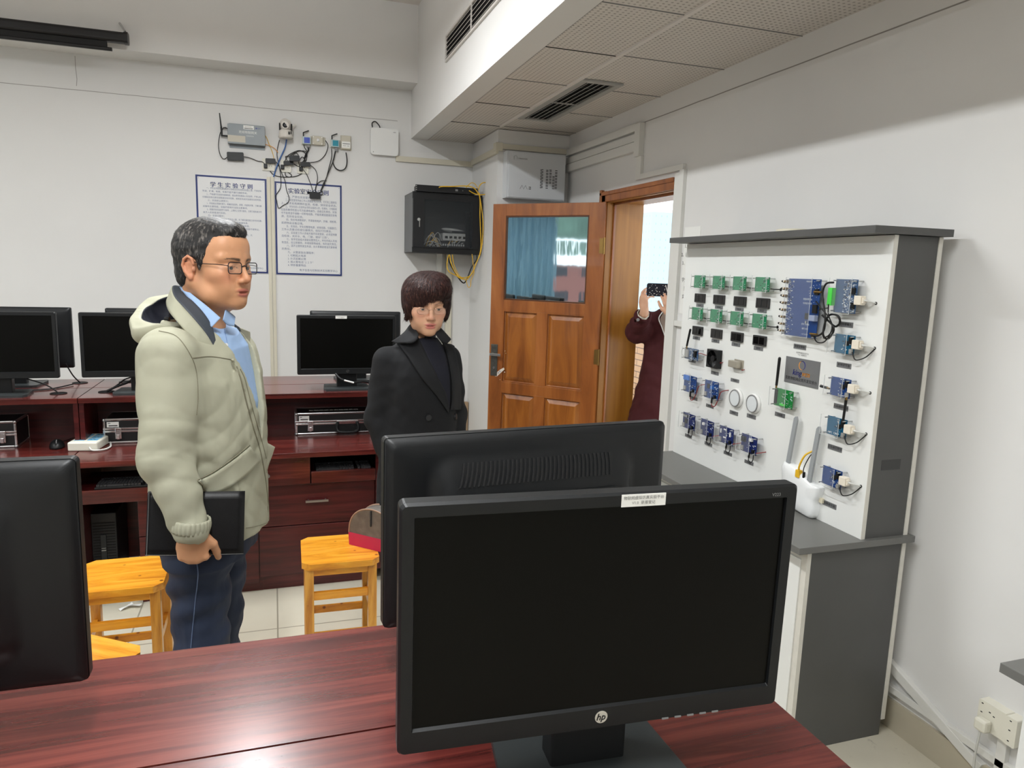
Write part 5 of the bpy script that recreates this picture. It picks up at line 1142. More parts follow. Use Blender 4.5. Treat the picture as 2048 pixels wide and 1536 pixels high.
# with this rotation +y(local) points to the left of dd; the room side (viewer) is +y local
DW, DP = M['doorwood'], M['doorpanel']
Wd = .854; Zt = 2.058
yv = 0.0
mb = MB().box(0, .112, -LT, 0, 0, Zt, DW).build('stile', door, bevel=.0015)
MB().box(.748, Wd, -LT, 0, 0, Zt, DW).build('stile', door, bevel=.0015)
for a, b in ((1.975, Zt), (1.308, 1.385), (.712, .785), (0, .12)):
    MB().box(.112, .748, -LT, 0, a, b, DW).build('rail', door, bevel=.0015)
for a, b in ((.785, 1.308), (.12, .712)): MB().box(.400, .470, -LT, 0, a, b, DW).build('mullion', door, bevel=.0015)
for x0, x1, z0, z1 in ((.112, .400, .785, 1.308), (.470, .748, .785, 1.308), (.112, .400, .12, .712), (.470, .748, .12, .712)):
    m1 = .012; m2 = .045
    vs = []
    for ins, y in ((0, -.012), (m1, -.020), (m1+.002, -.020), (m2, -.008), (m2, -.008)):
        vs += [(x0+ins, y, z0+ins), (x1-ins, y, z0+ins), (x1-ins, y, z1-ins), (x0+ins, y, z1-ins)]
    fs = [(4*k+i, 4*k+(i+1) % 4, 4*k+4+(i+1) % 4, 4*k+4+i) for k in range(4) for i in range(4)]+[(16, 17, 18, 19)]
    fs = [tuple(reversed(f)) for f in fs]
    p = MB().add(vs, fs, DP).box(x0, x1, -LT+.008, -.026, z0, z1, DP)
    e = .007
    for q in ((x0, x1, z0, z0+e), (x0, x1, z1-e, z1), (x0, x0+e, z0+e, z1-e), (x1-e, x1, z0+e, z1-e)): p.box(q[0], q[1], -.014, -.001, q[2], q[3], DW)
    p.build('panel', door)
gx0, gx1, gz0, gz1 = .112, .748, 1.385, 1.975
bd = MB(); e = .010
for q in ((gx0, gx1, gz0, gz0+e), (gx0, gx1, gz1-e, gz1), (gx0, gx0+e, gz0+e, gz1-e), (gx1-e, gx1, gz0+e, gz1-e)): bd.box(q[0], q[1], -.02, -.003, q[2], q[3], mat('dark_bead', (82, 46, 20), .35) if 'dark_bead' not in bpy.data.materials else bpy.data.materials['dark_bead'])
bd.build('glazing_bead', door, bevel=.001)
mg = bpy.data.materials.new('mirror_film_glass'); mg.use_nodes = True; nt = mg.node_tree; b = nt.nodes['Principled BSDF']
b.inputs['Base Color'].default_value = (.62, .70, .73, 1); b.inputs['Metallic'].default_value = 1; b.inputs['Roughness'].default_value = .03
tc = nt.nodes.new('ShaderNodeTexCoord'); mp = nt.nodes.new('ShaderNodeMapping'); mp.inputs['Scale'].default_value = (9, 1, 2.2); n_ = nt.nodes.new('ShaderNodeTexNoise'); n_.inputs['Scale'].default_value = 2.4; n_.inputs['Detail'].default_value = 1
bp = nt.nodes.new('ShaderNodeBump'); bp.inputs['Strength'].default_value = .05; bp.inputs['Distance'].default_value = .003
nt.links.new(tc.outputs['Object'], mp.inputs[0]); nt.links.new(mp.outputs[0], n_.inputs['Vector']); nt.links.new(n_.outputs[0], bp.inputs['Height']); nt.links.new(bp.outputs[0], b.inputs['Normal'])
MB().box(gx0+.004, gx1-.004, -.016, -.012, gz0+.004, gz1-.004, mg).build('glass_pane', door)
# lock plate, lever, latch, peeling sticker
lk = mat('tarnished_steel', (112, 112, 106), .3, metal=.8, noise=.2, nscale=60)
lp_ = MB().box(.783, .838, 0, .006, .825, 1.058, lk).build('lock_plate', door, bevel=.002)
MB().cyl((.818, .006, .985), (.818, .036, .985), .010, lk, n=12).box(.740, .830, .030, .042, .976, .994, M['metal']).build('lever', lp_, bevel=.002)
MB().cyl((.808, .006, .885), (.808, .010, .885), .009, M['metal'], n=12).build('keyhole', lp_)
st_ = MB()
T = Matrix.Translation((.765, .0012, .855)) @ Matrix.Rotation(.72, 4, 'Y')
st_.prism([(-.05, -.010), (.035, -.013), (.048, -.004), (.040, .012), (-.02, .010), (-.052, .004)], -.0008, .0008, mat('torn_sticker', (214, 204, 190), .6), ax=1, T=T)
st_.text('封 条', .014, M['ink'], T @ frame((0, .0010, 0), (-1, 0, 0), (0, 1, 0)), depth=.0002)
st_.build('torn_sticker', door)
for k, (u, v, r_) in enumerate(((.722, 1.015, .003), (.715, .998, .0025), (.72, .86, .004), (.757, .80, .0025), (.79, .905, .005))):
    MB().cyl((u, .0002, v), (u, .0010, v), r_, bpy.data.materials['torn_sticker'], n=7).build('paint_chip', door)
# hinges
for z in (1.775, 1.03):
    h = MB().cyl((-.004, .004, z-.055), (-.004, .004, z+.055), .0065, M['brass'], n=12).box(-.004, .03, -.0005, .0015, z-.05, z+.05, M['brass'])
    h.build('hinge', door)
hz = MB()
for z in (1.783, 1.038):
    hh = MB().box(XR-.018, XR-.0165, DY1+.012, DY1+.048, z-.05, z+.05, M['brass'])
    for k in range(4): hh.cyl((XR-.0185, DY1+.03+(.006 if k % 2 else -.004), z-.036+.024*k), (XR-.0195, DY1+.03+(.006 if k % 2 else -.004), z-.036+.024*k), .003, M['dmetal'], n=8)
    tag(hh.build('hinge_plate'), 'brass hinge plate on the door frame, %s one' % ('upper' if z > 1.5 else 'lower'), 'hinge')
# ------------------------------------------------------------------ blue curtain and the view outside, which the door pane mirrors
ct_ = mat('blue_curtain', (128, 164, 184), .8)
cu = MB()
def cf(u, v): return Vector((-5.82+.03*math.sin(u*70)+.012*math.sin(u*31+1), 2.16+1.35*u, .5+2.35*v))
cu.grid(cf, 120, 3, ct_)
o = cu.build('curtain'); s_ = o.modifiers.new('s', 'SOLIDIFY'); s_.thickness = .003
tag(o, 'blue curtain on the far left windows, mirrored in the glass of the door', 'curtain')
tag(MB().cyl((-5.82, .6, 2.88), (-5.82, 4.6, 2.88), .015, M['metal'], n=12).build('curtain_rod'), 'metal rod above the left windows carrying the curtain', 'curtain rod')
bk = facade('brick_facade', (112, 70, 62), (40, 40, 44), 1.9, 1.3, .3)
bb = thing('brick_building', 'brick building outside the left windows, mirrored in the door glass', 'building', (-31, -6, -12))
MB().box(-36, -30, -22, 6, -12, 2.0, bk).build('wall', bb)
MB().box(-36.2, -29.7, -22.2, 6.2, 2.0, 2.5, M['lam']).build('roof_edge', bb)
rl = MB().box(-29.9, -29.8, -22, 6, 3.25, 3.35, M['lam'])
for k in range(70): rl.box(-29.88, -29.82, -22+.4*k, -21.92+.4*k, 2.5, 3.3, M['lam'])
rl.build('roof_railing', bb)
hill = MB().grid(lambda u, v: Vector((-70-20*v, -60+100*u, -10+(26+5*math.sin(u*9)+2*math.sin(u*23))*v)), 30, 8, mat('hill_green', (78, 98, 86), .9, noise=.3, nscale=.3))
struct(hill.build('ground_hill'))
hr = facade('tower_facade', (150, 172, 182), (84, 140, 168), 2.4, 3.0, .38)
tw = thing('high_rise_building', 'pale high-rise block far beyond the doorway', 'building', (150, 272, -40))
MB().box(140, 152, 255, 275, -60, 26, hr).build('wall', tw)
MB().box(140, 152, 255, 275, 26, 27, M['lam']).build('roof', tw)
# ================================================================== PEOPLE
# Smooth bodies: signed distance fields of tapered limbs, blended together, then meshed as one closed surface.
from mathutils.bvhtree import BVHTree
F32 = np.float32
class SDF:
    def __init__(s, lo, hi, h, fine=()):
        """fine: (lo, hi, step) boxes inside which the grid is closer"""
        s.h = h; s.ax = []
        for i in range(3):
            x = lo[i]; a = [x]
            while x < hi[i]:
                st = h
                for (flo, fhi, fh) in fine:
                    if flo[i] <= x <= fhi[i]: st = min(st, fh)
                x += st; a.append(x)
            s.ax.append(np.array(a, F32))
        s.n = [len(a) for a in s.ax]; s.D = np.full(s.n, 1.0, F32)
    def blk(s, lo, hi):
        sl = []
        for i in range(3):
            a = max(0, int(np.searchsorted(s.ax[i], lo[i]))-2); b = min(s.n[i], int(np.searchsorted(s.ax[i], hi[i]))+2)
            if b <= a+1: return None
            sl.append(slice(a, b))
        X = s.ax[0][sl[0]][:, None, None]; Y = s.ax[1][sl[1]][None, :, None]; Z = s.ax[2][sl[2]][None, None, :]
        return tuple(sl), X, Y, Z
    def put(s, sl, d, k, op):
        A = s.D[sl]
        if op == '-': d = -d
        if k > 0:
            hh = np.maximum(k-np.abs(A-d), 0)/k
            s.D[sl] = (np.minimum(A, d)-hh*hh*k*.25) if op == '+' else (np.maximum(A, d)+hh*hh*k*.25)
        else: s.D[sl] = np.minimum(A, d) if op == '+' else np.maximum(A, d)
    def ell(s, c, r, R=None, k=.01, op='+'):
        m = max(r)+k+3*s.h; c = np.array(c, float); q = s.blk(c-m, c+m)
        if q is None: return s
        sl, X, Y, Z = q; X = X-c[0]; Y = Y-c[1]; Z = Z-c[2]
        if R is None: a, b, e = X, Y, Z
        else:
            R = np.array(R, float); a = X*R[0][0]+Y*R[0][1]+Z*R[0][2]; b = X*R[1][0]+Y*R[1][1]+Z*R[1][2]; e = X*R[2][0]+Y*R[2][1]+Z*R[2][2]
        k0 = np.sqrt((a/r[0])**2+(b/r[1])**2+(e/r[2])**2); k1 = np.sqrt((a/r[0]**2)**2+(b/r[1]**2)**2+(e/r[2]**2)**2)+1e-6
        s.put(sl, (k0*(k0-1)/k1).astype(F32), k, op); return s
    def cap(s, a, b, ra, rb=None, k=.01, op='+', fold=None):
        """tapered limb; fold = (amplitude, number, twist, start, end) gives the cloth rings along it"""
        rb = ra if rb is None else rb; a = np.array(a, float); b = np.array(b, float); m = max(ra, rb)+k+3*s.h+(fold[0] if fold else 0)
        q = s.blk(np.minimum(a, b)-m, np.maximum(a, b)+m)
        if q is None: return s
        sl, X, Y, Z = q; d = b-a; L2 = d@d
        t = np.clip(((X-a[0])*d[0]+(Y-a[1])*d[1]+(Z-a[2])*d[2])/L2, 0, 1)
        px, py, pz = X-a[0]-t*d[0], Y-a[1]-t*d[1], Z-a[2]-t*d[2]
        D = np.sqrt(px*px+py*py+pz*pz)-(ra+(rb-ra)*t)
        if fold:
            u = d/math.sqrt(L2); e1 = np.cross(u, [0.3, 1, .1]); e1 /= np.linalg.norm(e1); e2 = np.cross(u, e1)
            an = np.arctan2(px*e1[0]+py*e1[1]+pz*e1[2], px*e2[0]+py*e2[1]+pz*e2[2])
            w_ = np.clip((t-fold[3])/.15, 0, 1)*np.clip((fold[4]-t)/.15, 0, 1)
            D = D-fold[0]*w_*(np.sin(t*fold[1]*6.283+fold[2]*np.sin(an+1)*1.7+an)+.6*np.sin(t*fold[1]*10.1+2*an+fold[2]))
        s.put(sl, D.astype(F32), k, op); return s
    def loft(s, secs, k=.02, op='+', p=2.2, yaw=0., fold=None):
        """secs: (z, x, y, rx, ry) ellipses stacked upwards, turned by yaw about z"""
        zs = np.array([q[0] for q in secs]); m = max(max(q[3], q[4]) for q in secs)+k+.03
        xs = [q[1] for q in secs]; ys = [q[2] for q in secs]
        q = s.blk((min(xs)-m, min(ys)-m, zs[0]-k-.03), (max(xs)+m, max(ys)+m, zs[-1]+k+.03))
        if q is None: return s
        sl, X, Y, Z = q; zz = Z.ravel()
        def I(i):
            # smooth interpolation of the section values
            v = np.array([w_[i] for w_ in secs], float); t = np.interp(zz, zs, v); return t[None, None, :]
        a = X-I(1); b = Y-I(2); c_, s_ = math.cos(yaw), math.sin(yaw)
        u = a*c_+b*s_; v = -a*s_+b*c_; rx, ry = I(3), I(4)
        n = (np.abs(u/rx)**p+np.abs(v/ry)**p)**(1/p)
        D = (n-1)*np.minimum(rx, ry)
        if fold:
            an = np.arctan2(v, u); D = D-fold[0]*(np.sin(an*fold[1]+Z*fold[2])*np.clip((fold[3]-Z)/.2, 0, 1)+.5*np.sin(Z*38+3*an)*.6)
        D = np.maximum(D, np.maximum(zs[0]-Z, Z-zs[-1]))
        s.put(sl, D.astype(F32), k, op); return s
    def half(s, pt, nrm, k=.0):
        """cut away the side the normal points to"""
        X, Y, Z = np.meshgrid(*s.ax, indexing='ij', sparse=True); n = Vector(nrm).normalized()
        d = (X-pt[0])*n[0]+(Y-pt[1])*n[1]+(Z-pt[2])*n[2]
        s.D = np.maximum(s.D, d.astype(F32)); return s
    def field(s, f):
        X, Y, Z = np.meshgrid(*s.ax, indexing='ij', sparse=True); s.D = (s.D+f(X, Y, Z)).astype(F32); return s
    def mesh(s):
        D = s.D; D[0] = D[-1] = 1; D[:, 0] = D[:, -1] = 1; D[:, :, 0] = D[:, :, -1] = 1
        ins = D < 0; c = [ins[i:ins.shape[0]-1+i, j:ins.shape[1]-1+j, k:ins.shape[2]-1+k] for i in (0, 1) for j in (0, 1) for k in (0, 1)]
        tot = sum(q.astype(np.int8) for q in c); act = (tot > 0) & (tot < 8)
        I = np.argwhere(act); idm = np.full(act.shape, -1, np.int32); idm[act] = np.arange(len(I))
        acc = np.zeros((len(I), 3)); cnt = np.zeros(len(I))
        for ax in range(3):
            o1, o2 = [q for q in range(3) if q != ax]
            for a in (0, 1):
                for b in (0, 1):
                    off = np.zeros(3, int); off[o1] = a; off[o2] = b; e = np.zeros(3, int); e[ax] = 1
                    P = I+off; Q = P+e; da = D[P[:, 0], P[:, 1], P[:, 2]]; db = D[Q[:, 0], Q[:, 1], Q[:, 2]]
                    m = (da < 0) != (db < 0); t = np.where(m, da/np.where(m, da-db, 1), 0)
                    pos = off[None, :]+e[None, :]*t[:, None]; acc += pos*m[:, None]; cnt += m
        fr = acc/cnt[:, None]; V = np.stack([s.ax[i][I[:, i]]+fr[:, i]*(s.ax[i][I[:, i]+1]-s.ax[i][I[:, i]]) for i in range(3)], 1).astype(float)
        F = []
        for ax in range(3):
            sh = [slice(None)]*3; sh2 = [slice(None)]*3; sh[ax] = slice(0, -1); sh2[ax] = slice(1, None)
            a, b = ins[tuple(sh)], ins[tuple(sh2)]; E_ = np.argwhere(a != b)
            E_ = E_[np.all((E_ > 0) & (E_ < np.array(D.shape)-1), axis=1)]
            o1, o2 = (ax+1) % 3, (ax+2) % 3; q = []
            for (u, v) in ((0, 0), (-1, 0), (-1, -1), (0, -1)):
                P = E_.copy(); P[:, o1] += u; P[:, o2] += v; q.append(idm[P[:, 0], P[:, 1], P[:, 2]])
            q = np.stack(q, 1); flip = a[E_[:, 0], E_[:, 1], E_[:, 2]]
            q[~flip] = q[~flip][:, ::-1]; F.append(q)
        F = np.concatenate(F); F = F[np.all(F >= 0, axis=1)]
        return V, F
    def build(s, name, mats, parent=None, pick=None, smooth_it=1, org=(0, 0, 0), attr=None):
        V, F = s.mesh()
        me = bpy.data.meshes.new(name); me.vertices.add(len(V)); me.vertices.foreach_set('co', (V-np.array(org)).astype(F32).ravel())
        me.loops.add(len(F)*4); me.loops.foreach_set('vertex_index', F.astype(np.int32).ravel())
        me.polygons.add(len(F)); me.polygons.foreach_set('loop_start', np.arange(len(F), dtype=np.int32)*4); me.polygons.foreach_set('loop_total', np.full(len(F), 4, np.int32))
        for m in mats: me.materials.append(m)
        if pick is not None:
            C_ = V[F].mean(axis=1); me.polygons.foreach_set('material_index', pick(C_).astype(np.int32))
        me.polygons.foreach_set('use_smooth', np.ones(len(F), bool)); me.update(calc_edges=True)
        if attr is not None:
            for nm, vals in attr(V).items():
                at_ = me.attributes.new(nm, 'FLOAT', 'POINT'); at_.data.foreach_set('value', vals.astype(F32))
        o = bpy.data.objects.new(name, me); C.objects.link(o)
        if parent is not None: o.parent = parent
        if smooth_it:
            b = o.modifiers.new('smooth', 'SMOOTH'); b.iterations = smooth_it; b.factor = .5
        return o
def bvh_of(o, org):
    me = o.data; vs = [v.co+Vector(org) for v in me.vertices]; return BVHTree.FromPolygons(vs, [tuple(p.vertices) for p in me.polygons])
def hit(bvh, px, py):
    d = cr_*((px-1024)/FPX)-cu_*((py-768)/FPX)+cf_; d.normalize()
    loc, nrm, i, dist = bvh.ray_cast(Vector((0, 0, CAMH)), d)
    if loc is None: return None, None
    if nrm.dot(d) > 0: nrm = -nrm
    return loc, nrm
def patch(name, bvh, left, right, parent, m, off=.004, nu=24, nv=8, thick=.002, seg=3):
    """a sewn-on piece of cloth: lies on the surface between two outlines measured on the photograph"""
    L_ = smooth_path([Vector((a, b, 0)) for a, b in left], seg); R_ = smooth_path([Vector((a, b, 0)) for a, b in right], seg)
    def samp(P, t): f = t*(len(P)-1); i = min(int(f), len(P)-2); return P[i].lerp(P[i+1], f-i)
    pts = []; last = None
    for i in range(nu*nv):
        q = samp(L_, (i//nv)/(nu-1)).lerp(samp(R_, (i//nv)/(nu-1)), (i % nv)/(nv-1)); loc, nr = hit(bvh, q.x, q.y)
        if loc is not None: last = (loc, nr); break
    for i in range(nu):
        a = samp(L_, i/(nu-1)); b = samp(R_, i/(nu-1))
        for j in range(nv):
            q = a.lerp(b, j/(nv-1)); loc, nr = hit(bvh, q.x, q.y)
            if loc is None: loc, nr = last if last else (at(q.x, q.y, 1, 2.2), Vector((0, -1, 0)))
            last = (loc, nr); pts.append(loc+nr*off)
    mb = MB(); o_ = Vector(parent['org']); n = len(pts)
    # smooth the heights a little so that the cloth does not copy every fold
    for _ in range(2):
        for i in range(1, nu-1):
            for j in range(1, nv-1): pts[i*nv+j] = (pts[i*nv+j]*2+pts[(i-1)*nv+j]+pts[(i+1)*nv+j]+pts[i*nv+j-1]+pts[i*nv+j+1])/6
    mb.add([p-o_ for p in pts], [(i*nv+j, i*nv+j+1, (i+1)*nv+j+1, (i+1)*nv+j) for i in range(nu-1) for j in range(nv-1)], m, True)
    o = mb.build(name, parent, off=Vector((0, 0, 0)))
    q = o.modifiers.new('s', 'SOLIDIFY'); q.thickness = thick; q.offset = 0
    return o
def seam(name, bvh, pix, parent, m, r=.0012, off=.0006, res=6):
    P = smooth_path([Vector((a, b, 0)) for a, b in pix], res); out = []
    for p in P:
        loc, nr = hit(bvh, p.x, p.y)
        if loc is not None: out.append(loc+nr*off-Vector(parent['org']))
    return MB().tube(out, r, m, n=5, res=1).build(name, parent, off=Vector((0, 0, 0)))
def skin_mat(name, col, lip, hair_c, blush):
    """skin; the mesh carries where lips, brows / cropped hair and cheeks are"""
    m = mat(name, col, .46, bump=.12, bscale=450); nt = m.node_tree; b = nt.nodes['Principled BSDF']
    b.inputs['Subsurface Weight'].default_value = .10; b.inputs['Subsurface Radius'].default_value = (.012, .005, .003); b.inputs['Subsurface Scale'].default_value = .5
    last = None
    for nm, c_ in (('cheek', blush), ('lips', lip), ('brow', hair_c)):
        a = nt.nodes.new('ShaderNodeAttribute'); a.attribute_name = nm; mx = nt.nodes.new('ShaderNodeMix'); mx.data_type = 'RGBA'
        nt.links.new(a.outputs['Fac'], mx.inputs[0]); mx.inputs[7].default_value = lin(c_)
        if last is None: mx.inputs[6].default_value = lin(col)
        else: nt.links.new(last, mx.inputs[6])
        last = mx.outputs[2]
    nt.links.new(last, b.inputs['Base Color'])
    return m
def strands(hair, H, O, n, dirf, L0, L1, mats, shares, lift=(.04, .2), wd=.00045, seed=1, name='hair_strands', keep=None):
    me = hair.data; rn = random.Random(seed); pol = [p for p in me.polygons if p.normal.dot((p.center+O-Vector(H.P(-.01, 0, 0))).normalized()) > .35]
    V = {m: ([], []) for m in mats}
    for k in range(n):
        p = rn.choice(pol); c_ = p.center+O; nr = p.normal; x, y, z = H.loc(np.array([c_])); dn = dirf(x[0], y[0], z[0], rn)
        dn = dn-nr*dn.dot(nr)
        if dn.length < .05: continue
        dn = (dn.normalized()+nr*rn.uniform(*lift)).normalized(); sd = dn.cross(nr).normalized()*wd; L_ = rn.uniform(L0, L1)
        r_ = rn.random(); m = mats[0]
        for q, sh_ in zip(mats[1:], shares(x[0], y[0], z[0])):
            if r_ < sh_: m = q; break
            r_ -= sh_
        vs, fs = V[m]; o = len(vs); b0 = c_-nr*.001-O; mid = b0+dn*L_*.5; e_ = b0+dn*L_-nr*L_*L_*6
        vs += [b0-sd, b0+sd, mid+sd*.8, mid-sd*.8, e_]; fs += [(o, o+1, o+2, o+3), (o+3, o+2, o+4)]
    mb = MB()
    for m in mats: mb.add(V[m][0], V[m][1], m)
    o = mb.build(name, hair, off=Vector((0, 0, 0))); o['kind'] = 'stuff'; return o
def cloth_mat(name, col, rough, fold=.5, fscale=5, weave=900, noise=.03, sheen=0, dist=.02, stretch=(1, 1, .6)):
    m = mat(name, col, rough, noise=noise, nscale=9, bump=.12, bscale=weave, sheen=sheen); nt = m.node_tree; b = nt.nodes['Principled BSDF']
    tc = nt.nodes.new('ShaderNodeTexCoord'); mp = nt.nodes.new('ShaderNodeMapping'); mp.inputs['Scale'].default_value = stretch; mp.inputs['Rotation'].default_value = (.5, .6, .2)
    n = nt.nodes.new('ShaderNodeTexNoise'); n.inputs['Scale'].default_value = fscale; n.inputs['Detail'].default_value = 2.5; n.inputs['Distortion'].default_value = 1.8; n.inputs['Roughness'].default_value = .45
    old = [l.from_socket for l in nt.links if l.to_socket == b.inputs['Normal']]
    bp = nt.nodes.new('ShaderNodeBump'); bp.inputs['Strength'].default_value = fold; bp.inputs['Distance'].default_value = dist
    nt.links.new(tc.outputs['Object'], mp.inputs[0]); nt.links.new(mp.outputs[0], n.inputs['Vector']); nt.links.new(n.outputs[0], bp.inputs['Height'])
    if old: nt.links.new(old[0], bp.inputs['Normal'])
    nt.links.new(bp.outputs[0], b.inputs['Normal']); return m
def creases(a=1.0):
    """soft folds worked into the cloth itself"""
    def f(X, Y, Z):
        w1 = np.sin(26*(X*.75+Z*.8)+2.6*np.sin(9*Y+7*Z)+1.5*np.sin(13*X)); w2 = np.sin(47*(Z*.8-X*.55+Y*.3)+3*np.sin(11*X+8*Y)+1.2*np.sin(17*Z)); w3 = np.sin(31*(Y-.6*Z)+2*np.sin(15*Z+6*X))
        return a*(.0026*(1-np.abs(w1))**1.5+.0018*(1-np.abs(w2))**1.5+.0016*w3)
    return f
def two_tone(name, m1, c2, thr):
    """a copy of cloth m1 whose mesh attribute 'lining' switches it to colour c2"""
    m = m1.copy(); m.name = name; nt = m.node_tree; b = nt.nodes['Principled BSDF']
    a = nt.nodes.new('ShaderNodeAttribute'); a.attribute_name = 'lining'; r = nt.nodes.new('ShaderNodeMapRange'); r.inputs[1].default_value = thr+.02; r.inputs[2].default_value = thr-.02; nt.links.new(a.outputs['Fac'], r.inputs[0])
    mx = nt.nodes.new('ShaderNodeMix'); mx.data_type = 'RGBA'; nt.links.new(r.outputs[0], mx.inputs[0])
    src = [l.from_socket for l in nt.links if l.to_socket == b.inputs['Base Color']]
    if src: nt.links.new(src[0], mx.inputs[6])
    else: mx.inputs[6].default_value = b.inputs['Base Color'].default_value
    mx.inputs[7].default_value = lin(c2); nt.links.new(mx.outputs[2], b.inputs['Base Color']); return m
def strip3(t, name, lines, mats, thick=.004, n=30):
    g = [smooth_path([at(a, b, 1, c_) for a, b, c_ in ln], 6) for ln in lines]
    def sm(P, q): x = q*(len(P)-1); i = min(int(x), len(P)-2); return P[i].lerp(P[i+1], x-i)
    for k, m_ in enumerate(mats):
        o = MB().grid(lambda u, v: sm(g[k], u).lerp(sm(g[k+1], u), v), n, 6, m_).build(name if k == 0 else name+'_lining', t); q = o.modifiers.new('s', 'SOLIDIFY'); q.thickness = thick; q.offset = 0
def cuff(t, name, c, r, h, m, ripple=.0014, n=26, ax=(0, 0, 1)):
    c = Vector(c); a = Vector(ax).normalized(); e1 = a.orthogonal().normalized(); e2 = a.cross(e1)
    o = MB().grid(lambda u, v: c+a*(v-.5)*h+(e1*math.cos(6.2832*u)+e2*math.sin(6.2832*u))*(r+ripple*math.sin(6.2832*u*n)+.003*math.sin(PI*v)), 130, 7, m).build(name, t, off=Vector(t['org']) if 'org' in t else None, weld=True)
    q = o.modifiers.new('s', 'SOLIDIFY'); q.thickness = .003; q.offset = 0; return o
def ss(a, b, x): t = np.clip((x-a)/(b-a), 0, 1); return t*t*(3-2*t)
def face_attr(H, male, crop=None):
    def f(V):
        x, y, z = H.loc(V)
        d1 = np.sqrt((y/.0245)**2+((z+.0595)/.0062)**2); d2 = np.sqrt((y/.0215)**2+((z+.0705)/.0074)**2)
        lips = np.maximum(1-ss(.75, 1.15, d1), 1-ss(.75, 1.15, d2))*(x > .078)
        ay = np.abs(y); zc = .0215+.004*np.sin(np.clip((ay-.012)/.04, 0, 1)*2.6)
        th = .0042*np.clip(1.15-(ay-.012)/.045, .2, 1); br = (1-ss(.6, 1.2, np.abs(z-zc)/th))*ss(.009, .015, ay)*(1-ss(.048, .056, ay))*(x > .05)*(.85 if male else .45)
        ck = np.exp(-(((ay-.045)/.022)**2+((z+.025)/.020)**2))*(x > .03)*.5+np.exp(-((y/.014)**2+((z+.03)/.014)**2))*(x > .09)*.4+np.exp(-((ay-.086)/.010)**2)*(np.abs(x+.008) < .03)*(np.abs(z) < .04)*.5
        if male:
            br = np.maximum(br, .16*np.exp(-((y/.026)**2+((z+.050)/.006)**2))*(x > .07)); br = np.maximum(br, .10*np.exp(-((y/.02)**2+((z+.095)/.014)**2))*(x > .05))
            br = np.maximum(br, .5*np.exp(-(((x-.016)/.010)**2+((z+.004)/.030)**2))*(ay > .05))
        hs = .0062 if male else .0048; de = np.sqrt(((ay-.0325)/.0175)**2+((z-.0004)/hs)**2)
        br = np.maximum(br, (1-ss(.0, .15, np.abs(de-1.05)))*(ay < .047)*(z > .0005)*(x > .05)*(.75 if male else .9))
        return dict(lips=lips, brow=br, cheek=ck)
    return f
class Head:
    def __init__(s, c, yaw, pitch, sc_, roll=0):
        s.c = Vector(c); s.k = sc_
        f = Vector((math.cos(yaw)*math.cos(pitch), math.sin(yaw)*math.cos(pitch), math.sin(pitch))); l = Vector((-math.sin(yaw), math.cos(yaw), 0)); u = f.cross(l)
        if roll: l2 = l*math.cos(roll)+u*math.sin(roll); u = f.cross(l2); l = l2
        s.f, s.l, s.u = f, l, u; s.R = [list(f), list(l), list(u)]
    def P(s, x, y, z): return tuple(s.c+(s.f*x+s.l*y+s.u*z)*s.k)
    def loc(s, V):
        d = V-np.array(s.c); return (d@np.array(s.f))/s.k, (d@np.array(s.l))/s.k, (d@np.array(s.u))/s.k
    def ell(s, S_, c, r, k=.01, op='+', tilt=0):
        R = s.R
        if tilt:
            f, l, u = s.f, s.l, s.u; f2 = f*math.cos(tilt)+u*math.sin(tilt); u2 = -f*math.sin(tilt)+u*math.cos(tilt); R = [list(f2), list(l), list(u2)]
        S_.ell(s.P(*c), [q*s.k for q in r], R, k*s.k, op)
    def cap(s, S_, a, b, ra, rb=None, k=.01, op='+'): S_.cap(s.P(*a), s.P(*b), ra*s.k, (rb or ra)*s.k, k*s.k, op)
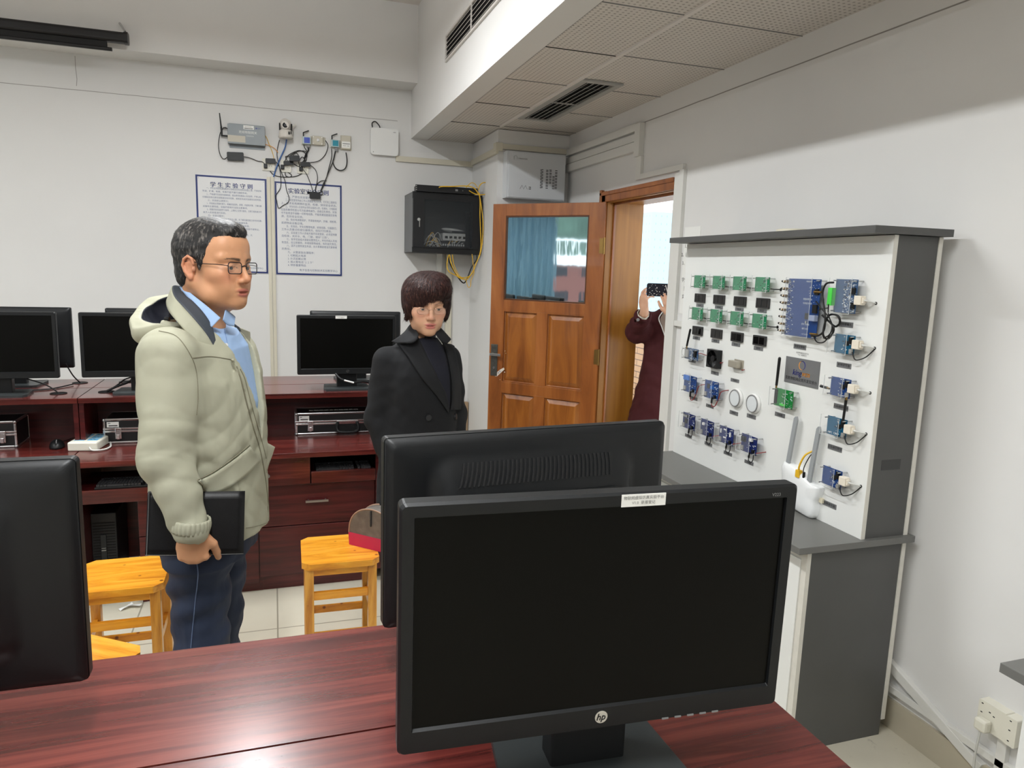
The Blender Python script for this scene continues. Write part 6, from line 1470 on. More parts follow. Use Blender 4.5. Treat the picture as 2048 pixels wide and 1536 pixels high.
def face(S_, H, male=True, mouth=.003, slit=None):
    e, c = H.ell, H.cap; slit = slit or (.0056 if male else .0046)
    e(S_, (-.014, 0, .040), (.100, .077, .088), .01)
    e(S_, (.024, 0, -.012), (.068, .066, .100), .03)                 # front of the face
    e(S_, (.052, 0, .060), (.040, .056, .040), .03)                  # forehead
    for q in (-1, 1):
        c(S_, (-.010, q*(.056 if male else .050), -.040), (.030, q*(.050 if male else .037), -.074), .022, .020 if male else .018, .025)
        c(S_, (.030, q*(.046 if male else .033), -.074), (.074, q*.012, -.094), .018, .014, .025)
        e(S_, (.056, q*.046, -.020), (.026, .022, .022), .02)        # cheekbone
        e(S_, (.062, q*.030, -.052), (.026, .024, .028), .02)        # cheek
        c(S_, (.086, q*.012, .028), (.068, q*.052, .026), .009, .009, .014)
    e(S_, (.077, 0, -.088), (.018, .022, .015), .018)                # chin
    e(S_, (.076, 0, -.062), (.020, .030, .026), .016)
    for q in (-1, 1): e(S_, (.094, q*.0325, .002), (.012, .018, .0105), .012, '-')
    # eyelids and the slit between them
    for q in (-1, 1):
        e(S_, (.0735, q*.0325, .001), (.0165, .0185, .0135), .004)
        e(S_, (.0925, q*.0325, .0), (.0095, .0160, slit), .001, '-')
    c(S_, (.088, 0, .018), (.107, 0, -.024), .0065, .0085, .012)
    e(S_, (.108, 0, -.029), (.0115, .0105, .0095), .008)
    for q in (-1, 1):
        e(S_, (.097, q*.0125, -.034), (.0105, .0065, .0075), .006)
        e(S_, (.101, q*.0065, -.0415), (.004, .003, .003), .002, '-')
    e(S_, (.093, 0, -.0595), (.0090, .0235, .0055), .006)            # lips
    e(S_, (.091, 0, -.0700), (.0095, .0200, .0065), .006)
    e(S_, (.101, 0, -.0645), (.0100, .0195, mouth), .002, '-')
    # ears: thin shell, rolled rim, lobe
    for q in (-1, 1):
        e(S_, (-.012, q*.0795, -.004), (.0190, .0050, .0290), .006, tilt=-.15)
        rim = [(.006, .0835, .006), (.002, .0850, .020), (-.010, .0865, .0265), (-.022, .0875, .018), (-.0275, .0870, .002), (-.0225, .0850, -.014), (-.012, .0825, -.026)]
        for a_, b_ in zip(rim[:-1], rim[1:]): c(S_, (a_[0], q*a_[1], a_[2]), (b_[0], q*b_[1], b_[2]), .0036, .0036, .002)
        e(S_, (-.006, q*.0815, -.0285), (.0080, .0055, .0085), .004)
        e(S_, (.006, q*.0815, -.008), (.0045, .0050, .0065), .003)
        e(S_, (-.008, q*.0870, -.004), (.0085, .0055, .0130), .003, '-', tilt=-.15)
def eyes(H, parent, look=(1, 0, -.05)):
    if 'eye_white' not in bpy.data.materials: mat('eye_white', (214, 206, 200), .2); mat('eye_iris', (38, 24, 18), .12); 
    ew, ei = bpy.data.materials['eye_white'], bpy.data.materials['eye_iris']
    for q in (-1, 1):
        c_ = Vector(H.P(.0745, q*.0325, .0005)); g = (H.f*look[0]+H.l*look[1]+H.u*look[2]).normalized(); r = .0128*H.k
        T = frame(c_, H.l, g); mb = MB(); prof = []
        n = 26
        for k in range(n+1): a = PI*k/n; prof.append((r*math.sin(a), r*math.cos(a)))
        mb.lathe(prof[:5], ei, 24, T=T); mb.lathe(prof[4:], ew, 24, T=T)
        mb.build('eye', parent)
def brows(H, parent, m, w_=.022, up=.021):
    for q in (-1, 1):
        pts = [H.P(.0985, q*.014, up-.002), H.P(.0950, q*.030, up+.004), H.P(.0800, q*(.014+w_+.012), up+.001)]
        MB().tube([Vector(p) for p in pts], lambda t: (.0034-.0018*t)*H.k, m, n=8).build('eyebrow', parent)
def glasses(H, parent, m, ml, w_=.0215, h_=.0150, r=.0009, rect=.006, z0=-.001, temple=True, name='eyeglasses', lens_off=0):
    X = .1005
    lensm = bpy.data.materials.get('spectacle_lens') or mat('spectacle_lens', (235, 240, 240), .02, alpha=.07, spec=.5)
    def LP(q, u, v):   # u sideways, v up; the front wraps slightly round the face
        yy = q*.0335+u; return Vector(H.P(X-1.3*yy*yy, yy, z0+v))
    g = None
    for q in (-1, 1):
        out = rrect(2*w_, 2*h_, rect, 5); pts = [LP(q, u, v) for u, v in out]
        mb = MB().tube(pts+[pts[0], pts[1]], r*H.k, m, n=6, res=1)
        if g is None: g = mb.build(name, parent)
        else: mb.build('lens_rim', g, off=Vector(parent['org']))
        MB().add(pts, [tuple(range(len(pts)))], lensm).build('lens', g, off=Vector(parent['org']))
    MB().tube([LP(-1, w_, .004), Vector(H.P(X+.002, 0, z0+.007)), LP(1, -w_, .004)], r*1.1*H.k, m, n=6).build('bridge', g, off=Vector(parent['org']))
    for q in (-1, 1):
        MB().tube([LP(q, q*w_, .006), Vector(H.P(X-.030, q*.068, z0+.008)), Vector(H.P(.03, q*.0765, z0+.008)), Vector(H.P(-.018, q*.083, z0+.012)), Vector(H.P(-.034, q*.083, z0-.008))], ml*H.k, m, n=6).build('temple', g, off=Vector(parent['org']))
    return g
def hand_sdf(S_, wrist, palm_dir, back_n, thumb_side, curl, size=1.0, spread=.2, wrist_r=.026, thumb_curl=.4):
    """palm_dir: from wrist to knuckles; back_n: out of the back of the hand; curl: bend of every finger at its three joints"""
    d = Vector(palm_dir).normalized(); n = Vector(back_n); n = (n-d*n.dot(d)).normalized(); t = Vector(thumb_side); t = (t-d*t.dot(d)-n*t.dot(n)).normalized()
    w_ = Vector(wrist); K = size
    S_.cap(w_-d*.03*K, w_+d*.02*K, wrist_r*K, .026*K, .012)
    S_.ell(tuple(w_+d*.050*K), (.046*K, .040*K, .0155*K), [list(d), list(t), list(n)], .014)
    for i, (L_, rr) in enumerate(((.070, .0088), (.078, .0090), (.072, .0086), (.056, .0076))):
        side = t*(.030-.0195*i)*K
        b = w_+d*(.084-(.004 if i in (0, 2) else 0)-(.010 if i == 3 else 0))*K+side
        ang = 0; p = b; dirv = d+t*spread*(.5-i/3.0)*.5
        cu = curl[i] if hasattr(curl[0], '__len__') else curl
        for j, (seg, bend) in enumerate(zip((.46, .30, .24), cu)):
            ang += bend; v = (dirv.normalized()*math.cos(ang)-n*math.sin(ang)).normalized(); q = p+v*(L_*seg*1.25)*K
            S_.cap(tuple(p), tuple(q), rr*K*(1-.09*j), rr*K*(1-.09*(j+1)), .0035 if j else .010); p = q
    b = w_+d*.022*K+t*.026*K; v1 = (d*.75+t*.62-n*.25).normalized(); p1 = b+v1*.036*K
    v2 = (d*.95+t*(.40-thumb_curl*.4)-n*(.2+thumb_curl*.5)).normalized(); p2 = p1+v2*.032*K; p3 = p2+(v2-n*.25-t*thumb_curl*.3).normalized()*.026*K
    S_.cap(tuple(b), tuple(p1), .0155*K, .0115*K, .012); S_.cap(tuple(p1), tuple(p2), .0112*K, .0100*K, .004); S_.cap(tuple(p2), tuple(p3), .0098*K, .0082*K, .003)
# ------------------------------------------------------------------ the man
def build_man():
    O = Vector((-.185, 2.20, 0)); yb = -.35
    f = Vector((math.cos(yb), math.sin(yb), 0)); l = Vector((-math.sin(yb), math.cos(yb), 0))
    def Q(u, v, z): p = O+f*u+l*v; return (p.x, p.y, z)
    t = thing('person', 'man in a light khaki jacket and dark jeans holding a black folder, looking right', 'person', (O.x, O.y, 0))
    sk = skin_mat('skin_tan', (204, 150, 112), (176, 104, 88), (40, 34, 32), (206, 132, 104))
    H = Head((-.156, 2.205, 1.584), -.655, -.02, 1.015)
    A_sh = Vector(Q(-.01, -.185, 1.355)); A_el = Vector((-.268, 1.970, 1.105)); A_wr = Vector((-.212, 1.935, .918))
    B_sh = Vector(Q(.0, .150, 1.325)); B_el = Vector(Q(-.06, .215, 1.09)); B_wr = Vector(Q(-.05, .215, .86))
    def legs(S_, g, k=.02, fold=None):
        hipR, hipL = Q(.0, -.080, .84), Q(-.01, .075, .84)
        kR, kL = Q(.0, -.088, .50), Q(-.030, .080, .50); aR, aL = Q(-.03, -.095, .09), Q(-.06, .085, .09)
        S_.cap(hipR, kR, .082+g, .060+g, k, fold=fold); S_.cap(kR, aR, .058+g, .050+g, k, fold=fold)
        S_.cap(hipL, kL, .082+g, .060+g, k, fold=fold); S_.cap(kL, aL, .058+g, .050+g, k, fold=fold)
        return aR, aL
    # body: one surface from the head to the ankles
    S_ = SDF((-.55, 1.80, .03), (.10, 2.52, 1.76), .009, [((-.29, 2.05, 1.44), (-.02, 2.34, 1.76), .0023), ((-.27, 1.88, .78), (-.14, 1.99, .93), .0032)])
    S_.loft([(.80, *Q(0, 0, 0)[:2], .10, .155), (1.0, *Q(0, 0, 0)[:2], .10, .145), (1.2, *Q(0, 0, 0)[:2], .105, .16), (1.36, *Q(-.01, 0, 0)[:2], .085, .15)], .05, yaw=yb)
    S_.cap(Q(-.02, 0, 1.32), tuple(H.P(-.030, 0, -.06)), .066, .058, .04); S_.cap(H.P(-.02, 0, -.05), H.P(.02, 0, -.075), .055, .045, .03)
    for a, b, c_ in ((A_sh, A_el, A_wr), (B_sh, B_el, B_wr)):
        S_.cap(tuple(a), tuple(b), .048, .040, .03); S_.cap(tuple(b), tuple(c_), .038, .027, .02)
    legs(S_, -.012)
    face(S_, H, True, .0032)
    hand_sdf(S_, tuple(A_wr), (.03, .0, -.9), (-.05, -1, 0), (1, -.1, 0), (1.35, 1.3, .8), 1.0, .12, thumb_curl=.5)
    hand_sdf(S_, tuple(B_wr), (.05, 0, -1), (0, 1, 0), (1, 0, 0), (.35, .4, .3), 1.0)
    body = S_.build('body', [sk], t, None, 1, org=tuple(O), attr=face_attr(H, True))
    eyes(H, t, (1, -.10, -.05)); 
    hm = mat('hair_black_grey', (26, 24, 24), .55, noise=.0)
    nt = hm.node_tree; b = nt.nodes['Principled BSDF']; tc = nt.nodes.new('ShaderNodeTexCoord'); n_ = nt.nodes.new('ShaderNodeTexNoise'); n_.inputs['Scale'].default_value = 140; n_.inputs['Detail'].default_value = 3
    mp = nt.nodes.new('ShaderNodeMapping'); mp.inputs['Scale'].default_value = (1, 1, .22); mp.inputs['Rotation'].default_value = (0, .5, 0)
    cr2 = nt.nodes.new('ShaderNodeValToRGB'); cr2.color_ramp.elements[0].position = .52; cr2.color_ramp.elements[0].color = lin((24, 22, 22)); cr2.color_ramp.elements[1].position = .74; cr2.color_ramp.elements[1].color = lin((120, 114, 108))
    nt.links.new(tc.outputs['Object'], mp.inputs[0]); nt.links.new(mp.outputs[0], n_.inputs['Vector']); nt.links.new(n_.outputs[0], cr2.inputs[0]); nt.links.new(cr2.outputs[0], b.inputs['Base Color'])
    bp = nt.nodes.new('ShaderNodeBump'); bp.inputs['Strength'].default_value = .3; bp.inputs['Distance'].default_value = .002; nt.links.new(n_.outputs[0], bp.inputs['Height']); nt.links.new(bp.outputs[0], b.inputs['Normal'])
    # hair: cap of short hair with a receding temple, sideburns and a trimmed nape
    Sh = SDF((-.32, 2.02, 1.44), (-.02, 2.38, 1.77), .0026)
    H.ell(Sh, (-.016, 0, .045), (.107, .083, .091), .0); H.ell(Sh, (.036, 0, .098), (.058, .056, .030), .02); H.ell(Sh, (-.05, 0, -.02), (.060, .068, .060), .02)
    for q in (-1, 1): H.cap(Sh, (.016, q*.068, .03), (.014, q*.071, -.004), .011, .005, .012)
    # face and ears stay free
    H.ell(Sh, (.108, 0, .012), (.052, .066, .070), .006, '-'); H.ell(Sh, (.090, -.075, .030), (.052, .05, .050), .01, '-'); H.ell(Sh, (.090, .075, .030), (.052, .05, .050), .01, '-')
    H.ell(Sh, (.080, 0, -.065), (.080, .12, .070), .006, '-')
    for q in (-1, 1): H.ell(Sh, (-.008, q*.090, -.006), (.026, .022, .034), .004, '-')
    H.ell(Sh, (-.02, 0, -.125), (.12, .12, .055), .01, '-')
    Sh.field(lambda X, Y, Z: .0006*np.sin(X*420+np.sin(Z*190)*2)*np.sin(Y*380+Z*260)+.0006*np.sin(X*130-Z*230+Y*120))
    hair = Sh.build('hair', [hm], t, None, 0, org=tuple(O))
    hs1 = mat('hair_strand_black', (18, 17, 17), .5); hs2 = mat('hair_strand_grey', (138, 132, 126), .5)
    def dr(x, y, z, rn):
        top = z > .07
        return H.f*(.9 if top else .25)-H.u*(.35 if top else .9)+H.l*rn.uniform(-.35, .35)
    strands(hair, H, O, 9500, dr, .007, .014, [hs1, hs2], lambda x, y, z: [.30 if z < .05 else .10], seed=11)
    glasses(H, t, mat('spectacle_black', (16, 16, 24), .3), .0011, .0235, .0150, .0013, .0080, z0=.001)
    # shirt, light blue
    sh = mat('shirt_light_blue', (158, 186, 224), .7, noise=.04, nscale=40, bump=.2, bscale=700); shw = mat('shirt_button', (226, 226, 230), .4)
    S2 = SDF((-.42, 1.98, 1.0), (.06, 2.46, 1.53), .004)
    S2.loft([(1.02, *Q(.01, 0, 0)[:2], .112, .17), (1.2, *Q(.015, 0, 0)[:2], .118, .17), (1.36, *Q(.0, 0, 0)[:2], .10, .16), (1.41, *Q(-.01, 0, 0)[:2], .085, .12)], .03, yaw=yb)
    S2.cap(Q(-.015, 0, 1.36), Q(.0, 0, 1.425), .080, .073, .03)
    S2.half(Q(0, 0, 1.46), (-.10, 0, 1)); S2.half(Q(.02, 0, 1.43), tuple(f*.55+Vector((0, 0, 1))))
    # hollow where the neck comes out
    S2.cap(Q(-.02, 0, 1.40), H.P(-.02, 0, -.06), .064, .062, .002, '-')
    shirt = S2.build('shirt', [sh], t, None, 1, org=tuple(O))
    # jacket
    jk = cloth_mat('jacket_khaki', (172, 171, 150), .62, .55, 4.2, dist=.03); jd = mat('jacket_lining_grey', (62, 68, 76), .6); jn = mat('hood_lining_navy', (26, 30, 42), .7); js = mat('jacket_seam', (128, 124, 104), .7)
    S3 = SDF((-.55, 1.80, .74), (.12, 2.56, 1.56), .0042)
    sec = [(.80, .0, .150, .172), (.92, .0, .149, .182), (1.05, .005, .146, .196), (1.18, .008, .142, .205), (1.28, .0, .136, .205), (1.35, -.008, .120, .190), (1.405, -.015, .098, .130), (1.435, -.02, .088, .095)]
    S3.loft([(z, *Q(u, 0, 0)[:2], a, b) for z, u, a, b in sec], .03, yaw=yb, p=2.3, fold=(.0028, 4, 7, 1.3))
    fo = (.0030, 2.1, 1.2, .25, 1.1)
    S3.cap(tuple(A_sh), tuple(A_el), .078, .066, .035, fold=(.0018, 1.4, 1.0, .35, 1.2)); S3.cap(tuple(A_el), tuple(A_wr+Vector((0, 0, .0))), .066, .045, .016, fold=(.0028, 1.7, 1.3, -.1, 1.05))
    S3.cap(tuple(B_sh), tuple(B_el), .078, .064, .035, fold=fo); S3.cap(tuple(B_el), tuple(B_wr), .062, .046, .02, fold=fo)
    # big soft creases: drag lines from the armpit and across the belly
    for a, b, r_ in ((Q(.10, -.13, 1.27), Q(.15, -.05, 1.06), .010), (Q(.05, -.19, 1.17), Q(.13, -.12, .98), .010), (Q(.12, -.10, 1.34), Q(.145, -.06, 1.20), .008)):
        S3.cap(a, b, r_, r_*.6, .02)
    # the open front: a wedge cut from the neck downwards, and room for hands and neck
    vx = Vector(Q(.10, .015, 1.10))
    nL = (f*.0+l*1.0+Vector((0, 0, -.30))).normalized(); nR = (-l*1.0+Vector((0, 0, -.30))).normalized()
    X, Y, Z = np.meshgrid(*S3.ax, indexing='ij', sparse=True)
    wd = np.maximum(((X-vx.x)*nL.x+(Y-vx.y)*nL.y+(Z-vx.z)*nL.z), ((X-vx.x)*nR.x+(Y-vx.y)*nR.y+(Z-vx.z)*nR.z))
    ff = ((X-O.x)*f.x+(Y-O.y)*f.y)
    wedge = np.maximum(wd+.0, .0-ff)
    S3.D = np.maximum(S3.D, -wedge).astype(F32)
    S3.loft([(1.0, *Q(.01, 0, 0)[:2], .104, .162), (1.2, *Q(.015, 0, 0)[:2], .110, .162), (1.36, *Q(.0, 0, 0)[:2], .092, .150), (1.405, *Q(-.01, 0, 0)[:2], .076, .095), (1.50, *Q(-.02, 0, 0)[:2], .078, .080)], .0, '-', yaw=yb)
    S3.cap(tuple(A_wr+Vector((0, 0, .002))), tuple(A_wr-Vector((0, 0, .08))), .031, .036, .0, '-'); S3.cap(tuple(B_wr+Vector((0, 0, .03))), tuple(B_wr-Vector((0, 0, .1))), .036, .036, .0, '-')
    S3.half((-.03, 2.2, .822), tuple(Vector((0, 0, -1))+f*.10))
    S3.field(creases(1.0))
    jacket = S3.build('jacket', [jk, jd], t, None, 2, org=tuple(O))
    jb = bvh_of(jacket, O)
    # cuff band, hem, placket, yoke and armhole seams, pocket flap
    cuff(jacket, 'cuff', A_wr+Vector((.0, .0, .012)), .044, .034, jk, ax=(.1, 0, 1))
    seam('armhole_seam', jb, [(318, 662), (352, 672), (378, 705), (392, 740), (396, 790), (393, 830)], t, js, .0012)
    seam('yoke_seam', jb, [(386, 716), (420, 713), (455, 718), (468, 722)], t, js, .0012)
    seam('zip_edge', jb, [(473, 733), (482, 760), (492, 800), (505, 850), (520, 900), (531, 960), (536, 1010), (537, 1048)], t, js, .0022)
    seam('placket_edge', jb, [(480, 738), (490, 760), (500, 800), (514, 850), (528, 900), (538, 950), (541, 1000), (541, 1045)], t, js, .0014)
    seam('hem_seam', jb, [(492, 1056), (510, 1053), (527, 1048), (541, 1042)], t, js, .0011)
    strip3(t, 'pocket_flap', [[(530, 884, 2.20), (540, 889, 2.23), (549, 894, 2.26)], [(532, 946, 2.20), (537, 928, 2.22), (543, 912, 2.245)]], [jk], .004, 10)
    patch('pocket_flap', jb, [(394, 962), (430, 944), (470, 915), (499, 892)], [(413, 984), (445, 980), (485, 955), (518, 921)], t, jk, .005, 20, 8, .004)
    seam('pocket_seam', jb, [(394, 960), (430, 941), (470, 912), (499, 889)], t, js, .0016, .003)
    # stand-up collar, khaki outside and grey inside, measured along three lines
    strip3(t, 'collar', [[(348, 598, 2.30), (334, 600, 2.20), (338, 622, 2.10), (360, 650, 2.055), (388, 682, 2.05), (410, 708, 2.06), (424, 722, 2.07)],
                      [(362, 573, 2.30), (345, 573, 2.20), (348, 592, 2.12), (366, 614, 2.085), (390, 641, 2.07), (412, 668, 2.07), (428, 694, 2.075)],
                      [(368, 576, 2.30), (360, 577, 2.22), (368, 590, 2.15), (386, 604, 2.12), (408, 628, 2.10), (424, 655, 2.095), (432, 690, 2.085)]], [jk, jd])
    strip3(t, 'collar', [[(500, 664, 2.29), (500, 680, 2.28), (493, 702, 2.26)], [(478, 655, 2.29), (484, 672, 2.28), (488, 700, 2.26)], [(468, 648, 2.28), (475, 668, 2.27), (483, 696, 2.255)]], [jk, jd], n=12)
    # hood lying on the back
    S4 = SDF((-.46, 2.00, 1.30), (-.14, 2.42, 1.58), .0035)
    S4.ell((-.285, 2.20, 1.425), (.082, .125, .062), None, .02); S4.cap((-.322, 2.11, 1.412), (-.326, 2.27, 1.440), .034, .036, .03); S4.ell((-.28, 2.27, 1.455), (.070, .06, .05), None, .03)
    S4.half((-.28, 2.12, 1.452), (-.28, -.34, 1)); S4.ell((-.275, 2.170, 1.462), (.064, .100, .062), None, .006, '-'); S4.field(lambda X, Y, Z: .0022*np.sin(X*60+Z*80)*np.sin(Y*50))
    S4.cap(H.P(-.03, 0, -.06), Q(-.03, 0, 1.3), .075, .09, .0, '-')
    hdm = two_tone('hood_cloth', jk, (26, 30, 42), 1.0)
    hood = S4.build('hood', [hdm], t, None, 1, org=tuple(O), attr=lambda V: dict(lining=((V[:, 0]+.275)/.067)**2+((V[:, 1]-2.170)/.103)**2+((V[:, 2]-1.462)/.065)**2))
    cl = hit(jb, 337, 640)[0] or Vector((-.28, 2.0, 1.43))
    MB().cyl(cl+Vector((-.006, -.022, .004)), cl+Vector((.006, -.026, .004)), .0065, M['black'], n=12).build('cord_stopper', t)
    # shirt collar points
    sb = bvh_of(shirt, O)
    strip3(t, 'shirt_collar', [[(359, 576, 2.22), (384, 606, 2.125), (404, 630, 2.105), (423, 655, 2.09)], [(364, 572, 2.22), (392, 595, 2.14), (416, 614, 2.115), (441, 636, 2.105)]], [sh], .003)
    strip3(t, 'shirt_collar', [[(446, 640, 2.115), (456, 650, 2.13), (468, 652, 2.15)], [(451, 620, 2.15), (461, 626, 2.17), (470, 634, 2.18)]], [sh], .003)
    for a, b in ((421, 647), (437, 641), (452, 690)):
        loc, nr = hit(sb, a, b)
        if loc is not None: MB().cyl(loc+nr*.001, loc+nr*.0035, .0048, shw, n=14).build('shirt_button', t)
    seam('shirt_placket', sb, [(446, 640), (450, 665), (457, 700), (464, 725)], t, mat('shirt_seam', (120, 146, 190), .8), .0010)
    # jeans and shoes
    jm = cloth_mat('denim_dark_blue', (40, 50, 72), .8, .6, 5, 600, noise=.22, dist=.03); jsm = mat('denim_seam', (96, 112, 142), .8)
    S5 = SDF((-.46, 1.94, .06), (.06, 2.46, .93), .005)
    S5.loft([(.76, *Q(0, 0, 0)[:2], .118, .175), (.90, *Q(0, 0, 0)[:2], .118, .165)], .04, yaw=yb)
    legs(S5, .012, .03, fold=(.0042, 3.2, 1.5, -.1, 1.1))
    S5.field(creases(.9))
    jeans = S5.build('jeans', [jm], t, None, 2, org=tuple(O))
    jbv = bvh_of(jeans, O); seam('outseam', jbv, [(393, 1122), (396, 1150), (391, 1200), (386, 1250), (382, 1296)], t, jsm, .0016)
    shm = mat('black_shoe', (22, 20, 20), .35)
    for uv in ((-.03, -.095), (-.06, .085)):
        S6 = SDF((O.x-.35, O.y-.35, 0), (O.x+.35, O.y+.35, .13), .006); a = Vector(Q(uv[0], uv[1], 0))
        S6.cap(tuple(a+f*-.04+Vector((0, 0, .045))), tuple(a+f*.12+Vector((0, 0, .040))), .044, .038, .03); S6.cap(tuple(a+f*.12+Vector((0, 0, .040))), tuple(a+f*.18+Vector((0, 0, .034))), .038, .030, .02)
        S6.cap(tuple(a+Vector((0, 0, .06))), tuple(a+Vector((0, 0, .10))), .046, .044, .02); S6.half((0, 0, .004), (0, 0, -1))
        S6.build('shoe', [shm], t, None, 1, org=tuple(O))
    # black folder held against the leg
    fm_ = mat('black_leatherette', (13, 13, 15), .42, bump=.18, bscale=500)
    c4 = [at(296, 984, 1, 1.990), at(490, 983, 1, 2.000), at(487, 1107, 1, 1.975), at(291, 1110, 1, 1.965)]
    fd = thing('folder', 'black leather-look folder held in the right hand of the man', 'folder', tuple(c4[3]))
    def ff_(u, v): p = c4[0].lerp(c4[1], u); q = c4[3].lerp(c4[2], u); r_ = p.lerp(q, v); return r_+Vector((0, -.004*math.sin(PI*u), 0))
    for yo, nm in ((-.005, 'front_cover'), (.005, 'back_cover')):
        o = MB().grid(lambda u, v: ff_(u, v)+Vector((0, yo, 0)), 14, 10, fm_).build(nm, fd); q = o.modifiers.new('s', 'SOLIDIFY'); q.thickness = .003; q.offset = 0
    MB().grid(lambda u, v: ff_(.02+.96*u, .03+.94*v), 6, 6, M['paper']).build('papers', fd)
    MB().tube([ff_(.015, v/10)+Vector((0, -.008, 0)) for v in range(11)], .0008, M['grey'], n=5, res=1).tube([ff_(u/10, .985)+Vector((0, -.008, 0)) for u in range(11)], .0006, M['grey'], n=5, res=1).build('stitching', fd)
    return t
man = build_man()
# ------------------------------------------------------------------ the woman
def build_woman():
    O = Vector((.553, 2.875, 0)); yb = -1.571+.22
    f = Vector((math.cos(yb), math.sin(yb), 0)); l = Vector((-math.sin(yb), math.cos(yb), 0))
    def Q(u, v, z): p = O+f*u+l*v; return (p.x, p.y, z)
    t = thing('person', 'woman with short brown hair and thin glasses in a long black coat, looking down', 'person', (O.x, O.y, 0))
    sk = skin_mat('skin_light', (212, 164, 134), (192, 116, 106), (74, 52, 46), (218, 150, 130))
    H = Head((.577, 2.862, 1.451), -1.571+.03, -.17, 1.01)
    R_sh, R_el, R_wr = Vector(Q(-.01, -.138, 1.222)), Vector(Q(-.02, -.170, .98)), Vector(Q(.07, -.135, .78))
    L_sh, L_el, L_wr = Vector(Q(-.01, .138, 1.222)), Vector(Q(-.02, .178, .98)), Vector(Q(.07, .15, .78))
    def legs(S_, g, k=.02):
        for q in (-1, 1): S_.cap(Q(0, q*.075, .80), Q(.0, q*.08, .44), .080+g, .052+g, k); S_.cap(Q(0, q*.08, .44), Q(-.01, q*.08, .09), .052+g, .036+g, k)
    S_ = SDF((.25, 2.62, .03), (.86, 3.08, 1.60), .009, [((.46, 2.74, 1.33), (.66, 2.98, 1.59), .0024), ((.30, 2.72, .60), (.82, 2.84, .80), .005)])
    S_.loft([(.76, *Q(0, 0, 0)[:2], .09, .15), (.95, *Q(0, 0, 0)[:2], .08, .12), (1.1, *Q(0, 0, 0)[:2], .088, .13), (1.24, *Q(0, 0, 0)[:2], .07, .13)], .05, yaw=yb)
    S_.cap(Q(-.02, 0, 1.22), tuple(H.P(-.030, 0, -.06)), .052, .048, .03); S_.cap(H.P(-.02, 0, -.05), H.P(.015, 0, -.07), .048, .040, .03)
    for a, b, c_ in ((R_sh, R_el, R_wr), (L_sh, L_el, L_wr)): S_.cap(tuple(a), tuple(b), .040, .034, .03); S_.cap(tuple(b), tuple(c_), .032, .022, .02)
    legs(S_, -.012); face(S_, H, False, .0036, .0044)
    for w_, q in ((R_wr, 1), (L_wr, -1)): hand_sdf(S_, tuple(w_), (0, -.1, -1), tuple(l*-q), tuple(f), (.3, .35, .3), .9)
    S_.build('body', [sk], t, None, 1, org=tuple(O), attr=face_attr(H, False))
    eyes(H, t, (1, .04, -.20))
    MB().box(-.012, .012, -.0015, .0015, -.0022, .0022, M['white'], T=frame(H.P(.0905, 0, -.0630), H.l, H.u)).build('teeth', t, bevel=.0008)
    # hair, a full rounded bob with a side-swept fringe
    hm = mat('hair_dark_brown', (40, 24, 23), .62, spec=.2); h2 = mat('hair_strand_brown', (58, 34, 31), .5, spec=.3); h3 = mat('hair_strand_dark', (26, 15, 15), .5, spec=.3); h4 = mat('hair_strand_auburn', (92, 58, 48), .5, spec=.3)
    Sh = SDF((.42, 2.70, 1.33), (.72, 3.02, 1.62), .0028)
    H.ell(Sh, (-.010, 0, .044), (.115, .0985, .090), .0); H.ell(Sh, (-.045, 0, -.01), (.080, .088, .078), .03); H.ell(Sh, (.050, .018, .080), (.064, .072, .040), .03); H.ell(Sh, (.0, .040, .100), (.07, .05, .032), .02)
    for q in (-1, 1): H.ell(Sh, (.018, q*.080, .0), (.036, .017, .062), .02); H.cap(Sh, (.040, q*.078, .01), (.050, q*.066, -.040), .013, .004, .012)
    H.ell(Sh, (.112, .006, -.052), (.078, .0600, .086), .010, '-', tilt=.0); H.ell(Sh, (.105, .030, -.012), (.04, .034, .052), .014, '-'); H.ell(Sh, (.070, .0, -.085), (.070, .064, .070), .01, '-')
    H.ell(Sh, (.012, -.092, -.030), (.018, .016, .024), .006, '-'); H.ell(Sh, (-.02, 0, -.150), (.12, .12, .060), .01, '-')
    H.cap(Sh, (.10, .0, .155), (-.02, .012, .160), .006, .004, .02, '-')
    Sh.field(lambda X, Y, Z: .0007*np.sin(X*300+Z*60)*np.sin(Y*260-Z*50))
    hair = Sh.build('hair', [hm], t, None, 1, org=tuple(O))
    part = Vector(H.P(.03, .014, .148))
    def dr(x, y, z, rn):
        p = Vector(H.P(x, y, z)); d = p-part; return d.normalized()*(.7 if z > .05 else .2)-H.u*(.55 if z > .05 else 1.0)+H.f*(.35 if z > .03 and x > 0 else 0)+H.l*rn.uniform(-.12, .12)
    strands(hair, H, O, 17000, dr, .014, .030, [h2, h3, h4], lambda x, y, z: [.35, .20], lift=(.03, .12), wd=.0006, seed=5)
    glasses(H, t, mat('rim_rose_gold', (206, 168, 148), .25, metal=.8), .0008, .0225, .0130, .0008, .0115, z0=-.004)
    ea = Vector(H.P(-.004, -.083, -.034)); MB().tube([ea, ea+Vector((-.004, -.004, -.010)), ea+Vector((0, -.004, -.018))], .0014, M['chrome'], n=6).ball(ea+Vector((0, -.004, -.026)), .0052, mat('earring_stone', (40, 62, 66), .15), 8, sc_=(.8, .8, 1.5)).build('earring', t)
    # black coat, navy polo-neck
    ck = cloth_mat('coat_black_wool', (15, 16, 19), .9, .5, 4.0, 500, noise=.06, dist=.02); ckl = mat('coat_lapel_black', (18, 19, 22), .85, bump=.2, bscale=500); nv = mat('polo_neck_navy', (15, 16, 30), .8, bump=.3, bscale=400)
    S3 = SDF((.25, 2.62, .42), (.86, 3.10, 1.37), .0065)
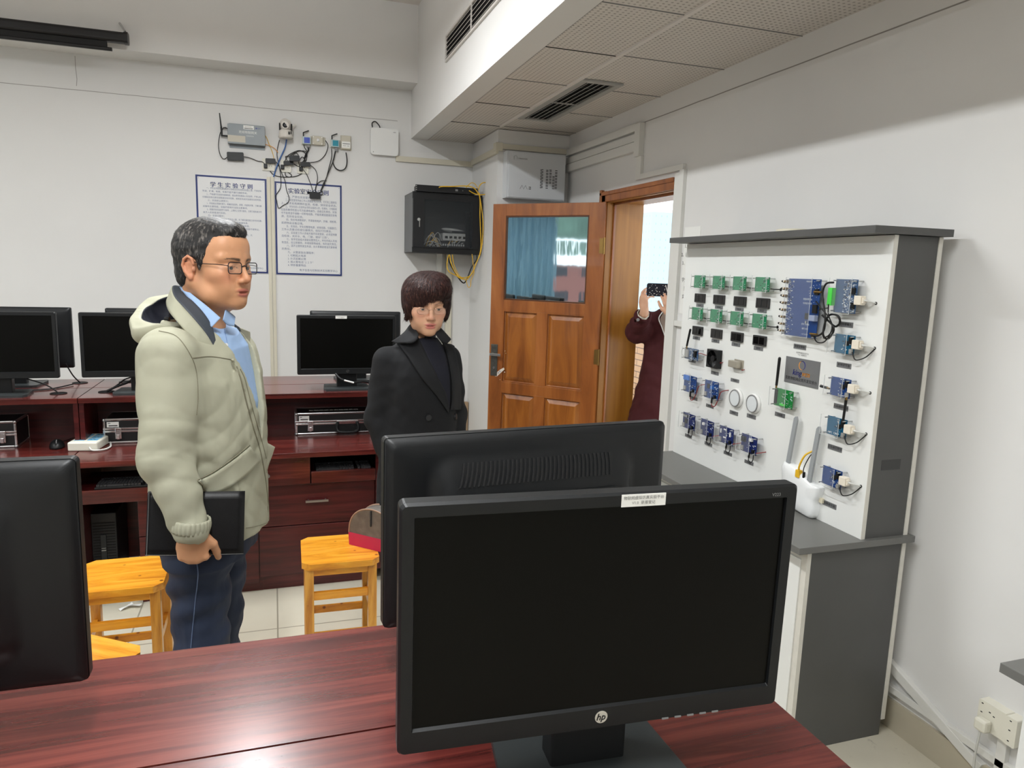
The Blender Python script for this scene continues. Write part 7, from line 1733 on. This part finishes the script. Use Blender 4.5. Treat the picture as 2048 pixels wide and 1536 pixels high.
    S3.loft([(z, *Q(u, 0, 0)[:2], a, b) for z, u, a, b in ((.44, 0, .15, .178), (.70, 0, .142, .172), (.95, 0, .130, .166), (1.08, .005, .124, .160), (1.17, .005, .120, .158), (1.225, .0, .102, .146), (1.275, -.005, .080, .108), (1.315, -.01, .066, .074))], .03, yaw=yb, fold=(.004, 4, 6, 1.0))
    fo = (.0032, 1.6, 1.1, .2, 1.1)
    for a, b, c_ in ((R_sh, R_el, R_wr), (L_sh, L_el, L_wr)): S3.cap(tuple(a), tuple(b), .058, .054, .035, fold=fo); S3.cap(tuple(b), tuple(c_), .054, .046, .02, fold=fo)
    S3.cap(Q(-.01, 0, 1.25), H.P(-.02, 0, -.06), .054, .052, .0, '-')
    S3.field(creases(.8))
    coat = S3.build('coat', [ck], t, None, 2, org=tuple(O)); cb = bvh_of(coat, O)
    S7 = SDF((.45, 2.72, 1.25), (.68, 3.0, 1.42), .004)
    S7.cap(Q(.005, 0, 1.27), tuple(Vector(H.P(-.022, 0, -.100))), .062, .056, .0); S7.half(tuple(H.P(0, 0, -.105)), tuple(H.u), 0)
    S7.cap(Q(.0, 0, 1.33), tuple(H.P(-.022, 0, -.03)), .050, .050, .0, '-')
    S7.build('polo_neck', [nv], t, None, 1, org=tuple(O))
    patch('sweater_front', cb, [(836, 682), (852, 719), (874, 764), (888, 800), (894, 822)], [(872, 680), (886, 703), (897, 754), (899, 800), (897, 824)], t, nv, .003, 26, 10, .003)
    patch('lapel', cb, [(789, 686), (814, 721), (842, 763), (870, 797), (893, 832)], [(832, 676), (852, 719), (875, 764), (890, 795), (895, 826)], t, ckl, .008, 30, 8, .003)
    patch('lapel', cb, [(868, 676), (887, 703), (899, 754), (901, 800), (898, 828)], [(899, 684), (907, 700), (917, 754), (920, 800), (919, 826)], t, ckl, .008, 30, 6, .003)
    strip3(t, 'collar', [[(780, 687, 2.85), (794, 678, 2.835), (806, 668, 2.84), (815, 656, 2.87), (822, 648, 2.90)], [(790, 690, 2.825), (806, 690, 2.79), (820, 690, 2.772), (831, 684, 2.772), (835, 672, 2.79)]], [ckl], .005, 20)
    strip3(t, 'collar', [[(877, 656, 2.88), (886, 665, 2.85), (895, 675, 2.83), (902, 683, 2.81)], [(870, 668, 2.80), (875, 678, 2.775), (884, 687, 2.772), (895, 690, 2.775)]], [ckl], .005, 14)
    for a, b in ((855, 843), (910, 841)):
        loc, nr = hit(cb, a, b)
        MB().cyl(loc-nr*.002, loc+nr*.007, .0125, mat('coat_button', (34, 34, 36), .35) if 'coat_button' not in bpy.data.materials else bpy.data.materials['coat_button'], n=22).build('button', t, bevel=.0015)
    S5 = SDF((.35, 2.68, .06), (.76, 3.04, .9), .007); legs(S5, .004); S5.build('trousers', [mat('black_trousers', (18, 18, 20), .8)], t, None, 1, org=tuple(O))
    for q in (-1, 1):
        a = Vector(Q(-.01, q*.08, 0)); S6 = SDF((a.x-.22, a.y-.3, 0), (a.x+.22, a.y+.2, .12), .006)
        S6.cap(tuple(a+f*-.03+Vector((0, 0, .04))), tuple(a+f*.14+Vector((0, 0, .030))), .036, .028, .03); S6.cap(tuple(a+Vector((0, 0, .05))), tuple(a+Vector((0, 0, .09))), .038, .036, .02); S6.half((0, 0, .004), (0, 0, -1))
        S6.build('shoe', [mat('black_leather_shoe', (16, 16, 16), .3) if 'black_leather_shoe' not in bpy.data.materials else bpy.data.materials['black_leather_shoe']], t, None, 1, org=tuple(O))
    t.location = O+Vector((.018, .075, 0))
    return t
woman = build_woman()
# ------------------------------------------------------------------ the photographer in the corridor
def build_photographer():
    AX = lambda a, b, x: at(a, b, 0, x)
    O = AX(1342, 640, 2.52); O = Vector((O.x, O.y, 0)); yb = math.atan2(-O.y, -O.x)+.10
    f = Vector((math.cos(yb), math.sin(yb), 0)); l = Vector((-math.sin(yb), math.cos(yb), 0))
    def Q(u, v, z): p = O+f*u+l*v; return (p.x, p.y, z)
    t = thing('person', 'person in a long maroon coat in the corridor, holding up a dotted phone', 'person', (O.x, O.y, 0))
    sk = skin_mat('skin_hand', (214, 168, 140), (190, 110, 100), (40, 30, 30), (214, 150, 124))
    H = Head(Q(-.02, .09, 1.49), yb, 0, .97)
    ph = AX(1321, 580, 2.22)                                   # centre of the phone
    R_sh = Vector(Q(-.0, -.165, 1.30)); R_el = AX(1274, 664, 2.30); R_wr = AX(1289, 620, 2.25)
    L_sh = Vector(Q(-.0, .165, 1.30)); L_el = Vector(Q(.06, .22, 1.08)); L_wr = AX(1343, 630, 2.25)
    def legs(S_, g):
        for q in (-1, 1): S_.cap(Q(0, q*.08, .80), Q(0, q*.085, .09), .075+g, .042+g, .02)
    lo = Vector((O.x-.45, O.y-.6, .03)); hi = Vector((O.x+.40, O.y+.50, 1.72))
    S_ = SDF(lo, hi, .011, [((2.14, 3.70, 1.30), (2.34, 4.28, 1.62), .0042)])
    S_.loft([(.76, *Q(0, 0, 0)[:2], .09, .15), (1.0, *Q(0, 0, 0)[:2], .085, .13), (1.28, *Q(0, 0, 0)[:2], .07, .14)], .05, yaw=yb)
    S_.cap(Q(-.01, 0, 1.25), H.P(-.03, 0, -.06), .052, .048, .03); face(S_, H, False)
    for a, b, c_ in ((R_sh, R_el, R_wr), (L_sh, L_el, L_wr)): S_.cap(tuple(a), tuple(b), .042, .036, .03); S_.cap(tuple(b), tuple(c_), .034, .024, .02)
    legs(S_, -.01)
    up = Vector((0, 0, 1)); tl = l
    # near hand: palm rises beside the phone, fingers reach across its back
    hand_sdf(S_, tuple(R_wr), tuple(up*.95-tl*.12+f*.1), tuple(f*.6-tl*.8), tuple(-f*.7+up*.1-tl*.2), ((.5, .5, .2), (.7, .6, .3), (.9, .6, .3), (1.1, .6, .3)), .95, .55, wrist_r=.024)
    hand_sdf(S_, tuple(L_wr), tuple(up*.9+tl*-.25), tuple(f*.9), tuple(-tl+up*.2), (.5, .7, .4), .95, .3, wrist_r=.024)
    S_.build('body', [sk], t, None, 1, org=tuple(O), attr=face_attr(H, False))
    Sh = SDF(Vector(H.c)-Vector((.18, .18, .2)), Vector(H.c)+Vector((.18, .18, .2)), .006)
    H.ell(Sh, (-.01, 0, .05), (.115, .095, .098)); H.ell(Sh, (-.05, 0, -.06), (.07, .085, .10), .03); H.ell(Sh, (.112, 0, -.052), (.078, .061, .100), .01, '-')
    Sh.build('hair', [mat('hair_black', (20, 16, 16), .5)], t, None, 1, org=tuple(O))
    mc = cloth_mat('coat_maroon', (62, 10, 15), .85, .5, 4.0, 400, noise=.10)
    S3 = SDF((lo.x, lo.y, .30), (hi.x, hi.y, 1.48), .009)
    S3.loft([(z, *Q(0, 0, 0)[:2], a, b) for z, a, b in ((.32, .22, .30), (.60, .19, .245), (.95, .140, .185), (1.15, .12, .165), (1.26, .11, .165), (1.33, .09, .13), (1.38, .075, .085))], .03, yaw=yb, fold=(.006, 5, 6, 1.1))
    fo = (.005, 1.6, 1.1, .1, 1.1)
    S3.cap(tuple(R_sh), tuple(R_el), .072, .074, .04, fold=fo); S3.cap(tuple(R_el), tuple(R_el.lerp(R_wr, .72)), .074, .055, .02, fold=fo)
    S3.cap(tuple(L_sh), tuple(L_el), .078, .070, .04); S3.cap(tuple(L_el), tuple(L_el.lerp(L_wr, .8)), .068, .055, .02)
    S3.cap(Q(0, 0, 1.3), H.P(-.02, 0, -.05), .056, .056, 0, '-'); S3.cap(tuple(R_el.lerp(R_wr, .6)), tuple(R_wr+(R_wr-R_el)*.4), .040, .040, .0, '-')
    S3.field(creases(1.2))
    coat = S3.build('coat', [mc], t, None, 2, org=tuple(O))
    strip_c = [H.P(-.06, -.075, -.13), H.P(-.02, -.085, -.10), H.P(.02, -.08, -.12), H.P(.05, -.05, -.17)]
    S8 = SDF(Vector(H.c)-Vector((.2, .2, .28)), Vector(H.c)+Vector((.2, .2, -.02)), .006)
    for q in (-1, 1):
        pp_ = [H.P(-.07, q*.03, -.10), H.P(-.04, q*.09, -.115), H.P(.02, q*.105, -.15), H.P(.08, q*.07, -.19)]
        for a, b in zip(pp_[:-1], pp_[1:]): S8.cap(a, b, .030, .026, .01)
    S8.build('collar', [mc], t, None, 1, org=tuple(O))
    cb = bvh_of(coat, O)
    # cuff strap and button, a pale inner sleeve, the white-edged pale front
    c_ = R_el.lerp(R_wr, .66); MB().cyl(c_+Vector((-.05, -.045, -.01)), c_+Vector((-.056, -.052, -.01)), .010, M['grey'], n=14).build('button', coat)
    cuff(t, 'shirt_cuff', R_wr-(R_wr-R_el).normalized()*.055, .036, .045, M['offw'], .001, 9, ax=tuple(R_wr-R_el))
    pf = patch('shirt_front', cb, [(1319, 640), (1324, 655), (1331, 674)], [(1329, 622), (1333, 640), (1336, 672)], t, mat('taupe_knit', (150, 134, 122), .8), .006, 16, 6, .004)
    seam('white_edging', cb, [(1328, 622), (1318, 637), (1324, 655), (1331, 675)], t, M['paper'], .004, .006)
    S5 = SDF((lo.x, lo.y, .06), (hi.x, hi.y, .9), .01); legs(S5, .004); S5.build('trousers', [mat('dark_trousers', (24, 22, 24), .8)], t, None, 1, org=tuple(O))
    for q in (-1, 1):
        a = Vector(Q(0, q*.085, 0)); S6 = SDF((a.x-.25, a.y-.25, 0), (a.x+.25, a.y+.25, .12), .008)
        S6.cap(tuple(a+f*-.03+Vector((0, 0, .04))), tuple(a+f*.14+Vector((0, 0, .032))), .038, .030, .03); S6.cap(tuple(a+Vector((0, 0, .05))), tuple(a+Vector((0, 0, .09))), .040, .040, .02); S6.half((0, 0, .004), (0, 0, -1))
        S6.build('shoe', [bpy.data.materials['black_leather_shoe']], t, None, 1, org=tuple(O))
    # the phone, a thing of its own
    pt = thing('smartphone', 'phone in a dark dotted case held up in the doorway', 'phone', tuple(ph))
    T = frame(ph, tl, f)
    pc = mat('phone_case_navy', (22, 24, 38), .35)
    MB().prism(rrect(.165, .078, .012), -.005, .005, pc, T=T).build('case', pt, bevel=.002)
    mb = MB(); rn = random.Random(8)
    for k in range(34):
        u, v = rn.uniform(-.075, .03), rn.uniform(-.034, .034); mb.cyl((u, v, .005), (u, v, .0056), rn.uniform(.0014, .003), M['paper'], n=7, T=T)
    mb.build('case_dots', pt)
    MB().cyl((.052, .012, .005), (.052, .012, .008), .015, M['black'], n=20, T=T).cyl((.052, .012, .008), (.052, .012, .0085), .009, M['blackmatte'], n=16, T=T).build('camera_ring', pt)
    MB().tube([T @ Vector(p) for p in ((.028, .030, .007), (.046, -.018, .007), (.066, -.014, .007), (.074, .02, .007))], .0022, M['paper'], n=6).build('ring_stand', pt)
    return t
build_photographer()
